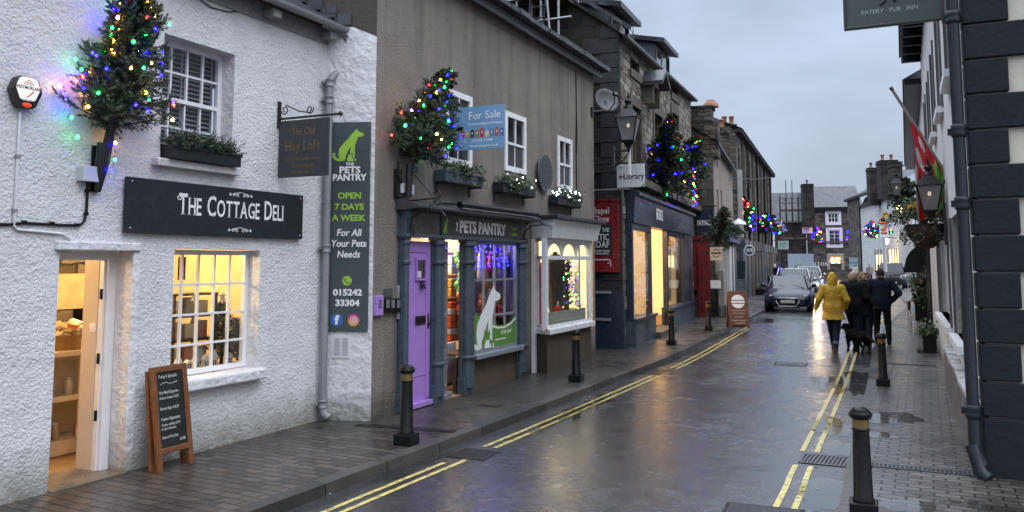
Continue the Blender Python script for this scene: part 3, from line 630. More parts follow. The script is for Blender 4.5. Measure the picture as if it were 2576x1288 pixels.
for zc2, fl in ((H_ * .86, 1), (H_ * .13, 1)):
    for sx_ in (-1, 1):
        c = W_ * .585
        for k, (dx, r) in enumerate(((.045, .022), (.1, .018), (.15, .014))): scroll(m, (c + sx_ * dx, YY - .001, zc2), r, r * .3, RAD(90 if sx_ > 0 else 90), 1.2 * sx_ * (1 if k % 2 else -1), LETW, .0035, n=20)
        m.tube([(c, YY - .001, zc2 + .03), (c + sx_ * .07, YY - .001, zc2 + .018), (c + sx_ * .17, YY - .001, zc2 - .01)], .003, LETW, 5)
m.build('scrollwork', deli)
m = MB()
for x in (.05, W_ - .05):
    for z in (.04, H_ - .04): m.lathe([(.011, 0), (.009, -.006), (.001, -.008)], STEEL, (x, -.036, z), 8, 'y')
m.build('screw', deli)
# ---- alarm box and its conduit
au0, au1, az0, az1 = COT.rect(14, 186, 93, 281); al = thing('alarm_box', 'dark hexagonal alarm bell box with lit white face, high on the white wall', 'alarm box', COT.at((au0 + au1) / 2, 0, (az0 + az1) / 2))
hw, hh = (au1 - au0) / 2 * .95, (az1 - az0) / 2
hx = [(-hw, .1 * hh), (-.72 * hw, .85 * hh), (-.45 * hw, hh), (.45 * hw, hh), (.72 * hw, .85 * hh), (hw, .1 * hh), (.62 * hw, -.85 * hh), (.4 * hw, -hh), (-.4 * hw, -hh), (-.62 * hw, -.85 * hh)]
m = MB(); m.prism(hx, -.075, -.005, pm('alarm_plastic', (.022, .014, .014), .25, .1, 4)); m.build('case', al, bev=.012)
hf = [(x * .78, z * .74 + .035 * hh) for x, z in hx]; m = MB(); m.prism([(x, z + .02) for x, z in hf], -.084, -.0755, emi('alarm_face', (.85, .85, .8), .55)); m.build('face', al, bev=.003)
m = MB(); RL = pm('letter_red', (.5, .05, .02), .5, .05, 5); IK = pm('letter_ink', (.02, .02, .03), .5, .05, 5)
m.text('WESTMORLAND', 0, .022, .038, IK, -.0846, .8, bold=.006); m.text('01539 724616', 0, -.075, .022, IK, -.0846, .9)
for k in (0, .022): m.tube([(-.042 + k, -.086, .058 - k * .1), (0, -.086, .1 - k), (.042 - k, -.086, .058 - k * .1)], .004, RL, 4)
m.tube([(-.01, -.086, -.045), (.045, -.086, .01)], .005, RL, 4); m.build('lettering', al)
m = MB(); m.ball((0, -.06, -hh * .8), .035, emi('alarm_lamp', (1, .05, .02), .5), 8, (1.3, 1, .6)); m.build('lamp', al)
cu = COT.uv(41, 400)[0]; cd_ = thing('conduit', 'thin white conduit running down from the alarm box', 'conduit', COT.at(cu, 0, 0)); z0_, z1_ = COT.uv(41, 568)[1], COT.uv(41, 282)[1]
MB().tube([(0, -.014, z1_), (0, -.014, z0_), (.03, -.014, z0_ - .03), (.42, -.014, z0_ - .05), (.5, -.02, z0_ - .09), (.52, -.02, z0_ - .2)], .011, WHITE, 8).build('pipe', cd_)
m = MB()
for z in (z1_ - .35, z0_ + .12): m.box(-.018, .018, -.03, 0, z - .012, z + .012, GREYPIPE)
m.build('clip', cd_)
ju0, ju1, jz0, jz1 = COT.rect(209, 417, 248, 458, -.08); jb = thing('junction_box', 'white plastic junction box below the fir tree socket', 'junction box', COT.at(ju0, 0, jz0))
m = MB(); m.box(0, ju1 - ju0, -.07, 0, 0, jz1 - jz0, GREYPL).box(-.004, ju1 - ju0 + .004, -.095, -.072, -.004, jz1 - jz0 + .004, GREYPL); m.build('case', jb, bev=.006)
def P_(px, py, y=-.012): a = COT.uv(px, py, y); return (a[0], y, a[1])
cb = thing('cable', 'black clipped cable from junction box to the cottage corner', 'cable', COT.M)
MB().tube([P_(221, 459), P_(219, 500), P_(217, 535), P_(212, 556), P_(200, 567), P_(150, 566), P_(60, 561), P_(20, 565), P_(-40, 563)], .012, BLACK, 8).build('flex', cb)
m = MB()
for q in ((218, 480), (216, 538), (192, 566), (130, 562), (60, 559)): a = P_(*q); m.box(a[0] - .014, a[0] + .014, -.03, 0, a[2] - .014, a[2] + .014, BLACK)
m.build('clip', cb)
wv = thing('cable', 'thin grey wire drooping under the cottage gutter', 'cable', COT.M)
MB().tube([P_(495, -8), P_(530, 18), P_(575, 30), P_(610, 28), P_(650, 5)], .006, IRON, 6).build('flex', wv)
# ---- fir tree in a wall socket, with its lights
b_ = COT.uv(262, 395, -.1); root = thing('wall_tree', 'large fir tree in a socket on the white cottage wall', 'christmas tree', COT.at(b_[0], 0, b_[1]), 'fir trees fixed to house fronts')
b0 = Vector((0, -.1, -.05)); t0 = Vector((.14, -.28, 1.46))
pts = fir(root, b0, t0, .46, 3, 130, 12, 20, .034, .19, wd=.006, prof=lambda t: float(np.interp(t, [.1, .2, .42, .56, .75, .9, 1], [.72, 1.0, .92, .6, .56, .34, .12])))
sk = thing('tree_socket', 'black tapered iron socket holding the large fir on the white wall', 'bracket', COT.at(b_[0], 0, b_[1]))
m = MB(); m.tube([(-.015, -.05, -.3), (-.01, -.08, -.1), (.0, -.1, .12)], [.03, .055, .062], IRON, 12).box(-.05, .03, -.02, 0, -.3, .1, IRON); m.build('socket', sk)
EX = []
for k, (px, py) in enumerate(((205, 175), (192, 205), (170, 190), (165, 240), (168, 270), (195, 345), (290, 360), (190, 150), (255, 60), (180, 295), (300, 20), (150, 215))): a = COT.uv(px, py, -.09); EX.append((Vector((a[0] - b_[0], -.09, a[1] - b_[1])), ('green', 'red', 'blue', 'blue', 'blue', 'green', 'amber', 'green', 'blue', 'green', 'green', 'amber')[k]))
light_string('coloured lights wound round the large fir on the white cottage', COT.at(b_[0], 0, b_[1]), pts, 86, 5, .014, extra=EX, lead=[Vector((.03, -.16, -.12)), Vector((.06, -.16, -.02)), Vector((.02, -.2, .1))])
# ---- window box upstairs
trough('long window box of fir sprigs on the upper cottage sill', COT.at(v0 + .02, .02, vz0 + .004), v1 - v0 - .04, .17, .13, 8, LEAFS, n=1000, fir_=True)
# ---- things inside the shop
RAT = pm('cane', (.25, .15, .06), .7, .3, 20); CABM = pm('cream_cabinet', (.62, .52, .38), .45, .08, 4); DARKW = pm('dark_wood', (.06, .035, .02), .5, .3, 10)
cx0 = D0 + .1
CAX = COT.uv(112, 1000, 1.0)[0]
cab = thing('cabinet', 'cream glazed cabinet just inside the open cottage doorway', 'cabinet', COT.at(CAX, 1.0, .118))
m = MB(); Wc, Hc = 1.1, .98; m.box(0, Wc, .03, .4, 0, .14, CABM).box(0, Wc, 0, .4, Hc - .05, Hc, CABM).box(0, .05, .03, .4, .14, Hc - .05, CABM).box(Wc - .05, Wc, .03, .4, .14, Hc - .05, CABM).box(.05, Wc - .05, .38, .4, .14, Hc - .05, CABM).box(.05, Wc - .05, .03, .38, .52, .55, CABM); m.build('carcass', cab, bev=.006)
m = MB()
for x in (.05, .36, .4, .7, .74, 1.02): m.box(x, x + .035, .0, .028, .14, Hc - .05, CABM)
m.box(.085, 1.02, .0, .026, .51, .56, CABM); m.build('door_frame', cab)
bk = thing('basket', 'wicker basket of wrapped goods on top of the cream cabinet', 'basket', COT.at(COT.uv(165, 850, 1.2)[0], 1.2, .118 + Hc)); m = MB(); m.lathe([(.14, 0), (.19, .14), (.2, .15), (.17, .14)], RAT, (0, 0, 0), 16); m.build('body', bk)
rr = random.Random(4); m = MB(); PK = [pm('wrap_' + str(i), c, .4, .1, 5) for i, c in enumerate(((.6, .45, .25), (.5, .2, .12), (.65, .6, .5), (.35, .25, .15)))]
for i in range(22): m.T = TR(rr.uniform(-.14, .14), rr.uniform(-.14, .14), .14 + rr.uniform(0, .12), rr.random() * 6, rr.random(), rr.random()); m.box(-.05, .05, -.035, .035, -.02, .02, PK[i % 4])
m.build('packets', bk)
fp = thing('fireplace', 'dark stone fireplace recess behind the basket in the doorway', 'fireplace', COT.at(COT.uv(120, 850, 2.4)[0], 2.4, .118))
m = MB(); m.box(0, 2.0, .3, .75, 0, 2.2, STONE_R).box(0, .3, 0, .3, 0, 1.3, STONE_R).box(1.7, 2.0, 0, .3, 0, 1.3, STONE_R); m.build('breast', fp); MB().box(.0, 2.0, -.02, .3, 1.3, 1.7, pm('lintel', (.3, .22, .12), .7, .25, 6, .006, 30)).build('lintel', fp); MB().box(.3, 1.7, .28, .299, 0, 1.3, PIT).build('hearth', fp)
def jar(label, M, r, h, c, lid): t = thing('jar', label, 'jar', M, 'jars in the cream cabinet'); MB().lathe([(r * .9, 0), (r, .01), (r, h * .8), (r * .7, h * .9), (r * .7, h)], c, n=12).build('glass', t); MB().lathe([(r * .75, h), (r * .75, h + .02), (.002, h + .022)], lid, n=12).build('lid', t)
for i in range(8): jar('small dark jar with pale lid on a cabinet shelf', COT.at(CAX + .1 + .125 * i, 1.14, .118 + (.142 if i % 2 else .552)), .04, .14, PK[(i * 3) % 4], GREYPL)
# window display: shelf rack, paper stars, little tree, painted houses, poster
RX = COT.uv(436, 800, .55)[0]
rk = thing('shelf_rack', 'dark shelf rack of goods behind the left panes of the cottage window', 'shelf', COT.at(RX, .55, .118))
m = MB()
for z in (.75, 1.0, 1.25, 1.48): m.box(0, .62, 0, .35, z, z + .025, DARKW)
for x in (0, .58): m.box(x, x + .03, 0, .03, 0, 1.5, DARKW).box(x, x + .03, .32, .35, 0, 1.5, DARKW)
m.build('frame', rk)
for i in range(9):
    z = .118 + (.776, 1.026, 1.276)[i % 3]; x = RX + .05 + .18 * (i // 3)
    t = tag(MB().box(0, .13, 0, .12, 0, .15 + .03 * (i % 2), PK[(i * 7) % 4]).build('gift_box', None, COT.at(x, .62, z), bev=.004), 'small patterned gift box on the dark shelf rack', 'gift box', 'gift boxes on the shelf rack')
ds = MB(); ds.box(w0 - .1, w1 + .1, .26, .62, .82, .86, CABM); ds.box(w0 - .1, w1 + .1, .6, .62, .118, .82, CABM); ds.build('window_shelf', cot)
PAPER = pm('paper', (.6, .58, .54), .6, .1, 4)
for i, (px, py) in enumerate(((492, 748), (560, 748))):
    a = COT.uv(px, py, .3); m = MB(); st = [(.055 * (1 if k % 2 == 0 else .45) * math.sin(k * math.pi / 6), .065 * (1 if k % 2 == 0 else .45) * math.cos(k * math.pi / 6)) for k in range(12)]; m.prism(st, 0, .01, PAPER)
    t = thing('paper_star', ('white paper star hanging in the second column of cottage panes', 'white paper star hanging above the little tree in the cottage window')[i], 'decoration', COT.at(a[0], .3, a[1]), 'paper stars in the cottage window'); m.build('star', t); MB().tube([(0, .005, .06), (0, .005, 2.05 - a[1])], .0015, PAPER, 3).build('thread', t)
a = COT.uv(556, 935, .42); lt = thing('small_tree', 'little dark tree on the cottage window shelf behind the right panes', 'christmas tree', COT.at(a[0] + .02, .44, .86)); fir(lt, Vector((0, 0, 0)), Vector((0, 0, .62)), .19, 9, 46, 7, 10, .03, .08)
a = COT.uv(598, 900, .45); lt = thing('small_tree', 'lower bushy tree beside the little tree in the cottage window corner', 'christmas tree', COT.at(a[0] + .02, .48, .86)); fir(lt, Vector((0, 0, 0)), Vector((0, 0, .42)), .16, 10, 36, 7, 10, .03, .06)
for i, (px, h_) in enumerate(((455, .13), (478, .1), (497, .12), (522, .13), (541, .17), (580, .12))):
    a = COT.uv(px, 925, .32); t = thing('model_house', 'white model house on the cottage window shelf, %s' % ('leftmost, beside the reindeer corner', 'with low flat roof, second along', 'small and gabled, third along', 'gabled and lit, fourth along', 'tall church shape with spire, fifth along', 'rightmost, before the trees')[i], 'ornament', COT.at(a[0], .33, .861), 'white model houses in the cottage window')
    MB().box(-.035, .035, 0, .05, 0, h_ * .6, PAPER).build('walls', t); MB().prism([(-.042, h_ * .6), (.042, h_ * .6), (0, h_)], -.004, .054, PAPER).build('roof', t)
    m = MB(); [m.box(x - .008, x + .008, -.002, 0, z, z + .018, PIT) for x in (-.015, .015) for z in (.015, .04)]; m.build('window', t)
p0 = COT.rect(449, 646, 466, 704, .25); t = thing('poster', 'dark red poster with white snowman inside the top left pane', 'poster', COT.at(p0[0], .25, p0[2])); MB().box(0, p0[1] - p0[0], 0, .004, 0, p0[3] - p0[2], REDP).build('sheet', t)
m = MB(); xx = (p0[1] - p0[0]) / 2; m.lathe([(.026, 0), (.026, -.001)], PAPER, (xx, -.001, .055), 12, 'y').lathe([(.018, 0), (.018, -.001)], PAPER, (xx, -.001, .095), 12, 'y'); m.build('snowman', t)
# ---- chalkboard outside
A_, B_ = gp(400, 1192, HL), gp(468, 1172, HL)
class _A: pass
d_ = (B_ - A_); Wb = Wall(A_[:2], B_[:2]); wd = .58
ab = thing('chalkboard', 'tall wooden A-board of handwritten specials leaning on the white wall', 'A-board', Wb.at(0, 0, HL) @ Matrix.Rotation(RAD(-9), 4, 'X'))
Lb = max(.42, Wb.L + .05); Hb = .92
m = MB(); m.box(0, .055, 0, .04, 0, Hb, WOOD).box(Lb - .055, Lb, 0, .04, 0, Hb, WOOD).box(.055, Lb - .055, .002, .038, Hb - .055, Hb, WOOD).box(.055, Lb - .055, .002, .038, .15, .2, WOOD); m.build('frame', ab, bev=.006)
CHALKB = pm('chalkboard_black', (.012, .014, .013), .5, .5, 5); CHALK = pm('chalk', (.5, .5, .48), .9, .3, 60)
MB().box(.055, Lb - .055, .012, .03, .2, Hb - .055, CHALKB).build('panel', ab)
m = MB(); xl = .075
for st, z, s_ in (("Today's Specials", 1.04, .05), ('Hot Beef Baguette', .86, .045), ('Onion Gravy £5.50', .80, .042), ('Bacon Baps £4.50', .68, .045), ('Festive Baguettes', .56, .047), ('Turkey, stuffing £5.00', .50, .037), ('& Pigs in Blankets', .455, .035), ('Soup of the Day', .36, .042), ('£3.00', .305, .045)):
    m.text(st, xl + (.2 if st == '£3.00' else .0), z * .78, s_ * .85, CHALK, .011, min(.8, (Lb - .15) / s_ / text_w(st)), 'LEFT', .004, .001, shear=.2)
m.tube([(.1, .011, .757), (.16, .011, .772), (.22, .011, .753), (.3, .011, .768)], .003, CHALK, 4); m.build('chalk_writing', ab)
m = MB(); m.T = TR(0, .045, Hb - .03, 0, RAD(3)); m.box(.0, .05, 0, .035, -Hb * .96, 0, WOOD).box(Lb - .05, Lb, 0, .035, -Hb * .96, 0, WOOD).box(.05, Lb - .05, 0, .03, -.5, -.44, WOOD); m.build('rear_leg', ab)
# ---- hanging sign of the loft, at right angles to the wall
hu_ = COT.uv(700, 300)[0]; HP = Wall((-6.33, 1.5 + hu_), (-5.0, 1.5 + hu_))
x0, x1, z0, z1 = HP.rect(704, 306, 826, 441)
hl = thing('hanging_sign', 'slate hanging sign with dull gold lettering on an iron bracket', 'sign', HP.at(x0, 0, z0)); Wd, Hd = x1 - x0, z1 - z0
MB().box(0, Wd, -.012, .012, 0, Hd, pm('sign_slate2', (.035, .04, .045), .45, .25, 6)).build('board', hl, bev=.003)
m = MB()
for st, zf, sf, se in (('The Old', .73, .19, 1), ('Hay Loft', .46, .25, 1), ('Luxury Holiday Apartments', .29, .085, 1), ('Tel 07951 985 385', .16, .08, 0), ('www.oldhayloftkl.co.uk', .06, .07, 0)):
    s_ = Hd * sf; sx = min(.8, Wd * .9 / s_ / (text_w(st) * (1.0 if not se else 1.08))); m.text(st, Wd / 2, Hd * zf, s_, LETGOLD, -.0125, sx, 'CENTER', .005, .0015, serif=se if sf > .15 else 0)
m.build('lettering', hl)
x2, z2 = HP.uv(702, 300); x3, _ = HP.uv(862, 297)
br = thing('sign_bracket', 'black iron scroll bracket with arrow tip carrying the gold lettered sign', 'bracket', HP.at(0, 0, z2)); za = 0
m = MB(); m.tube([(0, 0, za), (x3 - .05, 0, za)], .013, IRON, 8).box(0, .025, -.02, .02, -.1, .2, IRON); m.lathe([(.001, .06), (.03, .02), (.012, 0), (.012, -.02)], IRON, (x3 - .05, 0, za), 8, 'x'); m.build('arm', br)
m = MB(); scroll(m, (.09, 0, .1), .055, .015, RAD(180), 1.3, IRON, .007); scroll(m, (x1 * .62, 0, .1 - .02), .05, .015, RAD(20), -1.3, IRON, .007); m.tube([(.1, 0, .155), (x1 * .4, 0, .07), (x1 * .66, 0, .04)], .007, IRON, 6); m.build('scroll', br)
m = MB(); [m.tube([(x, 0, z1 - z2 - .005), (x, 0, za)], .008, STEEL, 6) for x in (x0 + .08, x1 - .05)]; m.build('hook', br)
# ================================================================ WHITE RETURN STRIP (side of the tan house), tall board and grille
tan = thing('rendered_house', 'tan pebble-dashed house with two shopfronts and three white sash windows', 'building', TAN.M)
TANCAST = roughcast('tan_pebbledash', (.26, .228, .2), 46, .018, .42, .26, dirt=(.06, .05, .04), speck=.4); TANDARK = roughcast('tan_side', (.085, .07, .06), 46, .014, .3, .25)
iT = TAN.M.inverted() @ STR.M; sz_ = STR.uv(946, 92)[1]; sL = STR.uv(888, 68)
m = MB(); m.add([(-.06, 0, 0), (.6205, 0, 0), (.6205, 0, sz_), (sL[0], 0, sL[1]), (-.06, 0, sL[1] + .05)], [(0, 1, 2, 3, 4)], WHITESMOOTH); m.build('white_return', tan, iT)
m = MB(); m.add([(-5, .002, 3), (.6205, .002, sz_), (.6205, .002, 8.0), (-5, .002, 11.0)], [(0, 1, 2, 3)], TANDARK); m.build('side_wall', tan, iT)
# lead flashing stepped along the cottage slates
m = MB(); [m.box(sL[0] - .02 - .18 * i - .2, sL[0] - .02 - .18 * i, -.03, .0, sL[1] + .02 + .1 * i, sL[1] + .16 + .1 * i, SLATE) for i in range(12)]; m.build('flashing', cot, COT.M.inverted() @ STR.M)
bu0, bu1, bz0, bz1 = STR.rect(832, 308, 925, 834, -.02)
pb = board('shop_sign', 'tall slate board of the pet shop with green dog and opening days', 'sign', STR.at(bu0, -.012, bz0), bu1 - bu0, bz1 - bz0, .014, SIGNSLATE, bev=.002); Wb_, Hb_ = bu1 - bu0, bz1 - bz0
def yb(py): return (834 - py) / (834 - 308) * Hb_
m = MB(); c = Wb_ / 2; Y = -.0145
def fit(st, py, hpx, mat, frac, bold=.02, shear=0): s_ = hpx / 526 * Hb_ / .7; m.text(st, c, yb(py), s_, mat, Y, min(1.15, Wb_ * frac / s_ / text_w(st, 1, bold)), 'CENTER', bold, .003, shear=shear)
fit('THE', 419, 7, LETW, .2); fit('PETS', 438, 16, LETW, .55, .035); fit('PANTRY', 457, 16, LETW, .84, .035); fit('OPEN', 503, 15, LETGREEN, .57, .035); fit('7 DAYS', 531, 15, LETGREEN, .72, .035); fit('A WEEK', 559, 15, LETGREEN, .82, .035)
fit('For All', 597, 17, LETW, .6, .02, .12); fit('Your Pets', 624, 17, LETW, .86, .02, .12); fit('Needs', 651, 17, LETW, .56, .02, .12); fit('015242', 745, 15, LETW, .85, .04); fit('33304', 771, 15, LETW, .72, .04); m.build('lettering', pb)
def icon(name, px, py, r, mat, extra):
    m = MB(); x = (px - 832) / 93 * Wb_; m.lathe([(r, 0), (r, -.004), (.001, -.0042)], mat, (x, -.014, yb(py)), 24, 'y', False); extra(m, x, yb(py), r); m.build(name, pb)
def ph(m, x, z, r): m.tube([(x - r * .45, -.0195, z + r * .45), (x - r * .38, -.0195, z - .1 * r), (x, -.0195, z - r * .38), (x + r * .45, -.0195, z - r * .45)], [.008, .004, .004, .008], SIGNSLATE, 5)
def fb(m, x, z, r): m.text('f', x + r * .1, z - r * .62, r * 1.9, LETW, -.0185, 1, 'CENTER', .06, .002)
def ig(m, x, z, r):
    q = r * .5; m.tube([(x - q, -.0195, z - q * .7), (x - q * .7, -.0195, z - q), (x + q * .7, -.0195, z - q), (x + q, -.0195, z - q * .7), (x + q, -.0195, z + q * .7), (x + q * .7, -.0195, z + q), (x - q * .7, -.0195, z + q), (x - q, -.0195, z + q * .7)], r * .07, LETW, 5, True)
    m.tube([(x + math.cos(k * .785) * q * .48, -.0195, z + math.sin(k * .785) * q * .48) for k in range(8)], r * .07, LETW, 5, True); m.lathe([(r * .07, 0), (.001, -.002)], LETW, (x + q * .6, -.0195, z + q * .6), 6, 'y')
def insta():
    m, t, p = newmat('sunset_disc'); v = coords(t, swz='xz'); s = N(t, 'ShaderNodeSeparateXYZ'); L(t, v, s.inputs[0]); mrn = N(t, 'ShaderNodeMapRange'); mrn.inputs[1].default_value = .08; mrn.inputs[2].default_value = .24; L(t, s.outputs[1], mrn.inputs[0])
    L(t, ramp(t, mrn.outputs[0], [(0, (.7, .35, .05)), (.5, (.6, .04, .12)), (1, (.16, .04, .45))]), p.inputs['Base Color']); p.inputs['Roughness'].default_value = .4; return m
icon('phone_icon', 877, 709, .057, LETGREEN, ph); icon('round_icon', 855, 806, .072, pm('icon_blue', (.02, .14, .5), .4, .05, 4), fb); icon('round_icon', 893, 806, .072, insta(), ig)
# the dog, cat and rabbit emblem
def poly2(mb, pts, sx, sz, ox, oz, mat, y0, y1): mb.prism([(ox + a * sx, oz + b * sz) for a, b in pts], y0, y1, mat)
DOG = [(.30, .0), (.36, .02), (.44, .30), (.52, .46), (.50, .2), (.53, .03), (.60, 0), (.66, .0), (.67, .06), (.62, .08), (.63, .5), (.68, .66), (.70, .74), (.82, .76), (.86, .8), (.84, .86), (.74, .90), (.70, .93), (.66, 1.0), (.62, .93), (.54, .84), (.46, .70), (.32, .54), (.23, .40), (.2, .24), (.22, .1)]
CATP = [(.0, .0), (.16, .0), (.2, .03), (.19, .1), (.12, .18), (.13, .25), (.12, .34), (.08, .28), (.02, .28), (-.02, .34), (-.02, .24), (-.08, .12), (-.07, .02)]
TAIL = [(.3, .0), (.2, .0), (.1, .05), (.04, .15), (.06, .26), (.12, .25), (.11, .15), (.17, .09), (.3, .06)]
m = MB(); sx = Wb_ * .95; sz2 = (408 - 325) / 526 * Hb_; oz = yb(408); ox = Wb_ * .02
for q in (DOG, TAIL): poly2(m, q, sx, sz2, ox, oz, LETGREEN, -.0165, -.0145)
poly2(m, CATP, sx * .8, sz2 * .9, ox + sx * .47, oz - .01, SIGNSLATE, -.0175, -.0166); poly2(m, CATP, sx * .62, sz2 * .72, ox + sx * .475, oz - .005, LETGREEN, -.0185, -.0176); m.build('emblem', pb)
m = MB(); [m.lathe([(.007, 0), (.005, -.005), (.001, -.006)], STEEL, (x, -.014, z), 8, 'y') for x in (.03, Wb_ - .03) for z in (.04, Hb_ * .4, Hb_ - .04)]; m.build('screw', pb)
gu0, gu1, gz0, gz1 = STR.rect(836, 845, 880, 900); gv = thing('vent_grille', 'white louvred vent grille under the tall pet shop board', 'vent', STR.at(gu0, 0, gz0)); m = MB(); Gw, Gh = gu1 - gu0, gz1 - gz0
m.box(0, Gw, -.012, -.004, 0, .02, WHITE).box(0, Gw, -.012, -.004, Gh - .02, Gh, WHITE).box(0, .02, -.012, -.004, .02, Gh - .02, WHITE).box(Gw - .02, Gw, -.012, -.004, .02, Gh - .02, WHITE).box(Gw / 2 - .012, Gw / 2 + .012, -.011, -.004, .02, Gh - .02, WHITE); m.build('frame', gv)
m = MB(); [m.add([(.02, -.014, .02 + i * (Gh - .04) / 13), (Gw - .02, -.014, .02 + i * (Gh - .04) / 13), (Gw - .02, -.003, .02 + (i + .75) * (Gh - .04) / 13), (.02, -.003, .02 + (i + .75) * (Gh - .04) / 13)], [(0, 1, 2, 3)], GREYPL) for i in range(13)]; m.build('louvres', gv)
# ================================================================ TAN RENDERED HOUSE WITH TWO SHOPFRONTS
TE = TAN.uv(1493, 300)[0]                # its far corner
def R4(px0, py0, px1, py1, y=0): return TAN.rect(px0, py0, px1, py1, y)
wins = [R4(1121, 224, 1183, 419), R4(1270, 281, 1320, 437), R4(1402, 343, 1437, 478)]
SF0, SF1 = TAN.uv(1015, 700, -.1)[0], TAN.uv(1323, 700, -.1)[0]      # pet shopfront
FY = -.10
B0 = TAN.uv(1346, 700)[0]; BY = -.34
B1, B2 = TAN.uv(1377, 700, BY)[0], TAN.uv(1488, 700, BY)[0]
petz = 2.66
holes = [(a, b, c, d) for a, b, c, d in wins]
PO = (SF0 + .12, SF1 - .12, .105, 2.6)
m = MB(); m.wall(0, TE, 0, 5.86, holes + [(SF0 + .12, SF1 - .1, .0, 2.56), (B0 + .06, TE - .12, .62, 2.45)], TANCAST, 0, .14)
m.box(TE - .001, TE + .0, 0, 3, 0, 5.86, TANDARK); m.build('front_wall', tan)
# roof edge: board, slates
rf = MB(); rf.add([(-.1, -.26, 6.0), (TE + .2, -.26, 6.0), (TE + .2, 4.2, 8.6), (-.1, 4.2, 8.6), (-.1, -.26, 5.92), (TE + .2, -.26, 5.92)], [(0, 1, 2, 3), (4, 5, 1, 0)], SLATE)
rr = random.Random(2); x = -.1
while x < TE + .2: wv_ = rr.uniform(.3, .6); rf.box(x, min(x + wv_ - .01, TE + .2), -.3 - rr.random() * .03, -.1, 5.93, 6.0 + rr.random() * .03, SLATE); x += wv_
rf.build('roof', tan)
MB().box(-.02, TE + .1, -.16, -.12, 5.79, 5.92, pm('eaves_board', (.11, .115, .125), .5, .3, 6)).box(-.02, TE + .08, -.12, 0, 5.86, 5.92, MATS['eaves_board']).build('fascia_board', tan)
for i, (a, b, c, d) in enumerate(wins):
    o = sash(tan, a - .02, b + .02, c - .02, d + .02, -.025, 2, 1, 1, .085, .024, DARKGLASS, th=.06, split=.47)
    MB().box(a + .1, a + .1 + (b - a) * .22, .012, .02, c + .1, d - .1, pm('net_curtain', (.35, .34, .33), .7, .15, 8)).build('curtain', o)
TW = [(1121, 423, 1216, 461), (1266, 452, 1348, 487), (1404, 494, 1463, 517)]
for i, (r, lab, li) in enumerate(zip(TW, ('planted dark window box of trailing greenery under the For Sale board', 'window box with a few white lights left of the round plate', 'window box bright with white lights under the last white window'), (0, 14, 34))):
    a = TAN.uv(r[0], r[3], -.2); b = TAN.uv(r[2], r[3], -.2); t1 = TAN.uv((r[0] + r[2]) / 2, (r[1] + r[3]) / 2, -.2)[1]
    t = trough(lab, TAN.at(a[0], -.02, a[1] + .03), b[0] - a[0], .18, .16, 20 + i, LEAFS, .055, 420, li, SLATEPAINT if i == 0 else SIGNBLK, hang=.1)
    m = MB(); [m.box(x - .012, x + .012, -.18, .02, -.02, .0, IRON).box(x - .012, x + .012, 0, .02, -.14, 0, IRON) for x in (.08, b[0] - a[0] - .08)]; m.build('bracket', t)
# round grey plate, wires, lead lamp tube
c = TAN.uv(1363, 436); rp = thing('round_plate', 'plain grey round plate fixed to the tan wall between two windows', 'plate', TAN.at(c[0], 0, c[1])); rz_ = (TAN.uv(1363, 391)[1] - TAN.uv(1363, 482)[1]) / 2
PLATE = pm('plate_grey', (.05, .054, .06), .45, .2, 6); MB().lathe([(.03, 0), (.03, -.05), (rz_, -.055), (rz_ + .008, -.065), (rz_, -.075), (.001, -.08)], PLATE, n=40, ax='y', smooth=False).build('disc', rp)
cw = thing('cable', 'thin black cable hanging down the tan wall beside the last window', 'cable', TAN.M); a = TAN.uv(1447, 178); b = TAN.uv(1447, 485)
MB().tube([(a[0], -.015, a[1]), (a[0] + .02, -.012, a[1] - .8), (a[0] - .02, -.014, a[1] - 1.4), (a[0], -.012, b[1])], .009, BLACK, 6).tube([(a[0] + .0, -.015, a[1]), (a[0] + .05, -.012, a[1] - 1.3), (a[0] - .0, -.014, a[1] - 1.7)], .007, BLACK, 6).build('flex', cw)
# ---- For Sale board at right angles to the wall
pv = TAN.uv(1126, 330); wy = TAN.o + TAN.u * pv[0]; FSW = Wall((wy.x, wy.y), (wy.x + 2, wy.y)); x0, x1, z0, z1 = FSW.rect(1150, 284, 1270, 372); z1 = FSW.uv(1270, 262)[1]; z0 = FSW.uv(1270, 372)[1]
SKYB = pm('board_blue', (.17, .33, .5), .4, .05, 4); fs = board('for_sale_board', 'pale blue For Sale board with painted row of houses, beside the wall fir', 'sign', FSW.at(.12, 0, z0), x1 - .12, z1 - z0, .02, SKYB, bev=.001); Wf, Hf = x1 - .12, z1 - z0
m = MB(); m.text('For Sale', Wf * .62, Hf * .7, Hf * .27, LETW, -.021, .92, 'CENTER', .004, .001, serif=1); s_ = Hf * .075; m.text('ThomsonHaytonWinkley', Wf * .62, Hf * .57, s_, LETW, -.021, Wf * .7 / s_ / text_w('ThomsonHaytonWinkley'), 'CENTER', .01, .001); m.text('015242 71999', Wf * .56, Hf * .17, Hf * .1, LETW, -.021, .95, 'CENTER', .01, .001); m.text('thwestateagents.co.uk', Wf * .6, Hf * .06, Hf * .085, LETW, -.021, .95, 'CENTER', .006, .001); m.text('C', Wf * .22, Hf * .17, Hf * .1, LETW, -.021, 1, 'CENTER', .01, .001); m.build('lettering', fs)
hc = [((.42, .04, .06), .2), ((.42, .3, .12), .17), ((.05, .04, .06), .2), ((.3, .18, .1), .2), ((.4, .05, .05), .22), ((.55, .5, .3), .16), ((.12, .22, .3), .2), ((.45, .1, .06), .22), ((.04, .14, .4), .2)]
m = MB()
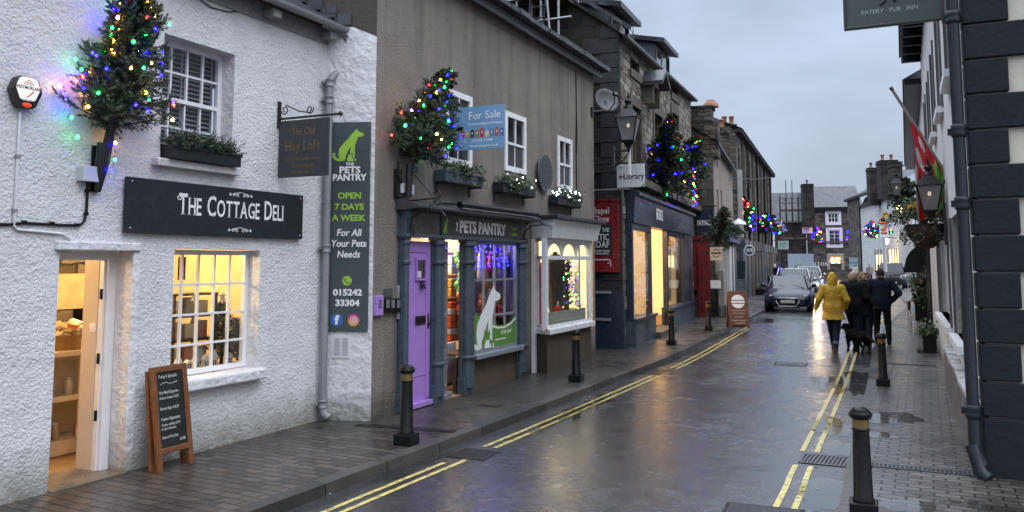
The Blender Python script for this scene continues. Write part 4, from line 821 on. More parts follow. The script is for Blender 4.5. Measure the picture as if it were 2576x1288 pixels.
for i, (cc, h) in enumerate(hc):
    hm = pm('house_paint_%d' % i, cc, .5, .03, 4); x = Wf * (.13 + .098 * i); ww = Wf * .08; hh = Hf * h; m.prism([(x, Hf * .28), (x + ww, Hf * .28), (x + ww, Hf * .28 + hh * .8), (x + ww / 2, Hf * .28 + hh), (x, Hf * .28 + hh * .8)], -.0212, -.0203, hm); m.box(x + ww * .35, x + ww * .6, -.0216, -.0213, Hf * .28 + hh * .4, Hf * .28 + hh * .62, LETW)
m.build('painted_houses', fs)
MB().box(.0, .14, -.02, .0, Hf * .45, Hf * .55, STEEL).box(-.12, .0, -.06, .04, Hf * .3, Hf * .7, STEEL).build('wall_arm', fs)
# ---- fir tree on the tan wall
b_ = TAN.uv(1014, 425, -.1); M2 = TAN.at(b_[0], 0, b_[1]); root = thing('wall_tree', 'dense fir tree on a scroll bracket above the pet shop door', 'christmas tree', M2, 'fir trees fixed to house fronts')
pts = fir(root, Vector((.02, -.18, 0)), Vector((.34, -.5, 1.2)), .52, 13, 120, 12, 20, .04, .1, wd=.007, prof=lambda t: (1 - t) ** .7 * (.7 + .3 * min(1, t / .2)) if t < .8 else .2)
light_string('coloured lights wound round the fir above the pet shop door', M2, pts, 60, 15, .015)
wb = thing('wall_bracket', 'black iron scroll bracket and socket under the fir by the pet shop', 'bracket', M2)
MB().box(-.06, .05, -.06, 0, -.35, -.0, IRON).tube([(.02, -.17, -.36), (.02, -.18, .06)], .045, IRON, 10).build('socket', wb)
m = MB(); m.tube([(.02, -.18, -.4), (.02, -.55, -.38)], .011, IRON, 6).tube([(.02, -.18, .0), (.02, -.34, -.16), (.02, -.5, -.33)], .011, IRON, 6); [scroll(m, (.02, -.55 + dy, -.38 + dz), .05, .03, 0, 1, IRON, .009, 'yz') for dy, dz in ((-.04, .04), (-.04, -.05))]; scroll(m, (.02, -.27, -.02), .035, .02, 0, 1, IRON, .008, 'yz'); m.build('scroll', wb)
a = TAN.rect(1011, 461, 1039, 489, -.08); jb = thing('junction_box', 'white junction box under the iron bracket on the tan wall', 'junction box', TAN.at(a[0], 0, a[2])); MB().box(0, a[1] - a[0], -.07, 0, 0, a[3] - a[2], GREYPL).box(-.004, a[1] - a[0] + .004, -.1, -.072, -.004, a[3] - a[2] + .004, WHITE).build('case', jb, bev=.006); MB().tube([(.02, -.03, .0), (.01, -.03, -.12), (.02, -.06, -.3)], .009, BLACK, 6).tube([(-.03, -.04, .4), (-.05, -.06, .2), (0, -.08, .12)], .01, BLACK, 6).build('cable', jb)
# ---- pet shopfront
pets = thing('pet_shopfront', 'slate blue timber shopfront of the pet shop with moulded pilasters', 'shopfront', TAN.M)
def uy(px, y=FY): return TAN.uv(px, 750, y)[0]
pil = [(uy(1015), uy(1030)), (uy(1092), uy(1116)), (uy(1167), uy(1191)), (uy(1305), uy(1322))]
for i, (a, b) in enumerate(pil):
    m = MB(); cx = (a + b) / 2; r = (b - a) / 2
    m.box(a + .01, b - .01, FY + .03, -.01, .105, 2.3, SLATEPAINT); m.tube([(cx, FY + .02, .2), (cx, FY + .02, 2.25)], r * .72, SLATEPAINT, 10)
    for z in (.62, 1.95, 2.2): m.lathe([(r * .7, -.03), (r * .95, -.02), (r * .95, .02), (r * .7, .03)], SLATEPAINT, (cx, FY + .02, z), 12)
    m.box(a - .005, b + .005, FY - .02, -.0, .105, .34, SLATEPAINT).box(a, b, FY - .02, -.0, 2.23, 2.34, SLATEPAINT); m.build('pilaster', pets, bev=.006)
fz0, fz1 = 2.30, 2.60
m = MB(); m.box(SF0, SF1, FY - .02, .1, fz0, fz1, SLATEPAINT).box(SF0 - .02, SF1 + .02, FY - .05, .1, fz0 - .035, fz0 + .012, SLATEPAINT); m.build('fascia', pets, bev=.005)
m = MB(); m.prism([(FY - .26, fz1 + .02), (FY - .26, fz1 + .06), (-.0, fz1 + .16), (0, fz1), (FY - .06, fz1)], SF0 - .06, SF1 + .05, pm('lead_cornice', (.05, .052, .058), .45, .3, 6), 'x'); m.build('cornice', pets, bev=.008)
s0, s1 = uy(1108, FY - .03), uy(1311, FY - .03); zz0, zz1 = fz0 + .015, fz1 - .015
MB().box(SF0 + .14, s0 - .14, FY - .026, FY - .02, zz0, zz1, pm('fascia_panel', (.05, .045, .045), .4, .3, 5)).build('blank_panel', pets)
sg = thing('shop_sign', 'dark fascia sign with bold white lettering over the pet shop window', 'sign', TAN.at(s0, FY - .021, zz0)); Ws, Hs = s1 - s0, zz1 - zz0
MB().box(0, Ws, -.02, 0, 0, Hs, pm('fascia_dark', (.028, .032, .032), .4, .2, 5)).build('board', sg)
m = MB(); s_ = Hs * .86; m.text('PETS PANTRY', Ws * .48, Hs * .2, s_, LETW, -.021, Ws * .58 / s_ / text_w('PETS PANTRY', 1, .04), 'CENTER', .04, .004); m.text('THE', Ws * .172, Hs * .22, Hs * .26, LETW, -.021, 1, 'LEFT', .03, .004, rot=RAD(90))
m.text('Pet Supplies &', Ws * .885, Hs * .55, Hs * .28, LETGREEN, -.021, .5, 'CENTER', .02, .003); m.text('Accessories', Ws * .885, Hs * .2, Hs * .28, LETGREEN, -.021, .55, 'CENTER', .02, .003); m.build('lettering', sg)
m = MB(); [poly2(m, q, .16, Hs * .8, Ws * .015, Hs * .1, LETGREEN, -.0225, -.0205) for q in (DOG, TAIL)]; m.build('emblem', sg)
# lilac door
d0, d1 = pil[0][1], pil[1][0]; pd_ = MB(); dy = FY + .07
pd_.box(d0, d1, dy, dy + .05, .16, 2.22, PURPLE); [pd_.box(d0 + .01 + i * (d1 - d0) / 6, d0 + .01 + (i + .93) * (d1 - d0) / 6, dy - .006, dy, .55, 2.2, PURPLE) for i in range(0)]; pd_.box(d0 - .01, d1 + .01, dy - .07, dy + .05, .12, .18, PURPLE).box(d0, d1, dy - .008, dy, .5, .52, PURPLE)
pd_.box(d0, d0 + .1, dy - .012, dy, .2, 2.2, PURPLE).box(d1 - .1, d1, dy - .012, dy, .2, 2.2, PURPLE).box(d0 + .1, d1 - .1, dy - .012, dy, 2.08, 2.2, PURPLE)
door_o = pd_.build('door', pets, bev=.004); door_o['label'] = 'lilac plank door with small window'
dw = (uy(1046, dy), uy(1066, dy)); zw0, zw1 = TAN.uv(1056, 700, dy)[1], TAN.uv(1056, 654, dy)[1]
m = MB(); a, b = dw; m.box(a - .03, b + .03, dy - .026, dy, zw0 - .03, zw0, PURPLE).box(a - .03, b + .03, dy - .026, dy, zw1, zw1 + .03, PURPLE).box(a - .03, a, dy - .026, dy, zw0, zw1, PURPLE).box(b, b + .03, dy - .026, dy, zw0, zw1, PURPLE).box(a, b, dy - .008, dy - .002, zw0, zw1, DARKGLASS).box(a + .005, a + (b - a) * .55, dy - .012, dy - .009, zw0 + .01, zw0 + (zw1 - zw0) * .4, PAPER); m.build('door_window', door_o)
zk = TAN.uv(1058, 717, dy)[1]; uk = uy(1058, dy); m = MB(); m.ball((uk, dy - .03, zk), .035, IRON, 8, (1, .6, 1.2)).tube([(uk - .03, dy - .02, zk + .03), (uk - .04, dy - .05, zk - .05), (uk + .04, dy - .05, zk - .05), (uk + .03, dy - .02, zk + .03)], .01, IRON, 6).prism([(uk - .035, zk + .03), (uk - .015, zk + .06), (uk, zk + .035), (uk + .015, zk + .06), (uk + .035, zk + .03)], dy - .04, dy - .015, IRON); m.build('knocker', door_o)
zl = TAN.uv(1057, 805, dy)[1]; ul0, ul1 = uy(1045, dy), uy(1069, dy); MB().box(ul0, ul1, dy - .018, dy, zl - .055, zl + .055, IRON).box(ul0 + .02, ul1 - .02, dy - .026, dy - .018, zl - .03, zl + .03, BLACK).build('letterbox', door_o, bev=.004)
zh = TAN.uv(1088, 805, dy)[1]; uh = d1 - .05; MB().box(uh - .018, uh + .018, dy - .016, dy, zh - .1, zh + .09, IRON).tube([(uh, dy - .05, zh + .05), (uh, dy - .06, zh), (uh, dy - .03, zh - .06)], .012, IRON, 6).build('handle', door_o)
# recessed glazed entrance
e0, e1 = pil[1][1], pil[2][0]; GREYP = pm('door_grey', (.2, .22, .25), .4, .15, 5)
m = MB(); m.T = TR(e0 + .0, FY + .06, 0, RAD(15)); Lw = .44
m.box(0, Lw, 0, .04, .14, .75, GREYP).box(0, .06, 0, .04, .75, 2.24, GREYP).box(Lw - .06, Lw, 0, .04, .75, 2.24, GREYP).box(.06, Lw - .06, 0, .04, 2.14, 2.24, GREYP).box(.06, Lw - .06, 0, .04, 1.2, 1.25, GREYP).box(.06, Lw - .06, 0, .04, 1.68, 1.73, GREYP).box(-.02, Lw + .02, -.06, .04, .12, .17, GREYP); [m.box(.1, Lw - .1, -.012, 0, z, z + .02, GREYP) for z in (.26, .42, .62)]
go = m.build('glass_door', pets, bev=.004); m = MB(); m.T = TR(e0 + .0, FY + .06, 0, RAD(15)); m.box(.06, Lw - .06, .018, .022, .75, 2.14, GLASS); m.build('pane', go)
m = MB(); m.box(e0 + .7, e1 + 1.1, .62, .68, .12, .72, WHITE).box(e0 - .05, e1 + .02, -.08, .62, .105, .12, pm('worn_step', (.16, .12, .08), .5, .3, 6)); m.build('porch_panel', pets)
# display window
g0, g1 = pil[2][1], pil[3][0]; gz0_ = TAN.uv(1250, 893, FY)[1]; gz0_ = TAN.uv(1191, 893, FY)[1]
wn = sash(pets, g0, g1, gz0_, 2.27, FY + .03, 4, 3, 0, .05, .03, GLASS, GREYP, split=-.02); MB().box(g0 - .02, g1 + .05, FY - .08, .1, gz0_ - .07, gz0_ - .0, GREYP).build('window_sill', pets, bev=.01)
MB().box(g0, g1, FY + .06, .1, .1, gz0_ - .07, roughcast('brown_render', (.12, .085, .06), 40, .008, .3, .2)).build('stall_riser', pets)
m = MB(); m.box(e1 - .01, SF1, .02, .06, .1, gz0_ - .02, DARKW); m.build('inner_riser', pets)
PETROOM = pm('pet_room', (.5, .42, .33), .7, .2, 3); room(tan, e0 - .5, SF1 + .1, .15, 3.0, .108, 2.5, PETROOM, FLOORW)
for p, e_, c in (((e0 + .75, .8, 2.4), 14, (1, .8, .55)), ((e0 + 1.6, 1.6, 2.35), 16, (1, .8, .55)), ((g0 + .5, 1.0, 2.3), 10, (1, .8, .6)), ((g1 - .3, 1.1, 2.3), 6, (1, .85, .65))): lamp('pet_shop_lamp', p, e_, c, .06, tan)
# window stickers: green sweep, white dog, grey cat
STW = pm('sticker_white', (.75, .76, .76), .4, .03, 4); STG = pm('sticker_green', (.1, .24, .04), .4, .08, 4)
st = thing('window_sticker', 'green sweep sticker with white dog silhouette on the pet shop window', 'window sticker', TAN.at(g0, FY + .034, gz0_)); Wg, Hg = g1 - g0, 2.27 - gz0_
m = MB(); top = [(0, .36), (.12, .335), (.25, .3), (.4, .25), (.55, .22), (.7, .215), (.85, .24), (1, .30)]
for (xa, za), (xb, zb) in zip(top, top[1:]): m.add([(xa * Wg + .0, 0, .05), (xb * Wg, 0, .05), (xb * Wg, 0, zb * Hg), (xa * Wg, 0, za * Hg)], [(0, 1, 2, 3)], STG)
for (xa, za), (xb, zb) in zip(top[3:], top[4:]): m.add([(xa * Wg, -.001, za * Hg - .05), (xb * Wg, -.001, zb * Hg - .05), (xb * Wg, -.001, zb * Hg - .02), (xa * Wg, -.001, za * Hg - .02)], [(0, 1, 2, 3)], STW)
m.build('sweep', st); m = MB()
for q in (DOG, TAIL): poly2(m, [(a, b) for a, b in q], Wg * .78, Hg * .56, -Wg * .02 - .06, .05, STW, -.004, -.002)
poly2(m, CATP, Wg * .85, Hg * .5, Wg * .27, .05, STG, -.006, -.005); poly2(m, CATP, Wg * .5, Hg * .25, Wg * .3, .05, STW, -.008, -.007); m.build('dog', st)
m = MB(); m.text('015242 33304', Wg * .74, Hg * .135, .075, STW, -.003, .85, 'CENTER', .02, .001); m.box(Wg * .5, Wg * .74, -.002, -.001, Hg * .085, Hg * .095, STW); m.build('lettering', st)
def ud(px, y): return TAN.uv(px, 750, y)[0]
# blue lights across the window head and in the entrance
t = thing('light_string', 'blue icicle lights across the head of the pet shop window', 'fairy lights', TAN.M, 'strings of coloured lights'); rr = random.Random(31); P = []
for k in range(46): u = g0 + .03 + (g1 - g0 - .06) * k / 45; P.append(Vector((u, .06, 2.2 - (k % 5) * .075 - rr.random() * .05)))
MB().tube([(p.x, .065, 2.22) for p in P], .003, BLACK, 4).build('cable', t); [bulb(t, p, 'blue', .013) for p in P]
t = thing('light_string', 'blue lights hanging inside the pet shop doorway', 'fairy lights', TAN.M, 'strings of coloured lights'); P = [Vector((ud(1146, .8) + rr.random() * .4, .7 + rr.random() * .3, 2.2 - rr.random() * .55)) for k in range(22)]
MB().tube(P, .002, BLACK, 3).build('cable', t); [bulb(t, p, 'blue', .011) for p in P]
# goods: sacks, treat bags, plush toys, hanging leads
GC_ = [pm('goods_%d' % i, c, .5, .25, 9) for i, c in enumerate(((.4, .22, .03), (.35, .03, .03), (.05, .2, .06), (.45, .4, .35), (.25, .13, .06), (.03, .04, .12), (.4, .08, .02), (.15, .1, .2)))]
def sack(label, M, w, h, d, mats): 
    t = thing('sack', label, 'sack', M, 'sacks of pet food'); m = MB(); k = len(mats) * 2
    for i in range(k): m.box(-w / 2 * (1 - .03 * (i % 2)), w / 2 * (1 - .03 * (i % 2)), 0, d, h * i / k, h * (i + 1) / k - .002, mats[i % len(mats)])
    m.build('bag', t, bev=.02); MB().box(-w / 2, w / 2, d * .4, d * .6, h, h + .05, mats[0]).build('top_seam', t)
def ud(px, y): return TAN.uv(px, 750, y)[0]
sack('striped orange and white sack standing on the porch panel', TAN.at(ud(1150, .68), .68, .72), .42, .62, .2, [GC_[6], GC_[3], GC_[6]]); sack('yellow sack on top of the striped sack in the doorway', TAN.at(ud(1151, .7), .7, 1.4), .42, .3, .2, [GC_[0]]); sack('pale cream sack at the top of the doorway pile', TAN.at(ud(1151, .74), .74, 1.76), .4, .3, .2, [GC_[3]])
DU = TAN.uv(1191, 700, .3)[0] - g0; DX0, DX1 = TAN.uv(1186, 700, .52)[0], TAN.uv(1312, 700, .52)[0]
def ud(px, y): return TAN.uv(px, 750, y)[0]
def plush(label, M, s, body, nose): 
    t = thing('plush_toy', label, 'soft toy', M, 'soft toys in the pet shop window'); m = MB(); m.ball((0, 0, .5 * s), .42 * s, body, 9, (1, .9, 1.2)).ball((0, -.05 * s, 1.15 * s), .32 * s, body, 9); [m.ball((sx * .24 * s, 0, 1.42 * s), .12 * s, body, 6) for sx in (-1, 1)]; [m.tube([(sx * .3 * s, -.1 * s, .7 * s), (sx * .5 * s, -.3 * s, .45 * s)], [.14 * s, .1 * s], body, 7) for sx in (-1, 1)]; [m.tube([(sx * .2 * s, -.1 * s, .2 * s), (sx * .3 * s, -.5 * s, .12 * s)], [.16 * s, .12 * s], body, 7) for sx in (-1, 1)]
    m.build('body', t); m = MB(); m.ball((0, -.34 * s, 1.1 * s), .1 * s, nose, 6); m.build('muzzle', t)
shz = gz0_ + .0
MB().box(g0 - .02, DX1, .1, .5, shz - .02, shz, DARKW).build('display_shelf', pets); MB().box(g0 + DU, DX1, .3, .5, shz + .55, shz + .57, DARKW).build('display_shelf', pets)
MB().box(DX0, DX1, .52, .54, shz - .02, 2.3, pm('display_back', (.16, .13, .16), .7, .3, 4)).build('display_back', pets)
for i in range(10):
    u = g0 + DU + .08 + (i % 5) * (g1 - g0 - .16) / 4; z = shz + (.575 if i < 5 else .3)
    y = .38 if i < 5 else .36
    plush('soft toy sitting on the pet shop display shelf', TAN.at(u, y, z), .14 + .03 * (i % 3), GC_[(i * 5 + 1) % 8], GC_[3])
for i in range(4): plush('soft toy in the lower right of the pet shop window', TAN.at(g1 + DU - .12 - .22 * i, .25, shz + (.42 if i % 2 else .36)), .15, GC_[(2, 3, 4, 1)[i]], GC_[3])
MB().box(g0 + DU, DX1, .16, .5, shz + .28, shz + .30, DARKW).build('display_shelf', pets)
for i in range(9):
    u = g0 + DU * .75 + .07 + i * (g1 - g0 - .14) / 8; t = thing('hanging_toy', 'long toy hanging on a hook at the head of the pet shop window', 'pet toy', TAN.at(u, .22, 2.12), 'toys hanging in the pet shop window'); h = .3 + .12 * (i % 3)
    MB().lathe([(.012, 0), (.03, -.08), (.045, -h * .6), (.05, -h), (.001, -h - .03)], GC_[(i * 3) % 8], n=8).build('body', t); MB().tube([(0, 0, 0), (0, 0, .12)], .004, STEEL, 4).build('hook', t)
gl_ = thing('garland', 'green and red garland of plush toys beside the open shop door', 'garland', TAN.at(ud(1162, .55), .55, 0)); m = MB(); rr = random.Random(8)
for k in range(16): m.ball((rr.uniform(-.06, .06) + (.08 if k > 8 else -.02), rr.uniform(-.05, .05), 2.05 - k * .075), .075, GC_[2] if k < 8 else GC_[1 if k % 2 else 4], 7)
m.build('plush', gl_)
# keysafes, intercom and meter plate
KP = pm('grey_box', (.07, .075, .08), .4, .15, 5)
def wallbox(name, label, cat, r, th, mat, y=0, grp=None): 
    a = TAN.rect(*r, y - th); t = thing(name, label, cat, TAN.at(a[0], y, a[2]), grp); MB().box(0, a[1] - a[0], -th, 0, 0, a[3] - a[2], mat).build('case', t, bev=.008); return t, a[1] - a[0], a[3] - a[2]
t, ww, hh = wallbox('intercom', 'lilac intercom box on the tan wall left of the keysafes', 'intercom', (947, 744, 965, 793), .05, PURPLE); m = MB(); [m.box(ww * .35, ww * .65, -.056, -.05, hh * f, hh * f + .02, SIGNSLATE) for f in (.4, .55, .7)]; m.build('button', t)
for i, (x, lab) in enumerate(((969, 'left keysafe beside the lilac intercom'), (982, 'middle keysafe of the three black ones'), (996, 'right keysafe nearest the pilaster'))):
    t, ww, hh = wallbox('keysafe', lab, 'keysafe', (x, 751, x + 12, 785), .06, BLACK, 0, 'black keysafes'); MB().box(ww * .2, ww * .85, -.07, -.06, hh * .3, hh * .9, STEEL).build('dial', t, bev=.005)
t, ww, hh = wallbox('meter_plate', 'dark metal plate above the keysafes', 'plate', (968, 725, 988, 748), .02, KP)
t, ww, hh = wallbox('meter_box', 'grey meter box half behind the shopfront pilaster', 'meter box', (1003, 718, 1014, 802), .04, pm('meter_grey', (.25, .26, .27), .4, .2, 6)); MB().box(ww * .2, ww * .8, -.046, -.04, hh * .5, hh * .8, DARKGLASS).build('window', t)
# strip light above the cornice, ornamental corbel brackets
sl = thing('strip_light', 'long black tube light on arms above the pet shop cornice', 'light', TAN.M); a = TAN.uv(1156, 509, -.36); b = TAN.uv(1352, 545, -.36)
zt_ = (a[1] + b[1]) / 2; MB().tube([(a[0], -.36, zt_), (b[0], -.36, zt_)], .045, BLACK, 12).build('tube', sl); MB().box(a[0] + .06, b[0] - .06, -.38, -.345, zt_ - .05, zt_ - .04, GREYPL).build('diffuser', sl); m = MB()
for u in (a[0] - .02, (a[0] + b[0]) / 2, b[0] - .3): m.tube([(u, 0, zt_ - .02), (u, -.12, zt_ + .02), (u + .03, -.33, zt_ + .01)], .011, IRON, 6).box(u - .02, u + .02, -.012, 0, zt_ - .1, zt_ + .06, IRON)
m.build('arm', sl)
for (px, py, lab) in ((1032, 575, 'black scroll hook at the left end of the pet shop fascia'), (1318, 600, 'black scroll hook between the two shopfronts')):
    a = TAN.uv(px, py, FY - .03); t = thing('scroll_bracket', lab, 'bracket', TAN.at(a[0], FY - .03, a[1])); m = MB()
    m.tube([(0, 0, -.02), (0, -.02, .12), (0, -.12, .2), (0, -.34, .22), (0, -.46, .2), (0, -.5, .15)], .011, IRON, 6); scroll(m, (0, -.03, -.05), .04, .02, RAD(60), 1.0, IRON, .009, 'yz'); scroll(m, (0, -.06, .27), .045, .02, RAD(250), 1.1, IRON, .009, 'yz'); scroll(m, (0, -.3, .26), .035, .015, RAD(250), -1, IRON, .009, 'yz'); m.build('iron', t)
# ---- white bay window shop
bay = thing('bay_shopfront', 'white bay window shopfront with row of small arched lights', 'shopfront', TAN.M)
bz = [TAN.uv(1377, y, BY)[1] for y in (843, 828, 653, 643, 599, 552)]    # sill bottom, sill top, transom bottom/top, fascia bottom/top
sb, stp, tb, tt, fb_, ft = bz
TF = 1.0; BE = .0
def bw(mb, y_, a, b, vert=False): pass
m = MB(); pr = [(B0 - .02, .05), (B0 - .02, -.02), (B1, BY), (B2, BY), (B2 + .16, -.02), (B2 + .16, .05)]
def grow(d): return [(B0 - .02, .05), (B0 - .02 - d, -.0), (B1 - d * .6, BY - d), (B2 + d * .6, BY - d), (B2 + .16 + d, -.0), (B2 + .16, .05)]
MB().prism(grow(.06), sb - .0, stp, WHITE2, 'z').build('window_sill', bay, bev=.012)
MB().prism(grow(-.015), .09, sb, roughcast('bay_render', (.1, .075, .055), 40, .008, .3, .2), 'z').build('stall_riser', bay)
m = MB(); m.add([(q[0], q[1], z) for z, d in ((fb_, .1), (ft, .18)) for q in grow(d)], [(i, i + 1, i + 7, i + 6) for i in range(5)] + [(6, 7, 8, 9, 10, 11), (5, 4, 3, 2, 1, 0)], pm('bay_fascia', (.8, .81, .82), .4, .08, 4)); m.build('fascia', bay, bev=.008)
MB().prism(grow(.26), ft + .003, ft + .07, pm('lead_top', (.035, .035, .04), .5, .3, 6), 'z').build('lead_cap', bay, bev=.01)
m = MB()
for (x, y) in ((B0 + .02, -.02), (B1, BY + .03), (B2, BY + .03), (B2 + .13, -.02)): m.box(x - .045, x + .045, y - .03, y + .06, stp, fb_, WHITE2)
m.box(B1 + .045, B2 - .045, BY + .01, BY + .06, tb, tt, WHITE2).box(B1 + .045, B2 - .045, BY + .01, BY + .06, fb_ - .05, fb_, WHITE2).box(B1 + .045, B2 - .045, BY + .01, BY + .06, stp, stp + .05, WHITE2)
for z0, z1 in ((tb, tt), (fb_ - .05, fb_), (stp, stp + .05)): m.add([(B0 + .065, -.035, z0), (B1 - .045, BY + .02, z0), (B1 - .045, BY + .06, z0), (B0 + .065, .005, z0), (B0 + .065, -.035, z1), (B1 - .045, BY + .02, z1), (B1 - .045, BY + .06, z1), (B0 + .065, .005, z1)], [(0, 1, 5, 4), (2, 3, 7, 6), (4, 5, 6, 7), (3, 2, 1, 0)], WHITE2)
fo = m.build('frame', bay, bev=.004)
m = MB(); N_ = 3; wd_ = (B2 - B1 - .09) / N_
for i in range(N_):   # arched lights: spandrels cut by a round arch
    x0 = B1 + .045 + i * wd_; x1 = x0 + wd_; c = (x0 + x1) / 2; r = wd_ / 2 - .03; zs = tt + .0; zt2 = fb_ - .05; hr = min(r, zt2 - zs - .05)
    arch = [(c + r * math.cos(RAD(180 - 15 * k)), zs + (zt2 - zs - .03 - hr) + hr * math.sin(RAD(180 - 15 * k))) for k in range(13)]
    m.prism([(x0, zs), (c - r, zs)] + arch[:7] + [(c, zt2), (x0, zt2)], BY + .015, BY + .055, WHITE2); m.prism([(c, zt2)] + arch[6:] + [(c + r, zs), (x1, zs), (x1, zt2)], BY + .015, BY + .055, WHITE2)
m.build('arched_tracery', bay)
m = MB(); m.box(B1, B2, BY + .035, BY + .04, stp, fb_, GLASS); m.build('pane', bay); m = MB(); m.add([(B0 + .02, -.0, stp), (B1, BY + .04, stp), (B1, BY + .04, fb_), (B0 + .02, 0, fb_)], [(0, 1, 2, 3)], GLASS); m.build('pane', bay); m = MB(); m.add([(B2, BY + .04, stp), (B2 + .13, 0, stp), (B2 + .13, 0, fb_), (B2, BY + .04, fb_)], [(0, 1, 2, 3)], GLASS); m.build('pane', bay)
a = TAN.uv(1343, 900, -.02)[0]; MB().box(a - .05, a + .04, -.06, .1, .1, fb_, WHITE2).build('door_post', bay, bev=.006)
BAYGLOW = pm('glowing_bay_room', (.62, .55, .42), .7, .1, 3); _p = BAYGLOW.node_tree.nodes['Principled BSDF']; _p.inputs['Emission Color'].default_value = (1, .76, .44, 1); _p.inputs['Emission Strength'].default_value = .85  # room surfaces emit warm light themselves, an added glow beside the lamps
room(tan, B0 - .0, TE - .04, .14, 2.6, sb, 2.44, BAYGLOW, BAYGLOW)
m = MB(); m.poly([(B0, .14, stp - .02), (B0, -.0, stp - .02), (B1, BY + .06, stp - .02), (B2, BY + .06, stp - .02), (B2 + .12, .0, stp - .02), (B2 + .12, .14, stp - .02)], BAYGLOW); m.build('window_shelf', bay)
for p, e_ in (((B1 + .2, .3, 2.36), 9), ((B2 - .1, .35, 2.36), 10), ((B1 + 1.2, 1.2, 2.36), 18)): lamp('bay_shop_lamp', p, e_, (1, .74, .42), .06, tan)
def mannequin(label, M, col, h=1.15, scarf=None):
    t = thing('mannequin', label, 'mannequin', M, 'dressed forms in the bay window'); MB().lathe([(.14, 0), (.12, .2), (.16, h * .45), (.13, h * .6), (.2, h * .85), (.17, h * .93), (.05, h * .96), (.045, h * 1.03), (.001, h * 1.04)], col, n=14).build('garment', t); m = MB(); [m.tube([(sx * .19, 0, h * .88), (sx * .24, -.02, h * .6), (sx * .2, -.05, h * .4)], [.055, .05, .04], col, 8) for sx in (-1, 1)]; m.build('sleeve', t)
    if scarf: MB().lathe([(.06, h * .9), (.1, h * .92), (.09, h * 1.0), (.05, h)], scarf, n=12).build('scarf', t)
REDC = pm('red_cloth', (.45, .02, .025), .7, .15, 8); DKC = pm('dark_cloth', (.03, .032, .04), .8, .2, 8); BLKC = pm('black_cloth', (.012, .012, .014), .85, .2, 8)
mannequin('long red dress on the left of the bay window', TAN.at(TAN.uv(1353, 750, .12)[0], .12, stp), REDC, 1.15); mannequin('dark coat on a stand behind the bay corner post', TAN.at(TAN.uv(1397, 750, .1)[0], .1, stp), DKC, 1.25, BLKC); mannequin('second dark coat behind the lit tree in the bay', TAN.at(TAN.uv(1410, 750, .3)[0], .3, stp), DKC, 1.2)
t = thing('handbag', 'black handbag hanging against the red dress in the bay', 'handbag', TAN.at(TAN.uv(1366, 750, .02)[0], .02, stp + .75)); MB().ball((0, 0, 0), .13, BLKC, 9, (.8, .5, 1.3)).build('bag', t); MB().tube([(-.06, 0, .14), (0, 0, .3), (.06, 0, .14)], .008, BLKC, 5).build('strap', t)
lt = thing('small_tree', 'small fir with coloured lights inside the bay window', 'christmas tree', TAN.at(TAN.uv(1428, 750, .02)[0], .02, stp)); pts = fir(lt, Vector((0, 0, 0)), Vector((0, 0, 1.15)), .26, 51, 50, 7, 10, .03, .06)
light_string('coloured lights on the small fir inside the bay window', TAN.at(TAN.uv(1428, 750, .02)[0], .02, stp), pts, 30, 52, .009, ('amber', 'blue', 'green', 'amber', 'white'))
t = thing('light_string', 'lights strung down the right panes of the bay window', 'fairy lights', TAN.M, 'strings of coloured lights'); P = [Vector((B2 - .35 + .03 * math.sin(k * 2.3), -.14 + .05 * math.cos(k), stp + 1.1 - k * .075)) for k in range(13)]; MB().tube(P, .002, BLACK, 3).build('cable', t); [bulb(t, p, ('green', 'blue', 'amber')[k % 3], .009) for k, p in enumerate(P)]
fr_ = tag(MB().box(0, B2 - B1 - .15, 0, .02, 0, .25, pm('pale_fringe', (.5, .5, .36), .8, .25, 30)).build('fringe_cloth', None, TAN.at(B1 + .08, BY + .1, stp)), 'pale fringed cloth along the foot of the bay window', 'cloth')
for i, (du, lab) in enumerate(((.5, 'red lidded jar left of the small fir in the bay'), (1.2, 'red gift bag right of the small fir in the bay'))):
    t = thing('gift_bag', lab, 'gift', TAN.at(B1 + du, -.05, stp + .02)); MB().box(-.07, .07, -.04, .04, 0, .3, REDC).build('bag', t, bev=.01); MB().tube([(-.04, 0, .3), (0, 0, .38), (.04, 0, .3)], .006, PAPER, 5).build('handle', t)
# satellite dish on the far corner
a = TAN.uv(1489, 282); t = thing('satellite_dish', 'grey satellite dish on the far corner of the tan house', 'satellite dish', TAN.at(a[0] - .03, -.02, a[1]))
dM = Matrix.Translation((.36, -.2, .3)) @ Matrix.Rotation(RAD(-42), 4, 'Z') @ Matrix.Rotation(RAD(-18), 4, 'X')
m = MB(); m.T = dM; m.lathe([(.001, .06), (.1, .055), (.2, .035), (.27, .005), (.275, 0), (.27, -.004), (.2, .022), (.1, .043), (.001, .047)], PLATE, n=30, ax='y'); m.build('reflector', t); m = MB(); m.T = dM; m.tube([(0, -.0, -.26), (.02, -.22, -.2), (.02, -.3, -.05)], .013, IRON, 6).box(-.025, .065, -.36, -.28, -.07, .0, IRON); m.build('arm', t)
MB().tube([(0, 0, 0), (.12, -.14, .02), (.34, -.18, .1), (.37, -.16, .28)], .022, IRON, 8).box(-.05, .05, -.02, .02, -.09, .09, IRON).build('mount', t)
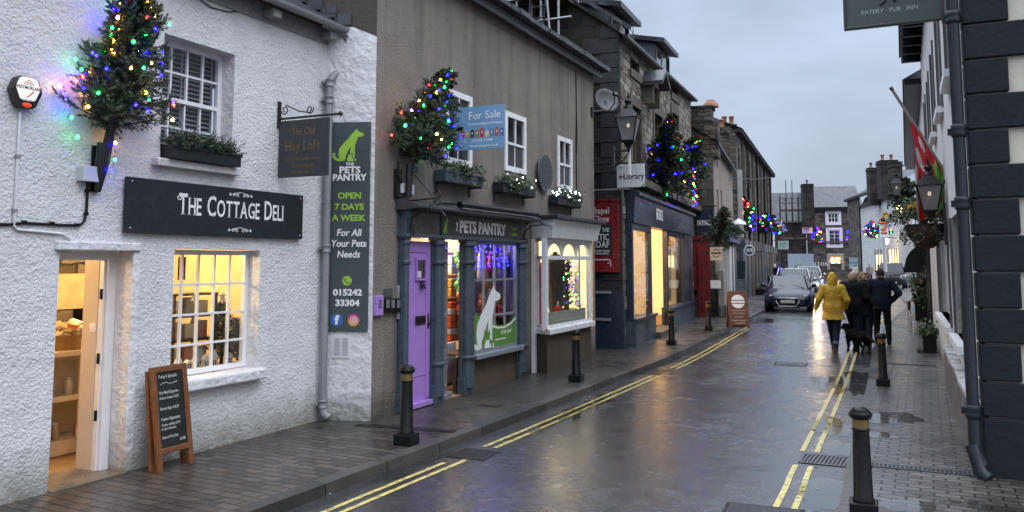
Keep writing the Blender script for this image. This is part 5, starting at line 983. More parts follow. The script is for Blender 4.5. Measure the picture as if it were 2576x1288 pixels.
# ---- bollards
def bollard(label, x, y, z, s=1.0):
    t = thing('bollard', label, 'bollard', TR(x, y, z, RAD(3)), 'black and gold bollards'); H_ = .80 * s
    MB().box(-.1, .1, -.1, .1, 0, .11, BLACK).build('base', t, bev=.008)
    m = MB(); m.lathe([(.078, .11), (.08, .125), (.07, .14), (.058, H_ * .78), (.057, H_ * .79)], BLACK, n=20); m.lathe([(.06, H_ * .785), (.066, H_ * .79), (.066, H_ * .8), (.06, H_ * .81)], BLACK, n=20); m.build('shaft', t)
    MB().lathe([(.0585, H_ * .805), (.0585, H_ * .895)], BRONZE, n=20).build('gold_band', t)
    MB().lathe([(.06, H_ * .89), (.075, H_ * .9), (.084, H_ * .925), (.08, H_ * .95), (.066, H_ * .965), (.068, H_ * .97), (.045, H_ * .993), (.001, H_)], BLACK, n=20).build('cap', t)
for px, py, h, lab in ((1022, 1118, HL, 'bollard on the left pavement in front of the lilac door'), (1450, 960, HL, 'bollard on the left pavement before the white bay window'), (1690, 868, HL, 'bollard on the left pavement outside the lit clothes shop'), (1783, 832, HL, 'small far bollard on the left pavement near the brown A-board'), (2222, 970, HR, 'second bollard on the right kerb, behind the nearest')):
    g = gp(px, py, h); bollard(lab, g.x, g.y, h)
g = gp(2174, 1298, HR); bollard('nearest bollard at the bottom right, standing on the right kerb', g.x, g.y, HR)
# ================================================================ ALLEY WALL AND STONE CLOTHES SHOP
fat = thing('stone_shop', 'tall stone house with slate dormers over a lit clothes shop', 'building', FAT.M)
FE = 7.15; FL = FAT.uv(1745, 600)[0]
def RF(x0, y0, x1, y1, y=0): return FAT.rect(x0, y0, x1, y1, y)
SP0, SP1 = FAT.uv(1576, 700)[0], FAT.uv(1727, 700)[0]
fw_ = [RF(1587, 256, 1612, 413), RF(1644, 288, 1668, 462), RF(1689, 300, 1708, 470), RF(1585, 133, 1609, 188), RF(1688, 236, 1706, 274)]
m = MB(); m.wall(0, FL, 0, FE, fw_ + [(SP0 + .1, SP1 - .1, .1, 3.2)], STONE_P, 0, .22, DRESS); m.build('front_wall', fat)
SW = Wall((FAT.o.x - 7 * FAT.i.x * -1 * -1, FAT.o.y), (FAT.o.x, FAT.o.y)); _p = FAT.o + FAT.i * 7; SW = Wall((_p.x, _p.y), (FAT.o.x, FAT.o.y)); iF = FAT.M.inverted() @ SW.M
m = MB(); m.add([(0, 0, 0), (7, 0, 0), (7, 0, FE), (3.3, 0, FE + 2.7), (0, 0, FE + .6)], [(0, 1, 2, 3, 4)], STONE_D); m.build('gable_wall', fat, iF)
q = MB()
for i in range(19):
    z = .9 + i * .335; w_ = .72 if i % 2 else .42
    q.box(7 - w_, 7.03, -.03, .0, z, z + .315, QUOIN)
q.build('quoin', fat, iF)
q = MB()
for i in range(19): z = .9 + i * .335; w_ = .2 if i % 2 else .38; q.box(.031, w_, -.03, 0, z, z + .315, DRESS if i % 3 else STONE_P)
q.build('quoin', fat)
for i, (a, b, c, d) in enumerate(fw_):
    if i < 3: o = sash(fat, a, b, c, d, .12, 2, 1, 1, .05, .03, DARKGLASS, pm('brown_frame', (.12, .065, .03), .5, .2, 5)); MB().box(a - .16, a, -.035, .1, c - .1, d + .25, DRESS).box(b, b + .16, -.035, .1, c - .1, d + .25, DRESS).box(a, b, -.035, .1, d, d + .25, DRESS).box(a - .2, b + .2, -.09, .1, c - .22, c - .1, DRESS).build('stone_surround', o)
    else: o = sash(fat, a, b, c, d, .12, 1, 1, 0, .05, .03, DARKGLASS, IRON, split=-.02); MB().box(a - .1, b + .1, -.05, .1, c - .2, c, DRESS).build('window_sill', o)
rf = MB(); rf.add([(-.12, -.14, FE - .02), (FL + .1, -.14, FE - .02), (FL + .1, 3.7, FE + 2.75), (-.12, 3.7, FE + 2.75), (-.12, -.14, FE - .1), (FL + .1, -.14, FE - .1), (-.12, 0, FE - .1), (FL + .1, 0, FE - .1)], [(0, 1, 2, 3), (4, 5, 1, 0), (6, 7, 5, 4)], SLATE); rf.build('roof', fat)
MB().tube([(-.12, -.18, FE - .06), (FL + .1, -.18, FE - .06)], .06, BLACK, 8).build('gutter', fat)
VERG = MB(); VERG.add([(3.3, -.06, FE + 2.85), (7.3, -.06, FE - .0), (7.3, .1, FE - .0), (3.3, .1, FE + 2.85), (3.3, -.06, FE + 2.75), (7.3, -.06, FE - .1)], [(0, 1, 2, 3), (0, 4, 5, 1)], SLATE); VERG.build('verge', fat, iF)
LEADP = pm('lead_sheet', (.055, .06, .07), .5, .3, 5)
for i, (px0, px1, lab) in enumerate(((1537, 1582, 1), (1649, 1682, 2))):
    a, b = FAT.uv(px0, 100, .5)[0], FAT.uv(px1, 100, .5)[0]; z0, z1 = FE + .45, FE + 1.75
    if i == 0: z1 = FAT.uv(1560, 45, .5)[1]
    else: z1 = FAT.uv(1665, 155, .5)[1]
    m = MB(); m.add([(a, .5, z0), (a, .5, z1), (a, 3.2, z1 + .55), (a, 3.2, z0 + 1.9)], [(0, 1, 2, 3)], LEADP); m.add([(b, .5, z0), (b, .5, z1), (b, 3.2, z1 + .55), (b, 3.2, z0 + 1.9)], [(0, 1, 2, 3)], LEADP)
    m.box(a, a + .12, .48, .55, z0, z1, IRON).box(b - .12, b, .48, .55, z0, z1, IRON).box(a + .12, b - .12, .5, .55, z1 - .1, z1, IRON); m.box(a + .12, b - .12, .5, .55, z0, z0 + .1, IRON); dm = m.build('dormer', fat)
    MB().add([(a - .2, .2, z1), (b + .2, .2, z1), (b + .2, 3.4, z1 + .62), (a - .2, 3.4, z1 + .62), (a - .2, .2, z1 + .14), (b + .2, .2, z1 + .14), (b + .2, 3.4, z1 + .76), (a - .2, 3.4, z1 + .76)], [(0, 1, 5, 4), (1, 2, 6, 5), (4, 5, 6, 7), (3, 0, 4, 7), (0, 3, 2, 1)], SLATE).build('dormer_roof', dm)
    MB().box(a + .12, b - .12, .53, .535, z0 + .1, z1 - .1, DARKGLASS).box((a + b) / 2 - .03, (a + b) / 2 + .03, .5, .529, z0 + .1, z1 - .1, WHITE).build('dormer_window', dm)
# gabled stone hood over the middle
a, b, c, d = RF(1638, 200, 1684, 246, -.4); c -= .12; cc = (a + b) / 2; a, b = cc - .5, cc + .5; m = MB(); m.prism([(a - .1, c + .1), (a - .1, c + .22), (cc, c + .58), (b + .1, c + .22), (b + .1, c + .1), (cc, c + .46)], -.55, 0, SLATE).prism([(a + .1, c + .1), (cc, c + .44), (b - .1, c + .1)], -.3, -.02, DRESS).box(a, a + .14, -.3, 0, c - .35, c + .1, DRESS).box(b - .14, b, -.3, 0, c - .35, c + .1, DRESS); m.build('gabled_hood', fat, bev=.01)
# shopfront
fz = [FAT.uv(1578, y, -.15)[1] for y in (551, 490)]; FB, FT = fz
shp = thing('clothes_shopfront', 'navy clothes shopfront with tall plate glass and orange-lit doorway', 'shopfront', FAT.M)
MB().prism([(-.2, FB - .06), (-.24, FT), (-.34, FT + .02), (-.34, FT + .1), (.1, FT + .22), (.1, FB - .06)], SP0 - .1, SP1 + .1, NAVY, 'x').build('fascia', shp, bev=.012)
MB().box(SP0 - .3, FL, -.3, 0, FT + .3, FT + .48, DRESS).build('ledge', fat, bev=.01)
def ux(px, y=-.1): return FAT.uv(px, 700, y)[0]
c1, c2, c3, c4 = ux(1588), ux(1634), ux(1678), ux(1717)
m = MB(); m.box(SP0 - .1, c1, -.16, .1, .1, FB - .06, NAVY).box(c4, SP1 + .1, -.16, .1, .1, FB - .06, NAVY).box(c2, c2 + .14, -.14, .0, .1, FB - .06, NAVY).box(c3 - .1, c3 + .04, -.14, .0, .1, FB - .06, NAVY).box(c1, c2, -.14, -.02, FB - .2, FB - .06, NAVY).box(c3, c4, -.14, -.02, FB - .2, FB - .06, NAVY); m.build('pilaster', shp, bev=.01)
rz1 = FAT.uv(1600, 800, -.15)[1]
m = MB(); m.box(SP0 - .12, c2 + .14, -.22, .05, .1, rz1 - .06, SLATEPAINT).box(c3 - .1, SP1 + .12, -.22, .05, .1, rz1 - .06, SLATEPAINT).box(SP0 - .12, c2 + .16, -.27, .05, rz1 - .06, rz1, NAVY).box(c3 - .12, SP1 + .14, -.27, .05, rz1 - .06, rz1, NAVY).box(SP0 + 1.05, SP0 + 1.5, -.225, -.22, .15, .85, NAVY); m.build('stall_riser', shp, bev=.008)
[MB().box(a, b, -.1, -.095, rz1, FB - .2, GLASS).build('pane', shp) for a, b in ((c1, c2), (c3, c4))]
MB().box(c2 + .1, c3, -.35, .6, .1, .24, DRESS).build('step', shp, bev=.01)
SHOPGLOW = pm('glowing_shop_room', (.74, .6, .4), .7, .1, 3); _p = SHOPGLOW.node_tree.nodes['Principled BSDF']; _p.inputs['Emission Color'].default_value = (1, .66, .3, 1); _p.inputs['Emission Strength'].default_value = .55  # lamp glow put into the wall material as emission, so lamps stay weaker
room(fat, SP0, SP1, .12, 4.5, .24, 3.12, SHOPGLOW, FLOORW)
SL0, SL1 = ux(1677, .5), ux(1722, .5)
MB().box(SL0, SL1, .5, .56, rz1, 2.9, pm('slatwall', (.6, .5, .36), .6, .1, 3)).build('slat_wall', shp); m = MB(); [m.box(SL0, SL1, .488, .5, rz1 + i * .15, rz1 + i * .15 + .02, DARKW) for i in range(16)]; m.build('slat_groove', shp)
m = MB(); [m.box(x, x + .34, .7, .9, .24, 2.9, SHOPGLOW) for x in (c1 + .95, c2 + 1.3, c3 - .9)]; m.build('column', shp)
for p, e_, c in (((c1 + .9, .7, 2.98), 30, (1, .76, .42)), ((c1 + 2.2, 1.6, 2.98), 40, (1, .74, .4)), ((c2 + 1.6, 1.6, 2.98), 40, (1, .58, .26)), ((SL0 + .9, .2, 2.98), 40, (1, .42, .16)), ((c3 + 1.0, 2.6, 2.98), 40, (1, .62, .3))): lamp('clothes_shop_lamp', p, e_, c, .08, fat)
t = thing('spot_light', 'white spotlight inside the left clothes shop window head', 'light', FAT.at(c1 + .3, .25, 2.75)); MB().lathe([(.02, .16), (.06, .15), (.08, 0), (.06, .01)], WHITE, n=12).build('head', t); MB().tube([(0, 0, .15), (0, 0, .3)], .012, WHITE, 6).build('stem', t)
mannequin('red jumper on a stand in the orange-lit shop doorway', FAT.at(c2 + .8, .9, .7), REDC, 1.3); mannequin('pale coat on a stand behind the red jumper', FAT.at(c2 + 1.4, 1.1, .6), GC_[3], 1.4, REDC)
for i in range(4): tag(MB().box(-.2, .2, -.15, .15, 0, .3 + .15 * i, PAPER if i % 2 else SHOPGLOW).build('display_block', None, FAT.at(c1 + .35 + .3 * i, .4, rz1 - .5), bev=.01), 'pale display block in the left clothes shop window', 'block', 'display blocks in the clothes shop window')
tx = ux(1661, -.25); sgn = thing('shop_sign', 'tall white lettering on the navy clothes shop fascia', 'sign', FAT.at(tx, -.225, (FB + FT) / 2)); s_ = (FT - FB) * .72; m = MB(); m.text('FATFACE', 0, -s_ * .32, s_, LETW, -.03, .62, 'CENTER', .03, .01, shear=0); m.build('lettering', sgn)
# sign board in the alley, its rails
CS0, CS1, CZ0, CZ1 = SW.rect(1460, 508, 1553, 679, -.1); al_ = thing('alley_sign', 'red and black sign with pale serif lettering on the alley wall', 'sign', SW.at(CS0, -.04, CZ0)); Wc, Hc = CS1 - CS0, CZ1 - CZ0
MB().box(0, Wc, -.05, 0, 0, Hc, REDP).box(-.04, Wc + .04, -.07, 0, Hc, Hc + .05, REDP).box(-.04, Wc + .04, -.07, 0, -.05, 0, REDP).box(Wc, Wc + .05, -.07, 0, 0, Hc, REDP).build('board', al_, bev=.006)
MB().box(.1, Wc * .86, -.055, -.051, Hc * .2, Hc * .66, SIGNBLK).box(.1, Wc * .8, -.056, -.051, Hc * .14, Hc * .155, LETW).build('black_panel', al_); m = MB()
for st, z, s_ in (('Chapel', .82, .2), ('Close', .70, .2), ('THE', .555, .12), ('RUSTIC', .43, .2), ('LOAF', .325, .2), ('SANDWICH BAR, SNACKS,', .265, .055), ('COFFEE & MORE...', .225, .055)): m.text(st, Wc * .8, Hc * z, s_, LETW, -.056, .75, 'RIGHT', .01 if s_ < .1 else .006, .002, serif=1 if s_ > .1 else 0)
m.tube([(Wc * .74, -.057, Hc * .09), (Wc * .82, -.057, Hc * .14), (Wc * .82, -.057, Hc * .05)], .01, LETW, 4); m.build('lettering', al_)
for i, (y0, lab) in enumerate(((735, 'upper pale rail across the dark alley wall'), (803, 'lower pale rail across the dark alley wall'))):
    a = SW.rect(1460, y0 - 4, 1537, y0 + 4, -.12); t = thing('wall_rail', lab, 'rail', SW.at(a[0], 0, a[2])); MB().box(0, a[1] - a[0], -.14, -.1, 0, a[3] - a[2], GREYPIPE).build('bar', t); MB().box(.1, .16, -.1, 0, 0, .06, IRON).box(a[1] - a[0] - .16, a[1] - a[0] - .1, -.1, 0, 0, .06, IRON).build('bracket', t)
MB().box(6.3, 7.06, -.1, .02, .1, 1.3, NAVY).build('painted_plinth', fat, iF)
# lantern, library sign, trees with lights
def lantern(label, M, s=1.0, lit=0, arm=None):
    t = thing('street_lantern', label, 'lantern', M, 'black wall lanterns'); b = .13 * s; tp = .23 * s; h = .5 * s
    m = MB()
    for k in range(4):
        a = RAD(45 + 90 * k); m.tube([(b * 1.414 * math.cos(a), b * 1.414 * math.sin(a), 0), (tp * 1.414 * math.cos(a), tp * 1.414 * math.sin(a), h)], .016 * s, BLACK, 5)
    for z, r in ((0, b), (h, tp)):
        for k in range(4): a, c = RAD(45 + 90 * k), RAD(135 + 90 * k); m.tube([(r * 1.414 * math.cos(a), r * 1.414 * math.sin(a), z), (r * 1.414 * math.cos(c), r * 1.414 * math.sin(c), z)], .018 * s, BLACK, 5)
    m.box(-b, b, -b, b, -.03 * s, .0, BLACK); m.lathe([(b * .9, -.03 * s), (.07 * s, -.1 * s), (.03 * s, -.16 * s), (.04 * s, -.2 * s), (.02 * s, -.24 * s)], BLACK, n=12); m.build('cage', t)
    m = MB(); m.add([(-tp * 1.12, -tp * 1.12, h), (tp * 1.12, -tp * 1.12, h), (tp * 1.12, tp * 1.12, h), (-tp * 1.12, tp * 1.12, h)] + [(sx * .1 * s, sy * .1 * s, h + .2 * s) for sx, sy in ((-1, -1), (1, -1), (1, 1), (-1, 1))], [(0, 1, 5, 4), (1, 2, 6, 5), (2, 3, 7, 6), (3, 0, 4, 7), (4, 5, 6, 7), (3, 2, 1, 0)], BLACK)
    m.lathe([(.1 * s, h + .19 * s), (.1 * s, h + .25 * s), (.06 * s, h + .27 * s), (.055 * s, h + .33 * s), (.085 * s, h + .35 * s), (.07 * s, h + .4 * s), (.025 * s, h + .43 * s), (.035 * s, h + .47 * s), (.008 * s, h + .56 * s)], BLACK, n=14); [m.tube([(sx * tp * 1.1, sy * tp * 1.1, h), (sx * tp * 1.2, sy * tp * 1.2, h + .09 * s)], [.02 * s, .008 * s], BLACK, 5) for sx in (-1, 1) for sy in (-1, 1)]; m.build('cap', t)
    m = MB(); pts = lambda r, z: [(-r, -r, z), (r, -r, z), (r, r, z), (-r, r, z)]; m.add(pts(b * .97, .01) + pts(tp * .97, h - .01), [(0, 1, 5, 4), (1, 2, 6, 5), (2, 3, 7, 6), (3, 0, 4, 7)], FROST); m.build('pane', t)
    m = MB(); m.tube([(0, 0, .08 * s), (0, 0, .3 * s)], .02 * s, GREYPL, 6).ball((0, 0, .34 * s), .035 * s, emi('lantern_bulb', (1, .85, .6), 2.5 if lit else 1.0), 7, (1, 1, 1.5)); m.build('lamp_bulb', t)
    if arm: arm(t)
    return t
FROST = glassmat('frosted_glass', (.5, .52, .55), .25, .4)
lp = FAT.uv(1575, 355, -.35)
def arm1(t): MB().tube([(-.0, .34, -.2), (0, .15, -.2), (0, 0, -.2)], .022, IRON, 7).tube([(0, .35, -.55), (0, .15, -.45), (0, 0, -.24)], .014, IRON, 6).box(-.06, .06, .3, .35, -.6, -.1, IRON).box(.06, .14, -.02, .02, -.7, -.15, WHITE).build('arm', t)
lantern('black street lantern on the corner of the stone clothes shop', FAT.at(lp[0], -.4, lp[1]), .95, 0, arm1)
LB = Wall((FAT.o.x - .6, FAT.o.y - .35), (FAT.o.x + 2, FAT.o.y - .35)); a = LB.rect(1552, 415, 1622, 470)
lbs = thing('library_sign', 'white hanging sign with arrow pointing left to the Library', 'sign', LB.at(a[0], 0, a[2])); Wl, Hl = a[1] - a[0], a[3] - a[2]
MB().box(0, Wl, -.02, .02, 0, Hl, pm('sign_white', (.62, .65, .66), .4, .04, 4)).build('board', lbs, bev=.006); m = MB(); s_ = Hl * .34; m.text('Library', Wl * .62, Hl * .36, s_, IK, -.021, .95, 'CENTER', .02, .001); m.tube([(Wl * .27, -.022, Hl * .47), (Wl * .1, -.022, Hl * .47)], .011, IK, 4).tube([(Wl * .16, -.022, Hl * .56), (Wl * .09, -.022, Hl * .47), (Wl * .16, -.022, Hl * .38)], .011, IK, 4).text('WF', Wl * .12, Hl * .83, Hl * .08, IK, -.021, 1.2, 'CENTER', .02, .001); m.build('lettering', lbs)
m = MB(); m.prism([(Wl, 0), (Wl, Hl * .22), (Wl * .93, Hl * .06), (Wl * .8, 0)], -.0215, -.0205, pm('corner_green', (.03, .25, .13), .5, .05, 4)); m.build('green_corner', lbs)
MB().tube([(-.7, 0, -.03), (.0, 0, -.03), (.3, 0, -.03)], .018, GREYPIPE, 6).tube([(-.7, 0, Hl + .03), (Wl, 0, Hl + .03)], .018, IRON, 6).build('bracket', lbs)
def walltree(label, llab, W, px, py, tipx, tipy, out, rad, seed, nb, tw, nn, nbulb, r, nl=.07, wd=.016, out0=.15):
    a = W.uv(px, py, -out0); b = W.uv(tipx, tipy, -out); M = W.at(a[0], 0, a[1]); root = thing('wall_tree', label, 'christmas tree', M, 'fir trees fixed to house fronts')
    p = fir(root, Vector((0, -out0, 0)), Vector((b[0] - a[0], -out, b[1] - a[1])), rad, seed, nb, tw, nn, nl, .1, wd)
    if nbulb: light_string(llab, M, p, nbulb, seed + 1, r, cable=False)
walltree('fir on the stone house left of its middle window', 'coloured lights on the left fir of the stone house', FAT, 1668, 475, 1685, 296, .75, .85, 61, 120, 9, 12, 40, .021, wd=.024)
walltree('fir on the stone house at its far corner', 'coloured lights on the far corner fir of the stone house', FAT, 1712, 478, 1752, 345, .85, .85, 63, 120, 9, 12, 44, .024, wd=.026)
t = thing('light_string', 'string of lights hanging below the far corner fir', 'fairy lights', FAT.M, 'strings of coloured lights'); P = []
for k in range(16): a = FAT.uv(1748 + (k % 3) * 4 - 4, 425 + k * 6.2, -.7); P.append(Vector((a[0], -.7, a[1])))
MB().tube(P, .004, BLACK, 3).build('cable', t); [bulb(t, p, ('blue', 'amber', 'green', 'red', 'blue')[k % 5], .022) for k, p in enumerate(P)]
# aerial, scaffold behind the tan roof
p = FAT.uv(1593, 100, 2.0); t = thing('aerial', 'thin television aerial on the slate roof between the dormers', 'aerial', FAT.at(p[0], 2.0, FE + 1.5)); h = p[1] - FE - 1.5
m = MB(); m.tube([(0, 0, 0), (0, 0, h + .5)], .015, IRON, 5).tube([(-.3, 0, h + .3), (.5, 0, h - .1)], .01, IRON, 4); [m.tube([(x, -.2, h + .05 - x * .5), (x, .2, h + .05 - x * .5)], .007, IRON, 4) for x in (-.2, -.05, .1, .25, .4)]; m.build('mast', t)
SCF = Wall((-9.4, 16.4), (-6.6, 16.4)); sc_ = thing('scaffold', 'scaffold poles, boards and a ladder above the tan slates', 'scaffold', SCF.M)
a0, a1 = SCF.uv(1300, 60), SCF.uv(1428, 90); m = MB()
for x, y in ((a0[0] - 1, 0), (a0[0], 0), (SCF.uv(1361, 60)[0], 0), (SCF.uv(1405, 60)[0], 0), (SCF.uv(1405, 60)[0], 1.2)): m.tube([(x, y, 3), (x, y, 9.6)], .03, STEEL, 7)
for z in (7.2, 7.75, 8.3): m.tube([(a0[0] - 1.2, -.04, z), (a1[0] + .1, -.04, z)], .028, STEEL, 6)
m.tube([(SCF.uv(1375, 30)[0], -.07, 8.1), (SCF.uv(1390, 110)[0], -.07, 6.5)], .028, STEEL, 6); m.build('pole', sc_)
MB().box(a0[0] - 1, a1[0] - .2, 0, 1.2, 7.78, 7.83, DARKW).box(a0[0] - .8, a1[0] - .6, .05, .09, 7.83, 8.6, pm('rust_board', (.06, .03, .022), .7, .3, 6)).build('plank', sc_)
m = MB(); x0 = SCF.uv(1325, 60)[0]
for dx in (0, .36): m.tube([(x0 + dx, -.1, 6.2), (x0 + dx + .15, -.05, 8.1)], .022, IRON, 6)
[m.tube([(x0 + .03 + i * .02, -.1, 6.5 + i * .25), (x0 + .39 + i * .02, -.1, 6.5 + i * .25)], .015, IRON, 5) for i in range(6)]; m.build('ladder', sc_)
dmr = thing('dormer', 'white framed dormer end above the tan slates by the scaffold', 'dormer', SCF.at(SCF.uv(1262, 10)[0], .5, 6.8)); MB().box(0, SCF.uv(1322, 10)[0] - SCF.uv(1262, 10)[0], 0, .1, 0, 2.2, SLATE).build('cheek', dmr); MB().box(.5, SCF.uv(1317, 10)[0] - SCF.uv(1262, 10)[0], -.04, .0, .3, 2.2, WHITE).build('frame', dmr)
for o_ in list(COL.objects):   # the old eaves climb a little towards the far end
    if o_.type == 'MESH' and (o_.parent == fat or (o_.parent and o_.parent.parent == fat)) and o_.name.split('.')[0] not in ('interior', 'gable_wall', 'verge', 'quoin', 'painted_plinth'):
        for v in o_.data.vertices:
            if v.co.z > 3.9: v.co.z += max(0, v.co.x / FL) * .75 * min(1, (v.co.z - 3.9) / 3) - .18 * min(1, (v.co.z - 3.9) / 3)
# ================================================================ FAR LEFT ROW
PINK = roughcast('pinkish_render', (.36, .3, .26), 30, .012, .4, .3); OLDW = roughcast('old_white', (.5, .5, .5), 25, .01, .2, .15)
FARWIN = pm('far_window', (.012, .014, .018), .12, .2, 2, spec=.7)
eh = thing('chimney_house', 'narrow house with tall rubble chimney gable beyond the stone shop', 'building', EF.M); iE = EF.M.inverted() @ EG.M
eE = EF.uv(1806, 376)[1]; eL = EF.uv(1846, 600)[0]
gw = [EF.rect(1826, 520, 1832, 600), EF.rect(1836, 530, 1842, 600)]
gw = [(1.2, 1.9, 3.3, 4.6), (3.0, 3.7, 3.4, 4.7), (1.3, 2.0, 5.4, 6.3)]
m = MB(); m.wall(0, eL, 0, eE, gw, PINK, 0, .15); m.build('front_wall', eh)
for a, b, c, d in gw: sash(eh, a, b, c, d, .1, 2, 1, 1, .06, .04, FARWIN, WHITE)
m = MB(); gL = EG.L; a = EG.uv(1738, 372); b = EG.uv(1801, 372); m.add([(a[0] - 3, 0, 0), (gL, 0, 0), (gL, 0, b[1]), (a[0] - 3, 0, b[1] + 1.5)], [(0, 1, 2, 3)], STONE_B); m.build('gable_wall', eh, iE)
c0, c1 = EG.uv(1740, 360), EG.uv(1797, 268); m = MB(); m.box(c0[0], c1[0] + .1, -.02, .9, b[1] - .3, c1[1] - .55, STONE_R).box(c0[0] + .02, c1[0] - .1, .02, .86, c1[1] - .55, c1[1], STONE_R).box(c0[0], c1[0] - .05, -.03, .9, c1[1] - .58, c1[1] - .5, STONE_D).box(c0[0], c1[0] - .04, -.03, .9, c1[1] - .02, c1[1] + .06, STONE_D); co = m.build('chimney', eh, iE)
MB().lathe([(.28, 0), (.26, .12), (.16, .2), (.14, .26)], TERRA, ((c0[0] + c1[0]) / 2 + .25, .4, c1[1] + .05), 12).build('chimney_pot', co)
MB().add([(-.1, -.22, eE - .02), (eL, -.22, eE - .02), (eL, 3, eE + 2), (-.1, 3, eE + 2), (-.1, -.22, eE - .12), (eL, -.22, eE - .12)], [(0, 1, 2, 3), (4, 5, 1, 0)], SLATE).build('roof', eh)
# red shopfront on the gable foot
r0, r1 = EG.uv(1742, 700, -.3)[0], EG.uv(1787, 700, -.3)[0]; rz = EG.uv(1765, 598, -.3)[1]; rs = thing('red_shopfront', 'red painted shopfront with glazed panel beside the hanging navy sign', 'shopfront', EG.M); wR = r1 - r0
m = MB(); m.box(r0, r1, -.3, .0, rz - .35, rz, REDP).box(r0 - .05, r1 + .06, -.36, .0, rz - .06, rz + .06, REDP).box(r0, r0 + .14, -.3, 0, 1.0, rz - .35, REDP).box(r1 - .42, r1, -.32, 0, .1, rz - .35, REDP).box(r0 + .14, r1 - .42, -.26, 0, .85, 1.05, REDP).box(r0 + wR * .36, r0 + wR * .42, -.27, -.2, 1.05, rz - .35, REDP).box(r1 - .3, r1 - .26, -.34, -.32, .3, rz - .5, REDP); m.build('frame', rs, bev=.01); MB().box(r0 + .14, r1 - .42, -.18, -.16, 1.05, rz - .35, pm('red_glass', (.09, .015, .015), .1, .2, 3)).build('pane', rs); MB().box(r0, r1 - .42, -.26, 0, .1, .85, STONE_R).build('stall_riser', rs)
# hanging navy sign with small fir behind
HF = Wall((FAT.o.x + FAT.u.x * FL - .8, FAT.o.y + FAT.u.y * FL), (FAT.o.x + FAT.u.x * FL + 2, FAT.o.y + FAT.u.y * FL)); a = HF.rect(1749, 525, 1797, 597); t = thing('hanging_sign', 'square navy hanging sign with one white word by the red shopfront', 'sign', HF.at(a[0], 0, a[2])); Wn, Hn = a[1] - a[0], a[3] - a[2]
MB().box(0, Wn, -.03, .03, 0, Hn, NAVY).build('board', t, bev=.01); m = MB(); s_ = Hn * .24; m.text('FATFACE', Wn / 2, Hn * .42, s_, LETW, -.031, Wn * .8 / s_ / text_w('FATFACE', 1, .03), 'CENTER', .03, .002); m.build('lettering', t); MB().tube([(-.6, 0, Hn + .08), (Wn + .1, 0, Hn + .08)], .02, IRON, 6).box(.08, .12, -.01, .01, Hn, Hn + .08, IRON).box(Wn - .12, Wn - .08, -.01, .01, Hn, Hn + .08, IRON).build('bracket', t)
walltree('small unlit fir behind the navy hanging sign', '', EF, 1806, 612, 1822, 525, .7, .75, 71, 60, 8, 10, 0, .02)
# lower fronts: stone piers, white frames, hoarding sign, menu stand, chalkboard, wheel sign
lw = thing('cafe_front', 'pale stone cafe front with white doorframe beyond the red shopfront', 'shopfront', EF.M)
def ue(px, y=0): return EF.uv(px, 700, y)[0]
LIME = pm('pale_ashlar', (.34, .31, .27), .7, .2, 5, .004, 25); TEAL = pm('dark_teal', (.015, .04, .05), .4, .2, 5)
m = MB(); m.box(ue(1803), ue(1822), -.12, .05, .1, 2.75, LIME).box(ue(1821, -.3), ue(1826, -.3), -.3, -.1, .1, 1.7, LIME).box(ue(1821, -.3), ue(1826, -.3), -.34, -.1, .1, .5, SLATEPAINT); m.build('pier', lw, bev=.02)
m = MB(); [m.box(ue(p), ue(q), -.16, .05, .1, 2.6, mm) for p, q, mm in ((1826, 1828, WHITE), (1828, 1832, WHITE), (1832, 1836, TEAL), (1837, 1839, WHITE), (1840, 1845, TEAL))]; m.box(ue(1832), ue(1845), -.2, .05, .1, .5, TEAL); m.box(ue(1836), ue(1837.5), -.1, -.05, .1, 2.5, emi('lit_doorway', (1, .75, .45), .5)); m.build('door_frame', lw)
MB().box(ue(1815), ue(1846), -.32, 0, 2.75, 3.15, pm('royal_blue', (.02, .03, .16), .4, .1, 5)).build('fascia', lw, bev=.01); MB().prism([(-.6, 3.25), (-.6, 3.32), (0, 3.6), (0, 3.2)], ue(1808), ue(1848), SLATE, 'x').build('canopy', lw)
t = thing('awning_lamp', 'white shaded lamp on an arm over the blue fascia', 'light', EF.at(ue(1812), -.7, 3.32)); MB().lathe([(.28, 0), (.24, .1), (.08, .18), (.03, .22)], WHITE, n=14).build('shade', t); MB().tube([(0, 0, .22), (0, .3, .3), (0, .7, .2)], .02, IRON, 6).build('arm', t)
def psign(name, label, cat, px0, py0, px1, py1, W, y, mat, grp=None, th=.03):
    P0 = W.o + W.u * W.uv((px0 + px1) / 2, 650, y)[0]; H_ = Wall((P0.x - .5, P0.y), (P0.x + 3, P0.y)); a = H_.rect(px0, py0, px1, py1); t = thing(name, label, cat, H_.at(a[0], 0, a[2]), grp); MB().box(0, a[1] - a[0], -th, th, 0, a[3] - a[2], mat).build('board', t, bev=.006); return t, a[1] - a[0], a[3] - a[2], H_
t, ww, hh, _ = psign('hanging_sign', 'pale grey hanging sign with printed badge beside the red shopfront', 'sign', 1786, 622, 1818, 655, EF, -.3, pm('sign_pale', (.42, .41, .4), .5, .08, 5)); m = MB(); m.box(ww * .1, ww * .9, -.034, -.031, hh * .48, hh * .62, IK); m.tube([(ww * (.5 + .3 * math.cos(RAD(a))), -.033, hh * (.55 + .3 * math.sin(RAD(a)))) for a in range(25, 160, 15)], .012, IK, 4).tube([(ww * (.5 + .3 * math.cos(RAD(a))), -.033, hh * (.55 + .3 * math.sin(RAD(a)))) for a in range(205, 340, 15)], .012, IK, 4); m.build('badge', t); MB().tube([(-.3, 0, hh + .04), (ww, 0, hh + .04)], .02, IRON, 6).build('bracket', t)
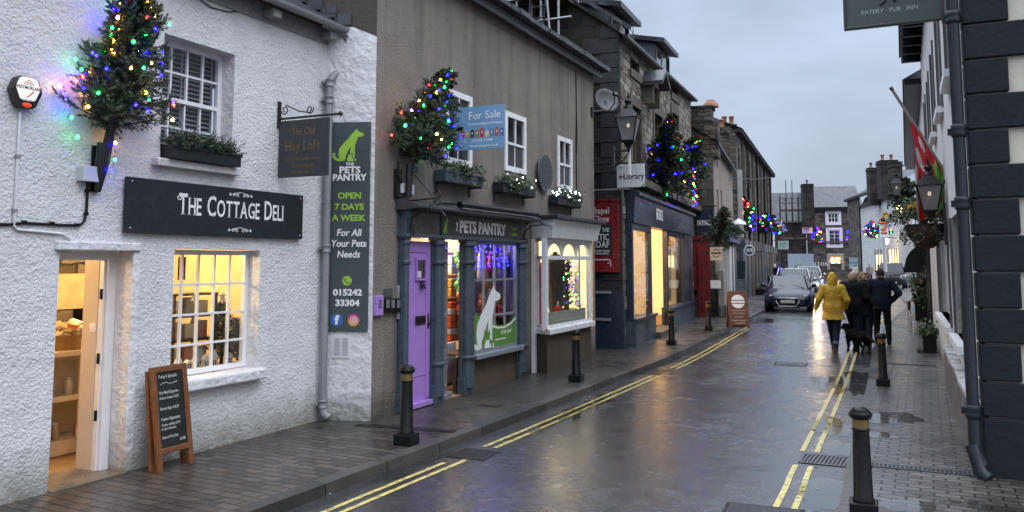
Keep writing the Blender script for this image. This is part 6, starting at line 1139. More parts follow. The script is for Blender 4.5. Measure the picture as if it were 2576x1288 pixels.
t, ww, hh, _ = psign('hanging_sign', 'mint and white hanging estate sign near the far scaffold', 'sign', 1957, 606, 1984, 627, LNG, -.8, pm('sign_mint', (.5, .6, .56), .4, .1, 3)); m = MB(); m.box(ww * .15, ww * .85, -.034, -.031, hh * .45, hh * .52, pm('mint_dark', (.1, .3, .2), .5, .05, 4)).box(ww * .3, ww * .7, -.034, -.031, hh * .22, hh * .27, MATS['mint_dark']); m.prism([(ww * .15, hh * .62), (ww * .3, hh * .85), (ww * .45, hh * .62), (ww * .6, hh * .85), (ww * .8, hh * .62)], -.034, -.031, MATS['mint_dark']); m.build('lettering', t); MB().tube([(-.8, 0, hh + .04), (ww, 0, hh + .04)], .025, IRON, 6).build('bracket', t)
P0 = EF.o + EF.u * ue(1884, -.5); t = thing('round_sign', 'round navy wheel-like sign with white monogram', 'sign', Matrix.Translation(dp(1885, 630, 41.5)) @ Matrix.Rotation(YAW * .6, 4, 'Z')); m = MB(); m.lathe([(.24, .02), (.24, -.02), (.001, -.021)], NAVY, n=24, ax='y', smooth=False); m.build('disc', t); m = MB(); m.tube([(.24 * math.cos(k * .3927), -.02, .24 * math.sin(k * .3927)) for k in range(16)], .02, LETW, 5, True).text('WR', 0, -.1, .3, LETW, -.03, .75, 'CENTER', .0, .004); m.build('monogram', t); MB().tube([(0, 0, .24), (0, 0, .34), (-.8, 0, .34)], .02, IRON, 5).build('bracket', t)
g = gp(1776 + 26, 790, HL); t = thing('menu_stand', 'thin black menu stand with tilted white page by the red shopfront', 'menu stand', TR(*gp(1803, 800, HL), RAD(15)) @ Matrix.Diagonal((.62, .62, .9, 1))); MB().tube([(0, 0, 0), (0, 0, 1.05)], .02, IRON, 6).lathe([(.16, 0), (.16, .02), (.02, .05)], IRON, n=12).build('pole', t); m = MB(); m.T = TR(0, 0, 1.05, 0, RAD(-35)); m.box(-.3, .3, -.02, .01, 0, .42, IRON).box(-.27, .27, -.026, -.02, .03, .39, PAPER); m.build('page_holder', t)
def aboard(label, px0, px1, py, top, h, mat, lets, h0=HL, rz=None, frame=None):
    a, b = gp(px0, py, h0), gp(px1, py, h0); W = Wall((a.x, a.y), (b.x, b.y)); t = thing('a_board', label, 'A-board', W.at(0, 0, h0)); w_ = W.L; T_ = Matrix.Rotation(RAD(-11), 4, 'X')
    m = MB(); m.T = T_; m.box(0, w_, 0, .03, .08, h, mat).box(0, .06, .0, .035, 0, .08, mat).box(w_ - .06, w_, 0, .035, 0, .08, mat); m.build('front_panel', t, bev=.006); m = MB(); m.T = TR(0, .42, 0, 0, RAD(11)); m.box(.01, w_ - .01, 0, .03, 0, h - .01, mat); m.build('rear_panel', t)
    m = MB(); m.T = T_; lets(m, w_, h); m.build('lettering', t); return t
def scrib(m, x0, x1, z, h, mat, seed):
    rr = random.Random(seed); n = max(6, int((x1 - x0) / (h * .35))); m.tube([(x0 + (x1 - x0) * k / n, -.004, z + h * rr.uniform(-.5, .5)) for k in range(n + 1)], h * .1, mat, 4)
def l1(m, w_, h):
    m.lathe([(w_ * .34, -.002), (.001, -.003)], LETW, (w_ / 2, 0, h * .72), 20, 'y', False); m.box(w_ * .12, w_ * .88, -.005, -.004, h * .66, h * .76, MATS['board_brown']).box(w_ * .16, w_ * .84, -.006, -.005, h * .685, h * .735, LETW)
    for i, (a, z) in enumerate(((.14, .47), (.2, .40), (.3, .3), (.16, .21), (.24, .14))): scrib(m, w_ * a, w_ * (1 - a), h * z, .035, LETW, i)
pm('board_brown', (.12, .05, .03), .6, .3, 12)
aboard('brown wooden A-board with white round badge at the kerb edge', 1836, 1887, 826, 0, 1.05, MATS['board_brown'], l1)
def l2(m, w_, h):
    rr = random.Random(5)
    for i in range(13): scrib(m, w_ * .1, w_ * rr.uniform(.55, .92), h * (.93 - .065 * i), .06, CHALK, i + 20)
aboard('tall narrow dark chalkboard menu beyond the brown A-board', 1847, 1879, 762, 0, 1.95, pm('board_slate', (.02, .035, .045), .5, .3, 6), l2)
# produce trays
pt = thing('produce_stand', 'low black stand heaped with green plants on the far left pavement', 'produce stand', TR(*gp(1899, 742, HL), RAD(12))); MB().box(-.55, .55, -.5, .9, .05, .28, BLACK).box(-.6, .6, -.55, .95, .28, .33, BLACK).build('tray', pt); m = MB(); rr = random.Random(6)
for i in range(60): leaves(m, rr, (rr.uniform(-.5, .5), rr.uniform(-.45, .85), .36), 9, (.07, .07, .09), .1, LEAFS + [LEAFS[1]], .6)
m.build('plants', pt)
# ---- long stone terrace
ls = thing('stone_terrace', 'long dark stone three storey terrace down the left of the street', 'building', LNG.M); lE = LNG.uv(1892, 381)[1]; lw0 = LNG.uv(1889, 500)[0]
hs = []
for k in range(8):
    u = .9 + k * 2.75; hs += [(u, u + .8, lE - 2.4, lE - .8), (u, u + .85, lE - 5.0, lE - 3.2)]
m = MB(); m.wall(0, LNG.L, 0, lE, hs, STONE_B, 0, .15); m.build('front_wall', ls); m = MB(); m.add([(.0, .0, 0), (.0, 6, 0), (.0, 6, lE + .8), (0, 3, lE + 1.5), (.0, .0, lE)], [(0, 1, 2, 3, 4)], STONE_R); m.build('gable_wall', ls)
for i, (a, b, c, d) in enumerate(hs): sash(ls, a, b, c, d, .1, 2, 1, 1, .07, .04, FARWIN, pm('old_frame', (.25, .25, .24), .5, .2, 4))
m = MB(); m.box(-.1, LNG.L, -.3, 0, lE - .12, lE + .05, STONE_D); [m.box(u, u + .12, -.12, 0, 3.2, lE - .2, BLACK if i % 2 else DRESS) for i, u in enumerate((2.6, 5.3, 8.2, 11, 13.6, 16.4, 19, 21.8))]; m.build('cornice', ls)
MB().add([(-.1, -.35, lE + .05), (LNG.L, -.35, lE + .05), (LNG.L, 3, lE + 1.6), (-.1, 3, lE + 1.6)], [(0, 1, 2, 3)], SLATE).build('roof', ls)
m = MB(); rr = random.Random(3); u = .2
while u < LNG.L - 2: k = rr.choice([SIGNBLK, SLATEPAINT, NAVY, TEAL, DARKW]); m.box(u, u + 1.7, -.2, 0, .1, 2.6, k).box(u, u + 1.8, -.32, 0, 2.6, 3.05, k).box(u + .2, u + 1.1, -.21, -.2, .8, 2.4, pm('dull_window', (.02, .022, .026), .45, .2, 3, spec=.3)); u += 2.0 + rr.random() * .4
m.build('shopfronts', ls)
def chim(px0, px1, pyt, D, label, hbase, mat, pots=2, dpt=1.0): c = dp((px0 + px1) / 2, pyt, D); w_ = abs(px1 - px0) / F * D; t = thing('chimney_stack', label, 'chimney', Matrix.Translation((c.x, c.y, hbase)) @ Matrix.Rotation(YAW * .7, 4, 'Z'), 'chimneys above the far roofs'); chimney(t, (0, 0, 0), w_, dpt, c.z - hbase, mat, pots, name='stack'); return t
chim(1814, 1849, 320, 44, 'dark brick chimney with two pale pots beyond the rubble gable', 8, STONE_D); chim(1826, 1874, 360, 47, 'stepped rubble stack left of the long terrace roof', 6, STONE_R, 0, 1.6); chim(1800, 1830, 330, 40, 'rubble stack between gable chimney and pots', 6, STONE_R, 1, 1.6)
t = tag(MB().box(-.4, .3, -.2, .2, 0, 3.4, OLDW).build('white_house', None, Matrix.Translation((dp(1855, 590, 42).x, dp(1855, 590, 42).y, 3.2)) @ Matrix.Rotation(RAD(8), 4, 'Z')), 'sliver of white house front between the pink house and the terrace', 'building')
pl_ = thing('cable', 'thin dark span wire across the left house fronts', 'cable'); a, b = dp(1835, 447, 36), dp(1943, 446, 52); MB().tube([a, (a + b) / 2 - Vector((0, 0, .1)), b], .02, BLACK, 5).build('wire', pl_)
def fartree(label, llab, px, pyb, pyt, D, rad, seed, n, r=.045, lean=.5, cols=None):
    a, b = dp(px, pyb, D), dp(px, pyt, D); M = Matrix.Translation(a); root = thing('wall_tree', label, 'christmas tree', M, 'fir trees fixed to house fronts'); p = fir(root, Vector((0, 0, 0)), Vector((lean * .3, -.2, b.z - a.z)), rad, seed, 46, 6, 7, .12, .05, .04)
    k = dict(cols=cols) if cols else {}
    if n: light_string(llab, M, p, n, seed, r, cable=False, **k)
fartree('lit fir on the left row, nearest the navy hanging sign', 'bright lights on the fir above the round monogram sign', 1868, 588, 500, 43, 1.0, 81, 60, .036); fartree('second lit fir on the left row, before the flag', 'blue lights on the second fir before the small flag', 1922, 590, 540, 52, .8, 82, 34, .04); fartree('third lit fir on the left row, beside the flag', 'lights on the third fir beside the small flag', 1942, 592, 545, 56, .8, 83, 30, .042)
# small union flag
a = dp(1963, 572, 58); t = thing('flag', 'small red white and blue flag on the left terrace', 'flag', Matrix.Translation(a) @ Matrix.Rotation(RAD(20), 4, 'Z') @ Matrix.Rotation(RAD(-25), 4, 'Y')); BLUEF = pm('flag_blue', (.03, .04, .2), .7, .1, 4); MB().box(-.35, .35, -.01, .01, -.4, .4, BLUEF).build('cloth', t); m = MB(); m.box(-.35, .35, -.016, -.011, -.09, .09, LETW).box(-.09, .09, -.017, -.012, -.4, .4, LETW).box(-.35, .35, -.021, -.018, -.05, .05, REDP).box(-.05, .05, -.022, -.019, -.4, .4, REDP); [m.add([(-.35, -.0155, -.4 * s_), (-.28, -.0155, -.4 * s_), (.35, -.0155, .4 * s_), (.28, -.0155, .4 * s_)], [(0, 1, 2, 3)], LETW) for s_ in (1, -1)]; m.build('cross', t); MB().tube([(-.5, 0, .6), (.5, 0, .42)], .03, WOOD, 5).build('pole', t)
# ================================================================ END OF THE STREET
en = thing('end_house', 'dark stone house closing the street, with slate roof and white sash windows', 'building', END.M)
def re(x0, y0, x1, y1): return END.rect(x0, y0, x1, y1)
eu0 = END.uv(2030, 600)[0]; eu1 = END.uv(2152, 600)[0]; zE = END.uv(2090, 521)[1]; zR = zE + 2.9
w3 = [re(2082, 536, 2110, 560), re(2084, 579, 2114, 617), re(2087, 645, 2117, 672)]
m = MB(); m.wall(eu0, eu1 + .5, 0, zE, w3, STONE_B, 0, .2); m.build('front_wall', en); MB().box(eu0, eu1, -.25, 0, zE - .45, zE, BLACK).build('gutter', en); MB().box(eu0, eu1, -.15, 0, re(2030, 608, 2150, 611)[2], re(2030, 607, 2150, 612)[3], DRESS).build('string_course', en)
for i, (a, b, c, d) in enumerate(w3):
    if i < 2: o = sash(en, a, b, c, d, .05, 3 if i == 0 else 2, 1 if i == 0 else 2, 1 if i == 0 else 2, .1, .06, FARWIN, WHITE2); MB().box(a - .28, a, -.05, .1, c - .28, d + .28, WHITE).box(b, b + .28, -.05, .1, c - .28, d + .28, WHITE).box(a, b, -.05, .1, d, d + .28, WHITE).box(a, b, -.05, .1, c - .28, c, WHITE).build('surround', o)
    else:
        o = MB().box(a, b, .3, .35, c, d, pm('lit_shop_back', (.5, .33, .15), .7, .3, 2)).build('lit_window', en); MB().box(a - .3, a, -.05, .1, c - .3, d + .35, LIME).box(b, b + .3, -.05, .1, c - .3, d + .35, LIME).box(a, b, -.05, .1, d, d + .35, LIME).build('surround', o); MB().box(a, b, .1, .13, c, c + .45, DARKW).box(a, b, .1, .13, (c + d) / 2, (c + d) / 2 + .06, DARKW).build('shelf', o)
        m = MB(); rr = random.Random(4); [m.ball((rr.uniform(a + .1, b - .1), .2, rr.uniform(c + .5, d - .15)), .1, emi('window_lamp', (1, .62, .2), 9), 5) for k in range(14)]; m.build('lamp', o)
MB().add([(eu0, -.3, zE), (eu1 + 1, -.3, zE), (eu1 + 1, 5, zR), (eu0 - .0, 5, zR)], [(0, 1, 2, 3)], SLATE).build('roof', en)
m = MB(); s_ = 1.0; p = re(2046, 658, 2080, 668); m.text('latos', (p[0] + p[1]) / 2, p[2], p[3] - p[2] + .35, LETW, -.02, 1.1, 'CENTER', .0, .02, serif=1); t = thing('shop_sign', 'white serif letters on stone left of the glowing shop window', 'sign', END.M); m.build('lettering', t)
chim(2017, 2043, 465, 97, 'tall chimney with pot at the left end of the slate roof', 6, STONE_D, 1, 1.2)
MB().box(eu0 - 3.6, eu0, .6, .8, 0, zE - 1.8, STONE_B).add([(eu0 - 3.7, .4, zE - 1.8), (eu0, .4, zE - 1.8), (eu0, 5, zE + 2.2), (eu0 - 3.7, 5, zE + 2.2)], [(0, 1, 2, 3)], SLATE).build('side_wing', en)
fsc = thing('scaffold', 'distant scaffold tower with boards on the left of the end house', 'scaffold', END.M); m = MB(); q0, q1 = END.uv(1963, 600)[0], END.uv(2040, 600)[0]
for k in range(6): u = q0 + (q1 - q0) * k / 5; m.tube([(u, -1.2, 0), (u, -1.2, zE + (3.2 if k in (1, 2) else 1.6))], .05, IRON, 5).tube([(u, -.2, 0), (u, -.2, zE + 1.2)], .05, IRON, 5)
for z in (2.6, 4.6, 6.6, zE - .3, zE + .5, zE + 1.0): m.tube([(q0, -1.25, z), (q1 - (.6 if z > 6 else 0), -1.25, z)], .05, IRON, 5)
for k in range(5): u = q0 + (q1 - q0) * k / 5; m.tube([(u, -1.28, 4.6 + (k % 2) * 2), (u + 1.1, -1.28, 6.6 - (k % 2) * 2)], .04, IRON, 4).tube([(u, -1.28, 2.6 - (k % 2) * 2), (u + 1.1, -1.28, .6 + (k % 2) * 2)], .04, IRON, 4)
m.build('pole', fsc); m = MB(); [m.box(q0, q1 - .5, -1.25, -.2, z, z + .18, pm('scaffold_board', (.12, .09, .05), .7, .3, 6)) for z in (zE - .45, 4.7, 6.7 - .1)]; m.build('plank', fsc)
a = re(2014, 559, 2040, 588); t = thing('notice_board', 'white notice board on the scaffold by the end house', 'sign', END.at(a[0], -1.4, a[2])); MB().box(0, a[1] - a[0], -.05, 0, 0, a[3] - a[2], WHITE2).build('board', t); m = MB(); [m.box(.15, (a[1] - a[0]) * f, -.055, -.051, (a[3] - a[2]) * z, (a[3] - a[2]) * z + .06, KP) for f, z in ((.85, .8), (.7, .68), (.85, .5), (.6, .35))]; m.build('lettering', t)
a = re(1977, 639, 2042, 690); t = thing('hoarding', 'painted hoarding with pale sky and green hill below the scaffold', 'hoarding', END.at(a[0], -2.2, 0)); ww = a[1] - a[0]; MB().box(0, ww, -.05, .05, 0, a[3], pm('hoard_sky', (.3, .36, .4), .6, .15, 2)).build('panel', t); m = MB(); m.prism([(0, .1), (ww, .1), (ww, 1.3), (ww * .75, 1.1), (ww * .5, 1.7), (ww * .25, 1.5), (0, 1.0)], -.06, -.051, pm('hoard_green', (.14, .17, .05), .7, .4, 3)); m.build('painted_hill', t)
fartree('slim lit fir left of the end house sash windows', 'purple and red lights on the slim fir left of the sashes', 2056, 614, 570, 96, .9, 85, 30, .07, 0, ('blue', 'blue', 'red', 'amber')); fartree('slim lit fir right of the end house sash windows', 'purple and blue lights on the slim fir right of the sashes', 2141, 612, 567, 95, .9, 86, 26, .07, 0, ('blue', 'blue', 'blue', 'amber', 'red'))
# ---- right-hand far row
hr = thing('white_terrace', 'white painted houses curving away on the far right', 'building', HRW.M); hz = HRW.uv(2170, 512)[1]; hu = HRW.uv(2167, 600)[0]; hgt = 8.3
hw_ = [HRW.rect(2199, 500, 2204, 525), HRW.rect(2210, 492, 2215, 517), HRW.rect(2185, 560, 2190, 590)]
WB = masonry('white_block', [(.55, .55, .54), (.66, .66, .65)], (.45, .45, .45), .6, .3, .012, .01)
m = MB(); m.wall(hu, HRW.L, 0, hgt - 1.0, hw_, WB, 0, .15); m.wall(0, hu, 0, hgt, [], STONE_B, .0, .1); m.build('front_wall', hr); [sash(hr, a, b, c, d, .08, 2, 1, 1, .08, .05, FARWIN, WHITE) for a, b, c, d in hw_]
MB().box(hu - .12, hu, -.12, -.0, 0, hgt - .6, BLACK).box(hu, HRW.L, -.25, 0, hgt - 1.0, hgt - .8, BLACK).box(-.2, hu + 16, -.3, 0, hgt, hgt + .25, BLACK).build('gutter', hr); MB().add([(-.2, -.3, hgt), (hu + 16, -.3, hgt), (hu + 16, 4, hgt + 2.6), (-.2, 4, hgt + 2.6)], [(0, 1, 2, 3)], SLATE).add([(hu, -.0, hgt - 1), (HRW.L, 0, hgt - 1), (HRW.L, .5, hgt), (hu, .5, hgt)], [(0, 1, 2, 3)], STONE_D).build('roof', hr)
sf = MB(); LIT = emi('lit_shop', (1, .74, .4), 1.6); a = HRW.rect(2206, 640, 2222, 690); sf.box(a[0], a[1], -.1, 0, .5, 2.6, LIT); a2 = HRW.rect(2238, 615, 2262, 690); sf.box(a2[0], a2[1], -.1, 0, 1.2, 3.0, LIT); so_ = sf.build('lit_window', hr); m = MB(); [m.box(x, x + .12, -.16, -.101, .4, 3.1, DARKW) for x in (a[0] - .1, (a[0] + a[1]) / 2, a[1], a2[0] - .1, a2[0] * .6 + a2[1] * .4, a2[0] * .25 + a2[1] * .75, a2[1])]; m.build('mullion', so_)
for px, lab in ((2230, 'lit lamp cluster over the far inn sign'), (2262, 'lamp over the far white shopfront')): a = HRW.uv(px, 615 if px < 2250 else 533, -.8); t = thing('wall_lamp', lab, 'light', HRW.at(a[0], -.8, a[1])); MB().lathe([(.1, 0), (.2, .2), (.22, .4), (.05, .5)], emi('far_lamp', (1, .75, .35), 7), n=8).build('globe', t); MB().tube([(0, 0, .5), (0, .3, .6), (0, .8, .5)], .03, IRON, 5).build('arm', t)
a = dp(2221, 600, 62); _w = Wall((dp(2213, 600, 60).x, dp(2213, 600, 60).y), (dp(2233, 600, 60).x, dp(2233, 600, 60).y)); a = _w.rect(2212, 558, 2235, 596); t = thing('hanging_sign', 'white and orange inn sign with red lion shape under a lamp hood', 'sign', _w.at(a[0], 0, a[2])); ORG = pm('sign_orange', (.55, .16, .06), .5, .1, 4); MB().box(0, a[1] - a[0], -.05, .05, 0, a[3] - a[2] - .1, WHITE).build('board', t); MB().box(-.08, a[1] - a[0] + .08, -.2, .1, a[3] - a[2] - .1, a[3] - a[2], ORG).build('hood', t); m = MB(); [m.ball(((a[1] - a[0]) * x, -.07, (a[3] - a[2]) * z), .11, ORG, 6, (1.2, .3, 1)) for x, z in ((.3, .5), (.5, .5), (.65, .6), (.3, .28), (.65, .28), (.72, .68))]; m.build('emblem', t); MB().tube([((a[1] - a[0]) / 2, 0, -.0), ((a[1] - a[0]) / 2, 0, -2.5)], .12, GREYPL, 8).build('post', t)
fartree('lit fir on the white houses, low and broad', 'mixed lights on the broad fir of the white houses', 2190, 600, 558, 72, .9, 87, 36, .05); fartree('lit fir beside the far inn sign', 'blue and green lights on the fir beside the inn sign', 2218, 592, 552, 66, .8, 88, 24, .05); fartree('dark unlit fir high above the far awning', '', 2272, 525, 455, 34, .75, 89, 0, .02)
chim(2183, 2216, 425, 74, 'left chimney stack with two pots on the white terrace', 7, STONE_D, 2, 1.0); chim(2210, 2252, 407, 66, 'broad right chimney stack with two pots on the white terrace', 7, STONE_D, 2, 1.2); chim(2240, 2262, 412, 50, 'dark chimney half behind the flag', 6, STONE_D, 0, 1.0)
t, ww, hh, _ = psign('hanging_sign', 'pale blue and white hanging sign below the slim right fir', 'sign', 2136, 650 - 2, 2165, 676, HRW, -.3, pm('sign_bluewhite', (.4, .5, .58), .5, .1, 4)); MB().box(-.3, ww, -.05, .05, hh * .5, hh * .56, IRON).build('bracket', t)
# ================================================================ RIGHT-HAND SIDE: the inn with black quoins
CREAMW = roughcast('cream_render', (.56, .52, .44), 9, .006, .06, .08); INNW = roughcast('inn_white', (.62, .62, .62), 20, .008, .15, .1, dirt=(.14, .14, .12)); BQ = roughcast('charcoal_quoin_paint', (.014, .018, .024), 16, .008, .2, .4); PIPEG = pm('charcoal_pipe', (.013, .018, .024), .4, .25, 6, spec=.3)
inn = thing('inn', 'cream and white rendered inn with black painted quoins on the right', 'building', QF.M)
wR_ = RW.L; iR = QF.M.inverted() @ RW.M
def ru(px, y=0): return RW.uv(px, 720, y)[0]
rw_ = []
for p0, p1, y0, y1 in ((2364, 2391, 617, 812), (2402, 2424, 609, 850)): a, b = ru(p0), ru(p1); z1 = RW.uv(p1, y0)[1]; z0 = RW.uv(p1, y1)[1]; rw_.append((a, b, z0, z1))
zs0 = min(w[2] for w in rw_); rw_ = [(a, b, 1.0, 2.55) for a, b, c, d in rw_]; up_ = [(b - 1.0 - 2.6 * i, b - 2.6 * i, 4.2, 5.8) for i, b in enumerate((wR_ - 2.2,) * 5)]
m = MB(); m.wall(0, wR_ - .02, 0, 7.4, rw_ + up_, INNW, 0, .2); m.build('front_wall', inn, iR)
GREYB = pm('grey_board', (.09, .09, .09), .5, .2, 5)
for a, b, c, d in rw_ + up_:
    o = sash(inn, a, b, c, d, .14, 2, 1, 1, .07, .03, DARKGLASS, WHITE); o.matrix_basis = iR; MB().box(a - .14, a, -.03, .12, c, d, GREYB).box(b, b + .14, -.03, .12, c, d, GREYB).box(a - .1, b + .1, -.1, .12, c - .09, c, WHITE).build('shutter', o)
m = MB(); pz = RW.uv(2400, 866, -.1)[1]; PL = pm('grey_plinth', (.1, .1, .105), .5, .3, 5, .006, 14); u_p = ru(2368, -.1)
m.box(u_p, wR_ - .1, -.11, .0, 0, .62, PL); m.build('plinth', inn, iR); m = MB(); rr = random.Random(12); u = u_p
while u < wR_ - .15: k = rr.uniform(.25, .5); m.box(u, min(u + k, wR_ - .12), -.13 + rr.uniform(0, .02), .0, .62, .69 + rr.uniform(-.015, .02), pm('worn_white', (.4, .4, .4), .5, .45, 5)); u += k + .004
m.build('plinth_cap', inn, iR, bev=.012)
m = MB(); m.box(-1, wR_, -.45, .1, 7.4, 7.55, BLACK).add([(-1, -.5, 7.55), (wR_ + .2, -.5, 7.55), (wR_ + .2, 4, 10.2), (-1, 4, 10.2)], [(0, 1, 2, 3)], SLATE); [m.box(u, u + .12, -.42, 0, 7.15, 7.4, BLACK) for u in np.arange(.2, wR_, .9)]; m.build('eaves', inn, iR)
rows = [-120, -25, 63, 152, 239, 328, 415, 501, 592, 684, 775, 862, 956, 1045, 1195]; zz = [QF.uv(2440, y)[1] for y in rows]; zz[-1] = .0
m = MB(); m.box(.0, 5.5, .0, .3, 0, 6.5, CREAMW); m.build('end_wall', inn); sw_w = QF.uv(2493, 300)[0] + .04
for i in range(len(rows) - 1):
    short = i % 2 == 1; wq = .30 if short else 1.2
    if i == len(rows) - 2: wq = 1.6
    MB().box(-.05, wq + .03 * math.sin(i * 2.1), -.045, .26, zz[i + 1] + .006, zz[i] - .006, BQ).build('quoin_block', inn, bev=.013)
# corner pipe
cp = thing('downpipe', 'charcoal downpipe running down the black quoin corner on the right', 'downpipe', QF.M); px_ = QF.uv(2431, 700, -.06)[0]
m = MB(); m.tube([(px_, -.05, 6.5), (px_, -.05, .32), (px_ + .05, -.1, .16)], .052, PIPEG, 14); m.build('pipe', cp)
for y in (40, 328, 511, 1035):
    z = QF.uv(2431, y, -.06)[1]; MB().lathe([(.055, -.06), (.066, -.05), (.066, -.02), (.06, 0), (.066, .02), (.066, .05), (.055, .06)], PIPEG, (px_, -.05, z), 14).box(px_ - .09, px_ + .09, -.01, .02, z - .03, z + .03, PIPEG).build('collar', cp)
MB().tube([(px_ - .02, -.06, .33), (px_ + .03, -.12, .12), (px_ + .09, -.16, .07)], [.06, .062, .06], PIPEG, 12).build('shoe', cp)
lt_ = thing('litter', 'crumpled clear wrapper on the wet bricks by the pipe foot', 'litter', TR(*gp(2462, 1196, HR))); m = MB(); rr = random.Random(2); vs = [(rr.uniform(-.07, .07), rr.uniform(-.03, .03), rr.uniform(.005, .03)) for k in range(14)]; m.add(vs, [(k, (k + 3) % 14, (k + 7) % 14) for k in range(14)], PAPER); m.build('wrapper', lt_)
# hanging inn sign
yS = 10.4; PS = Wall((-2, yS), (1, yS)); a = PS.rect(2122, 78, 2374, 60); x0, x1 = PS.uv(2122, 40)[0], PS.uv(2374, 40)[0]; zb = PS.uv(2122, 78)[1]; hS = .85
ps = thing('hanging_sign', 'large grey-green hanging sign reading EATERY PUB INN at the top right', 'sign', PS.at(x0, 0, zb)); wS = x1 - x0; SGG = pm('inn_sign_green', (.058, .075, .07), .45, .12, 5); SGE = pm('inn_sign_edge', (.035, .045, .042), .4, .15, 5)
MB().box(.03, wS - .03, -.018, .018, .03, hS - .03, SGG).build('board', ps); MB().box(0, wS, -.035, .035, 0, .035, SGE).box(0, wS, -.035, .035, hS - .035, hS, SGE).box(0, .035, -.035, .035, .035, hS - .035, SGE).box(wS - .035, wS, -.035, .035, .035, hS - .035, SGE).build('frame', ps, bev=.01)
m = MB(); s_ = .068; m.text('EATERY · PUB · INN', wS * .47, PS.uv(2250, 29)[1] - zb, s_, pm('letter_grey', (.36, .39, .38), .5, .1, 5), -.0185, wS * .57 / s_ / text_w('EATERY · PUB · INN'), 'CENTER', .004, .001); m.build('lettering', ps)
m = MB(); zf = PS.uv(2225, 14)[1] - zb; MK = pm('emblem_black', (.008, .009, .01), .5, .2, 5); m.tube([(wS * .38, -.02, zf), (wS * .40, -.02, zf + .03), (wS * .43, -.02, zf + .04), (wS * .44, -.02, zf + .18)], [.012, .022, .016, .025], MK, 7).tube([(wS * .55, -.02, zf + .03), (wS * .53, -.02, zf + .035), (wS * .51, -.02, zf + .1)], [.01, .018, .014], MK, 7).ball((wS * .5, -.012, zf + .3), .13, MK, 9, (1.2, .08, .8)); m.build('emblem', ps)
MB().tube([(wS * .3, 0, 0.85), (wS + .25, 0, .85)], .018, IRON, 7).tube([(wS - .02, 0, .02), (wS + .12, 0, .02)], .014, IRON, 6).build('bracket', ps)
# lanterns
def lant(label, px, py, D, s, wallx):
    p = dp(px, py, D)
    def arm(t):
        L_ = wallx - p.x; m = MB(); m.tube([(0, 0, -.2 * s), (L_, 0, -.2 * s)], .014, IRON, 6).tube([(0, 0, -.12 * s), (L_, 0, -.12 * s)], .012, IRON, 6).box(L_ - .02, L_ + .02, -.05, .05, -.5, .1, IRON).tube([(L_, 0, -.45), (L_ * .5, 0, -.38), (.05, 0, -.22 * s)], .012, IRON, 6); scroll(m, (L_ - .12, 0, -.3), .07, .015, RAD(90), 1.5, IRON, .009); scroll(m, (L_ - .28, 0, -.26), .04, .01, RAD(90), -1.5, IRON, .008); m.build('arm', t)
    return lantern(label, Matrix.Translation(p), s, 0, arm)
lant('nearest black lantern on the right, in front of the flower basket', 2340, 530, 12.2, .73, .52); lant('second black lantern on the right, half behind the nearest', 2324, 552, 15.0, .66, .5); lant('small far lantern on the right, against the dark fir', 2256, 492, 28, .8, .5)
# hanging flower basket
p = dp(2328, 566, 13.4); hb = thing('hanging_basket', 'hanging basket of yellow pansies and trailing leaves on the right', 'flower basket', Matrix.Translation(p)); COIR = pm('coir', (.085, .05, .03), .9, .4, 18, .02, 40)
MB().lathe([(.30, 0), (.285, -.1), (.24, -.22), (.15, -.33), (.05, -.38), (.001, -.385)], COIR, n=24).build('liner', hb); m = MB(); [m.tube([(.305 * math.cos(k * .524), .305 * math.sin(k * .524), 0), (.27 * math.cos(k * .524), .27 * math.sin(k * .524), -.17), (.1 * math.cos(k * .524), .1 * math.sin(k * .524), -.37)], .005, IRON, 4) for k in range(12)]; m.tube([(.31 * math.cos(k * .3), .31 * math.sin(k * .3), 0) for k in range(21)], .008, IRON, 4, True); [m.tube([(.3 * math.cos(k * 2.1), .3 * math.sin(k * 2.1), 0), (0, 0, .75)], .005, IRON, 4) for k in range(3)]; m.tube([(0, 0, .75), (.52 - p.x, 0, .75)], .014, IRON, 6); m.build('wire', hb)
m = MB(); rr = random.Random(7)
for i in range(130): a = rr.uniform(0, 6.28); r = rr.uniform(.05, .5); leaves(m, rr, (math.cos(a) * r - .06, math.sin(a) * r, .24 - r * .45 + rr.uniform(-.05, .16)), 12, (.05, .05, .05), .06, LEAFS + [LEAFS[1], LEAFS[2]], .3)
for i in range(34): a = rr.uniform(0, 6.28); leaves(m, rr, (math.cos(a) * .33, math.sin(a) * .33, -.05 - rr.random() * .22), 8, (.03, .03, .05), .05, LEAFS, 0)
m.build('foliage', hb); m = MB(); YF = pm('pansy_yellow', (.75, .5, .02), .6, .15, 12)
for i in range(34):
    a = rr.uniform(0, 6.28); r = rr.uniform(.1, .52); c = Vector((math.cos(a) * r - .06, math.sin(a) * r - .08, .36 - r * .45 + rr.uniform(-.06, .12)))
    for k in range(5): b = k * 1.257; d = Vector((math.cos(b), -.35, math.sin(b))); q = d.cross(Vector((0, 1, 0))).normalized() * .024; m.add([c, c + d * .03 + q, c + d * .055, c + d * .03 - q], [(0, 1, 2, 3)], YF)
m.build('flowers', hb)
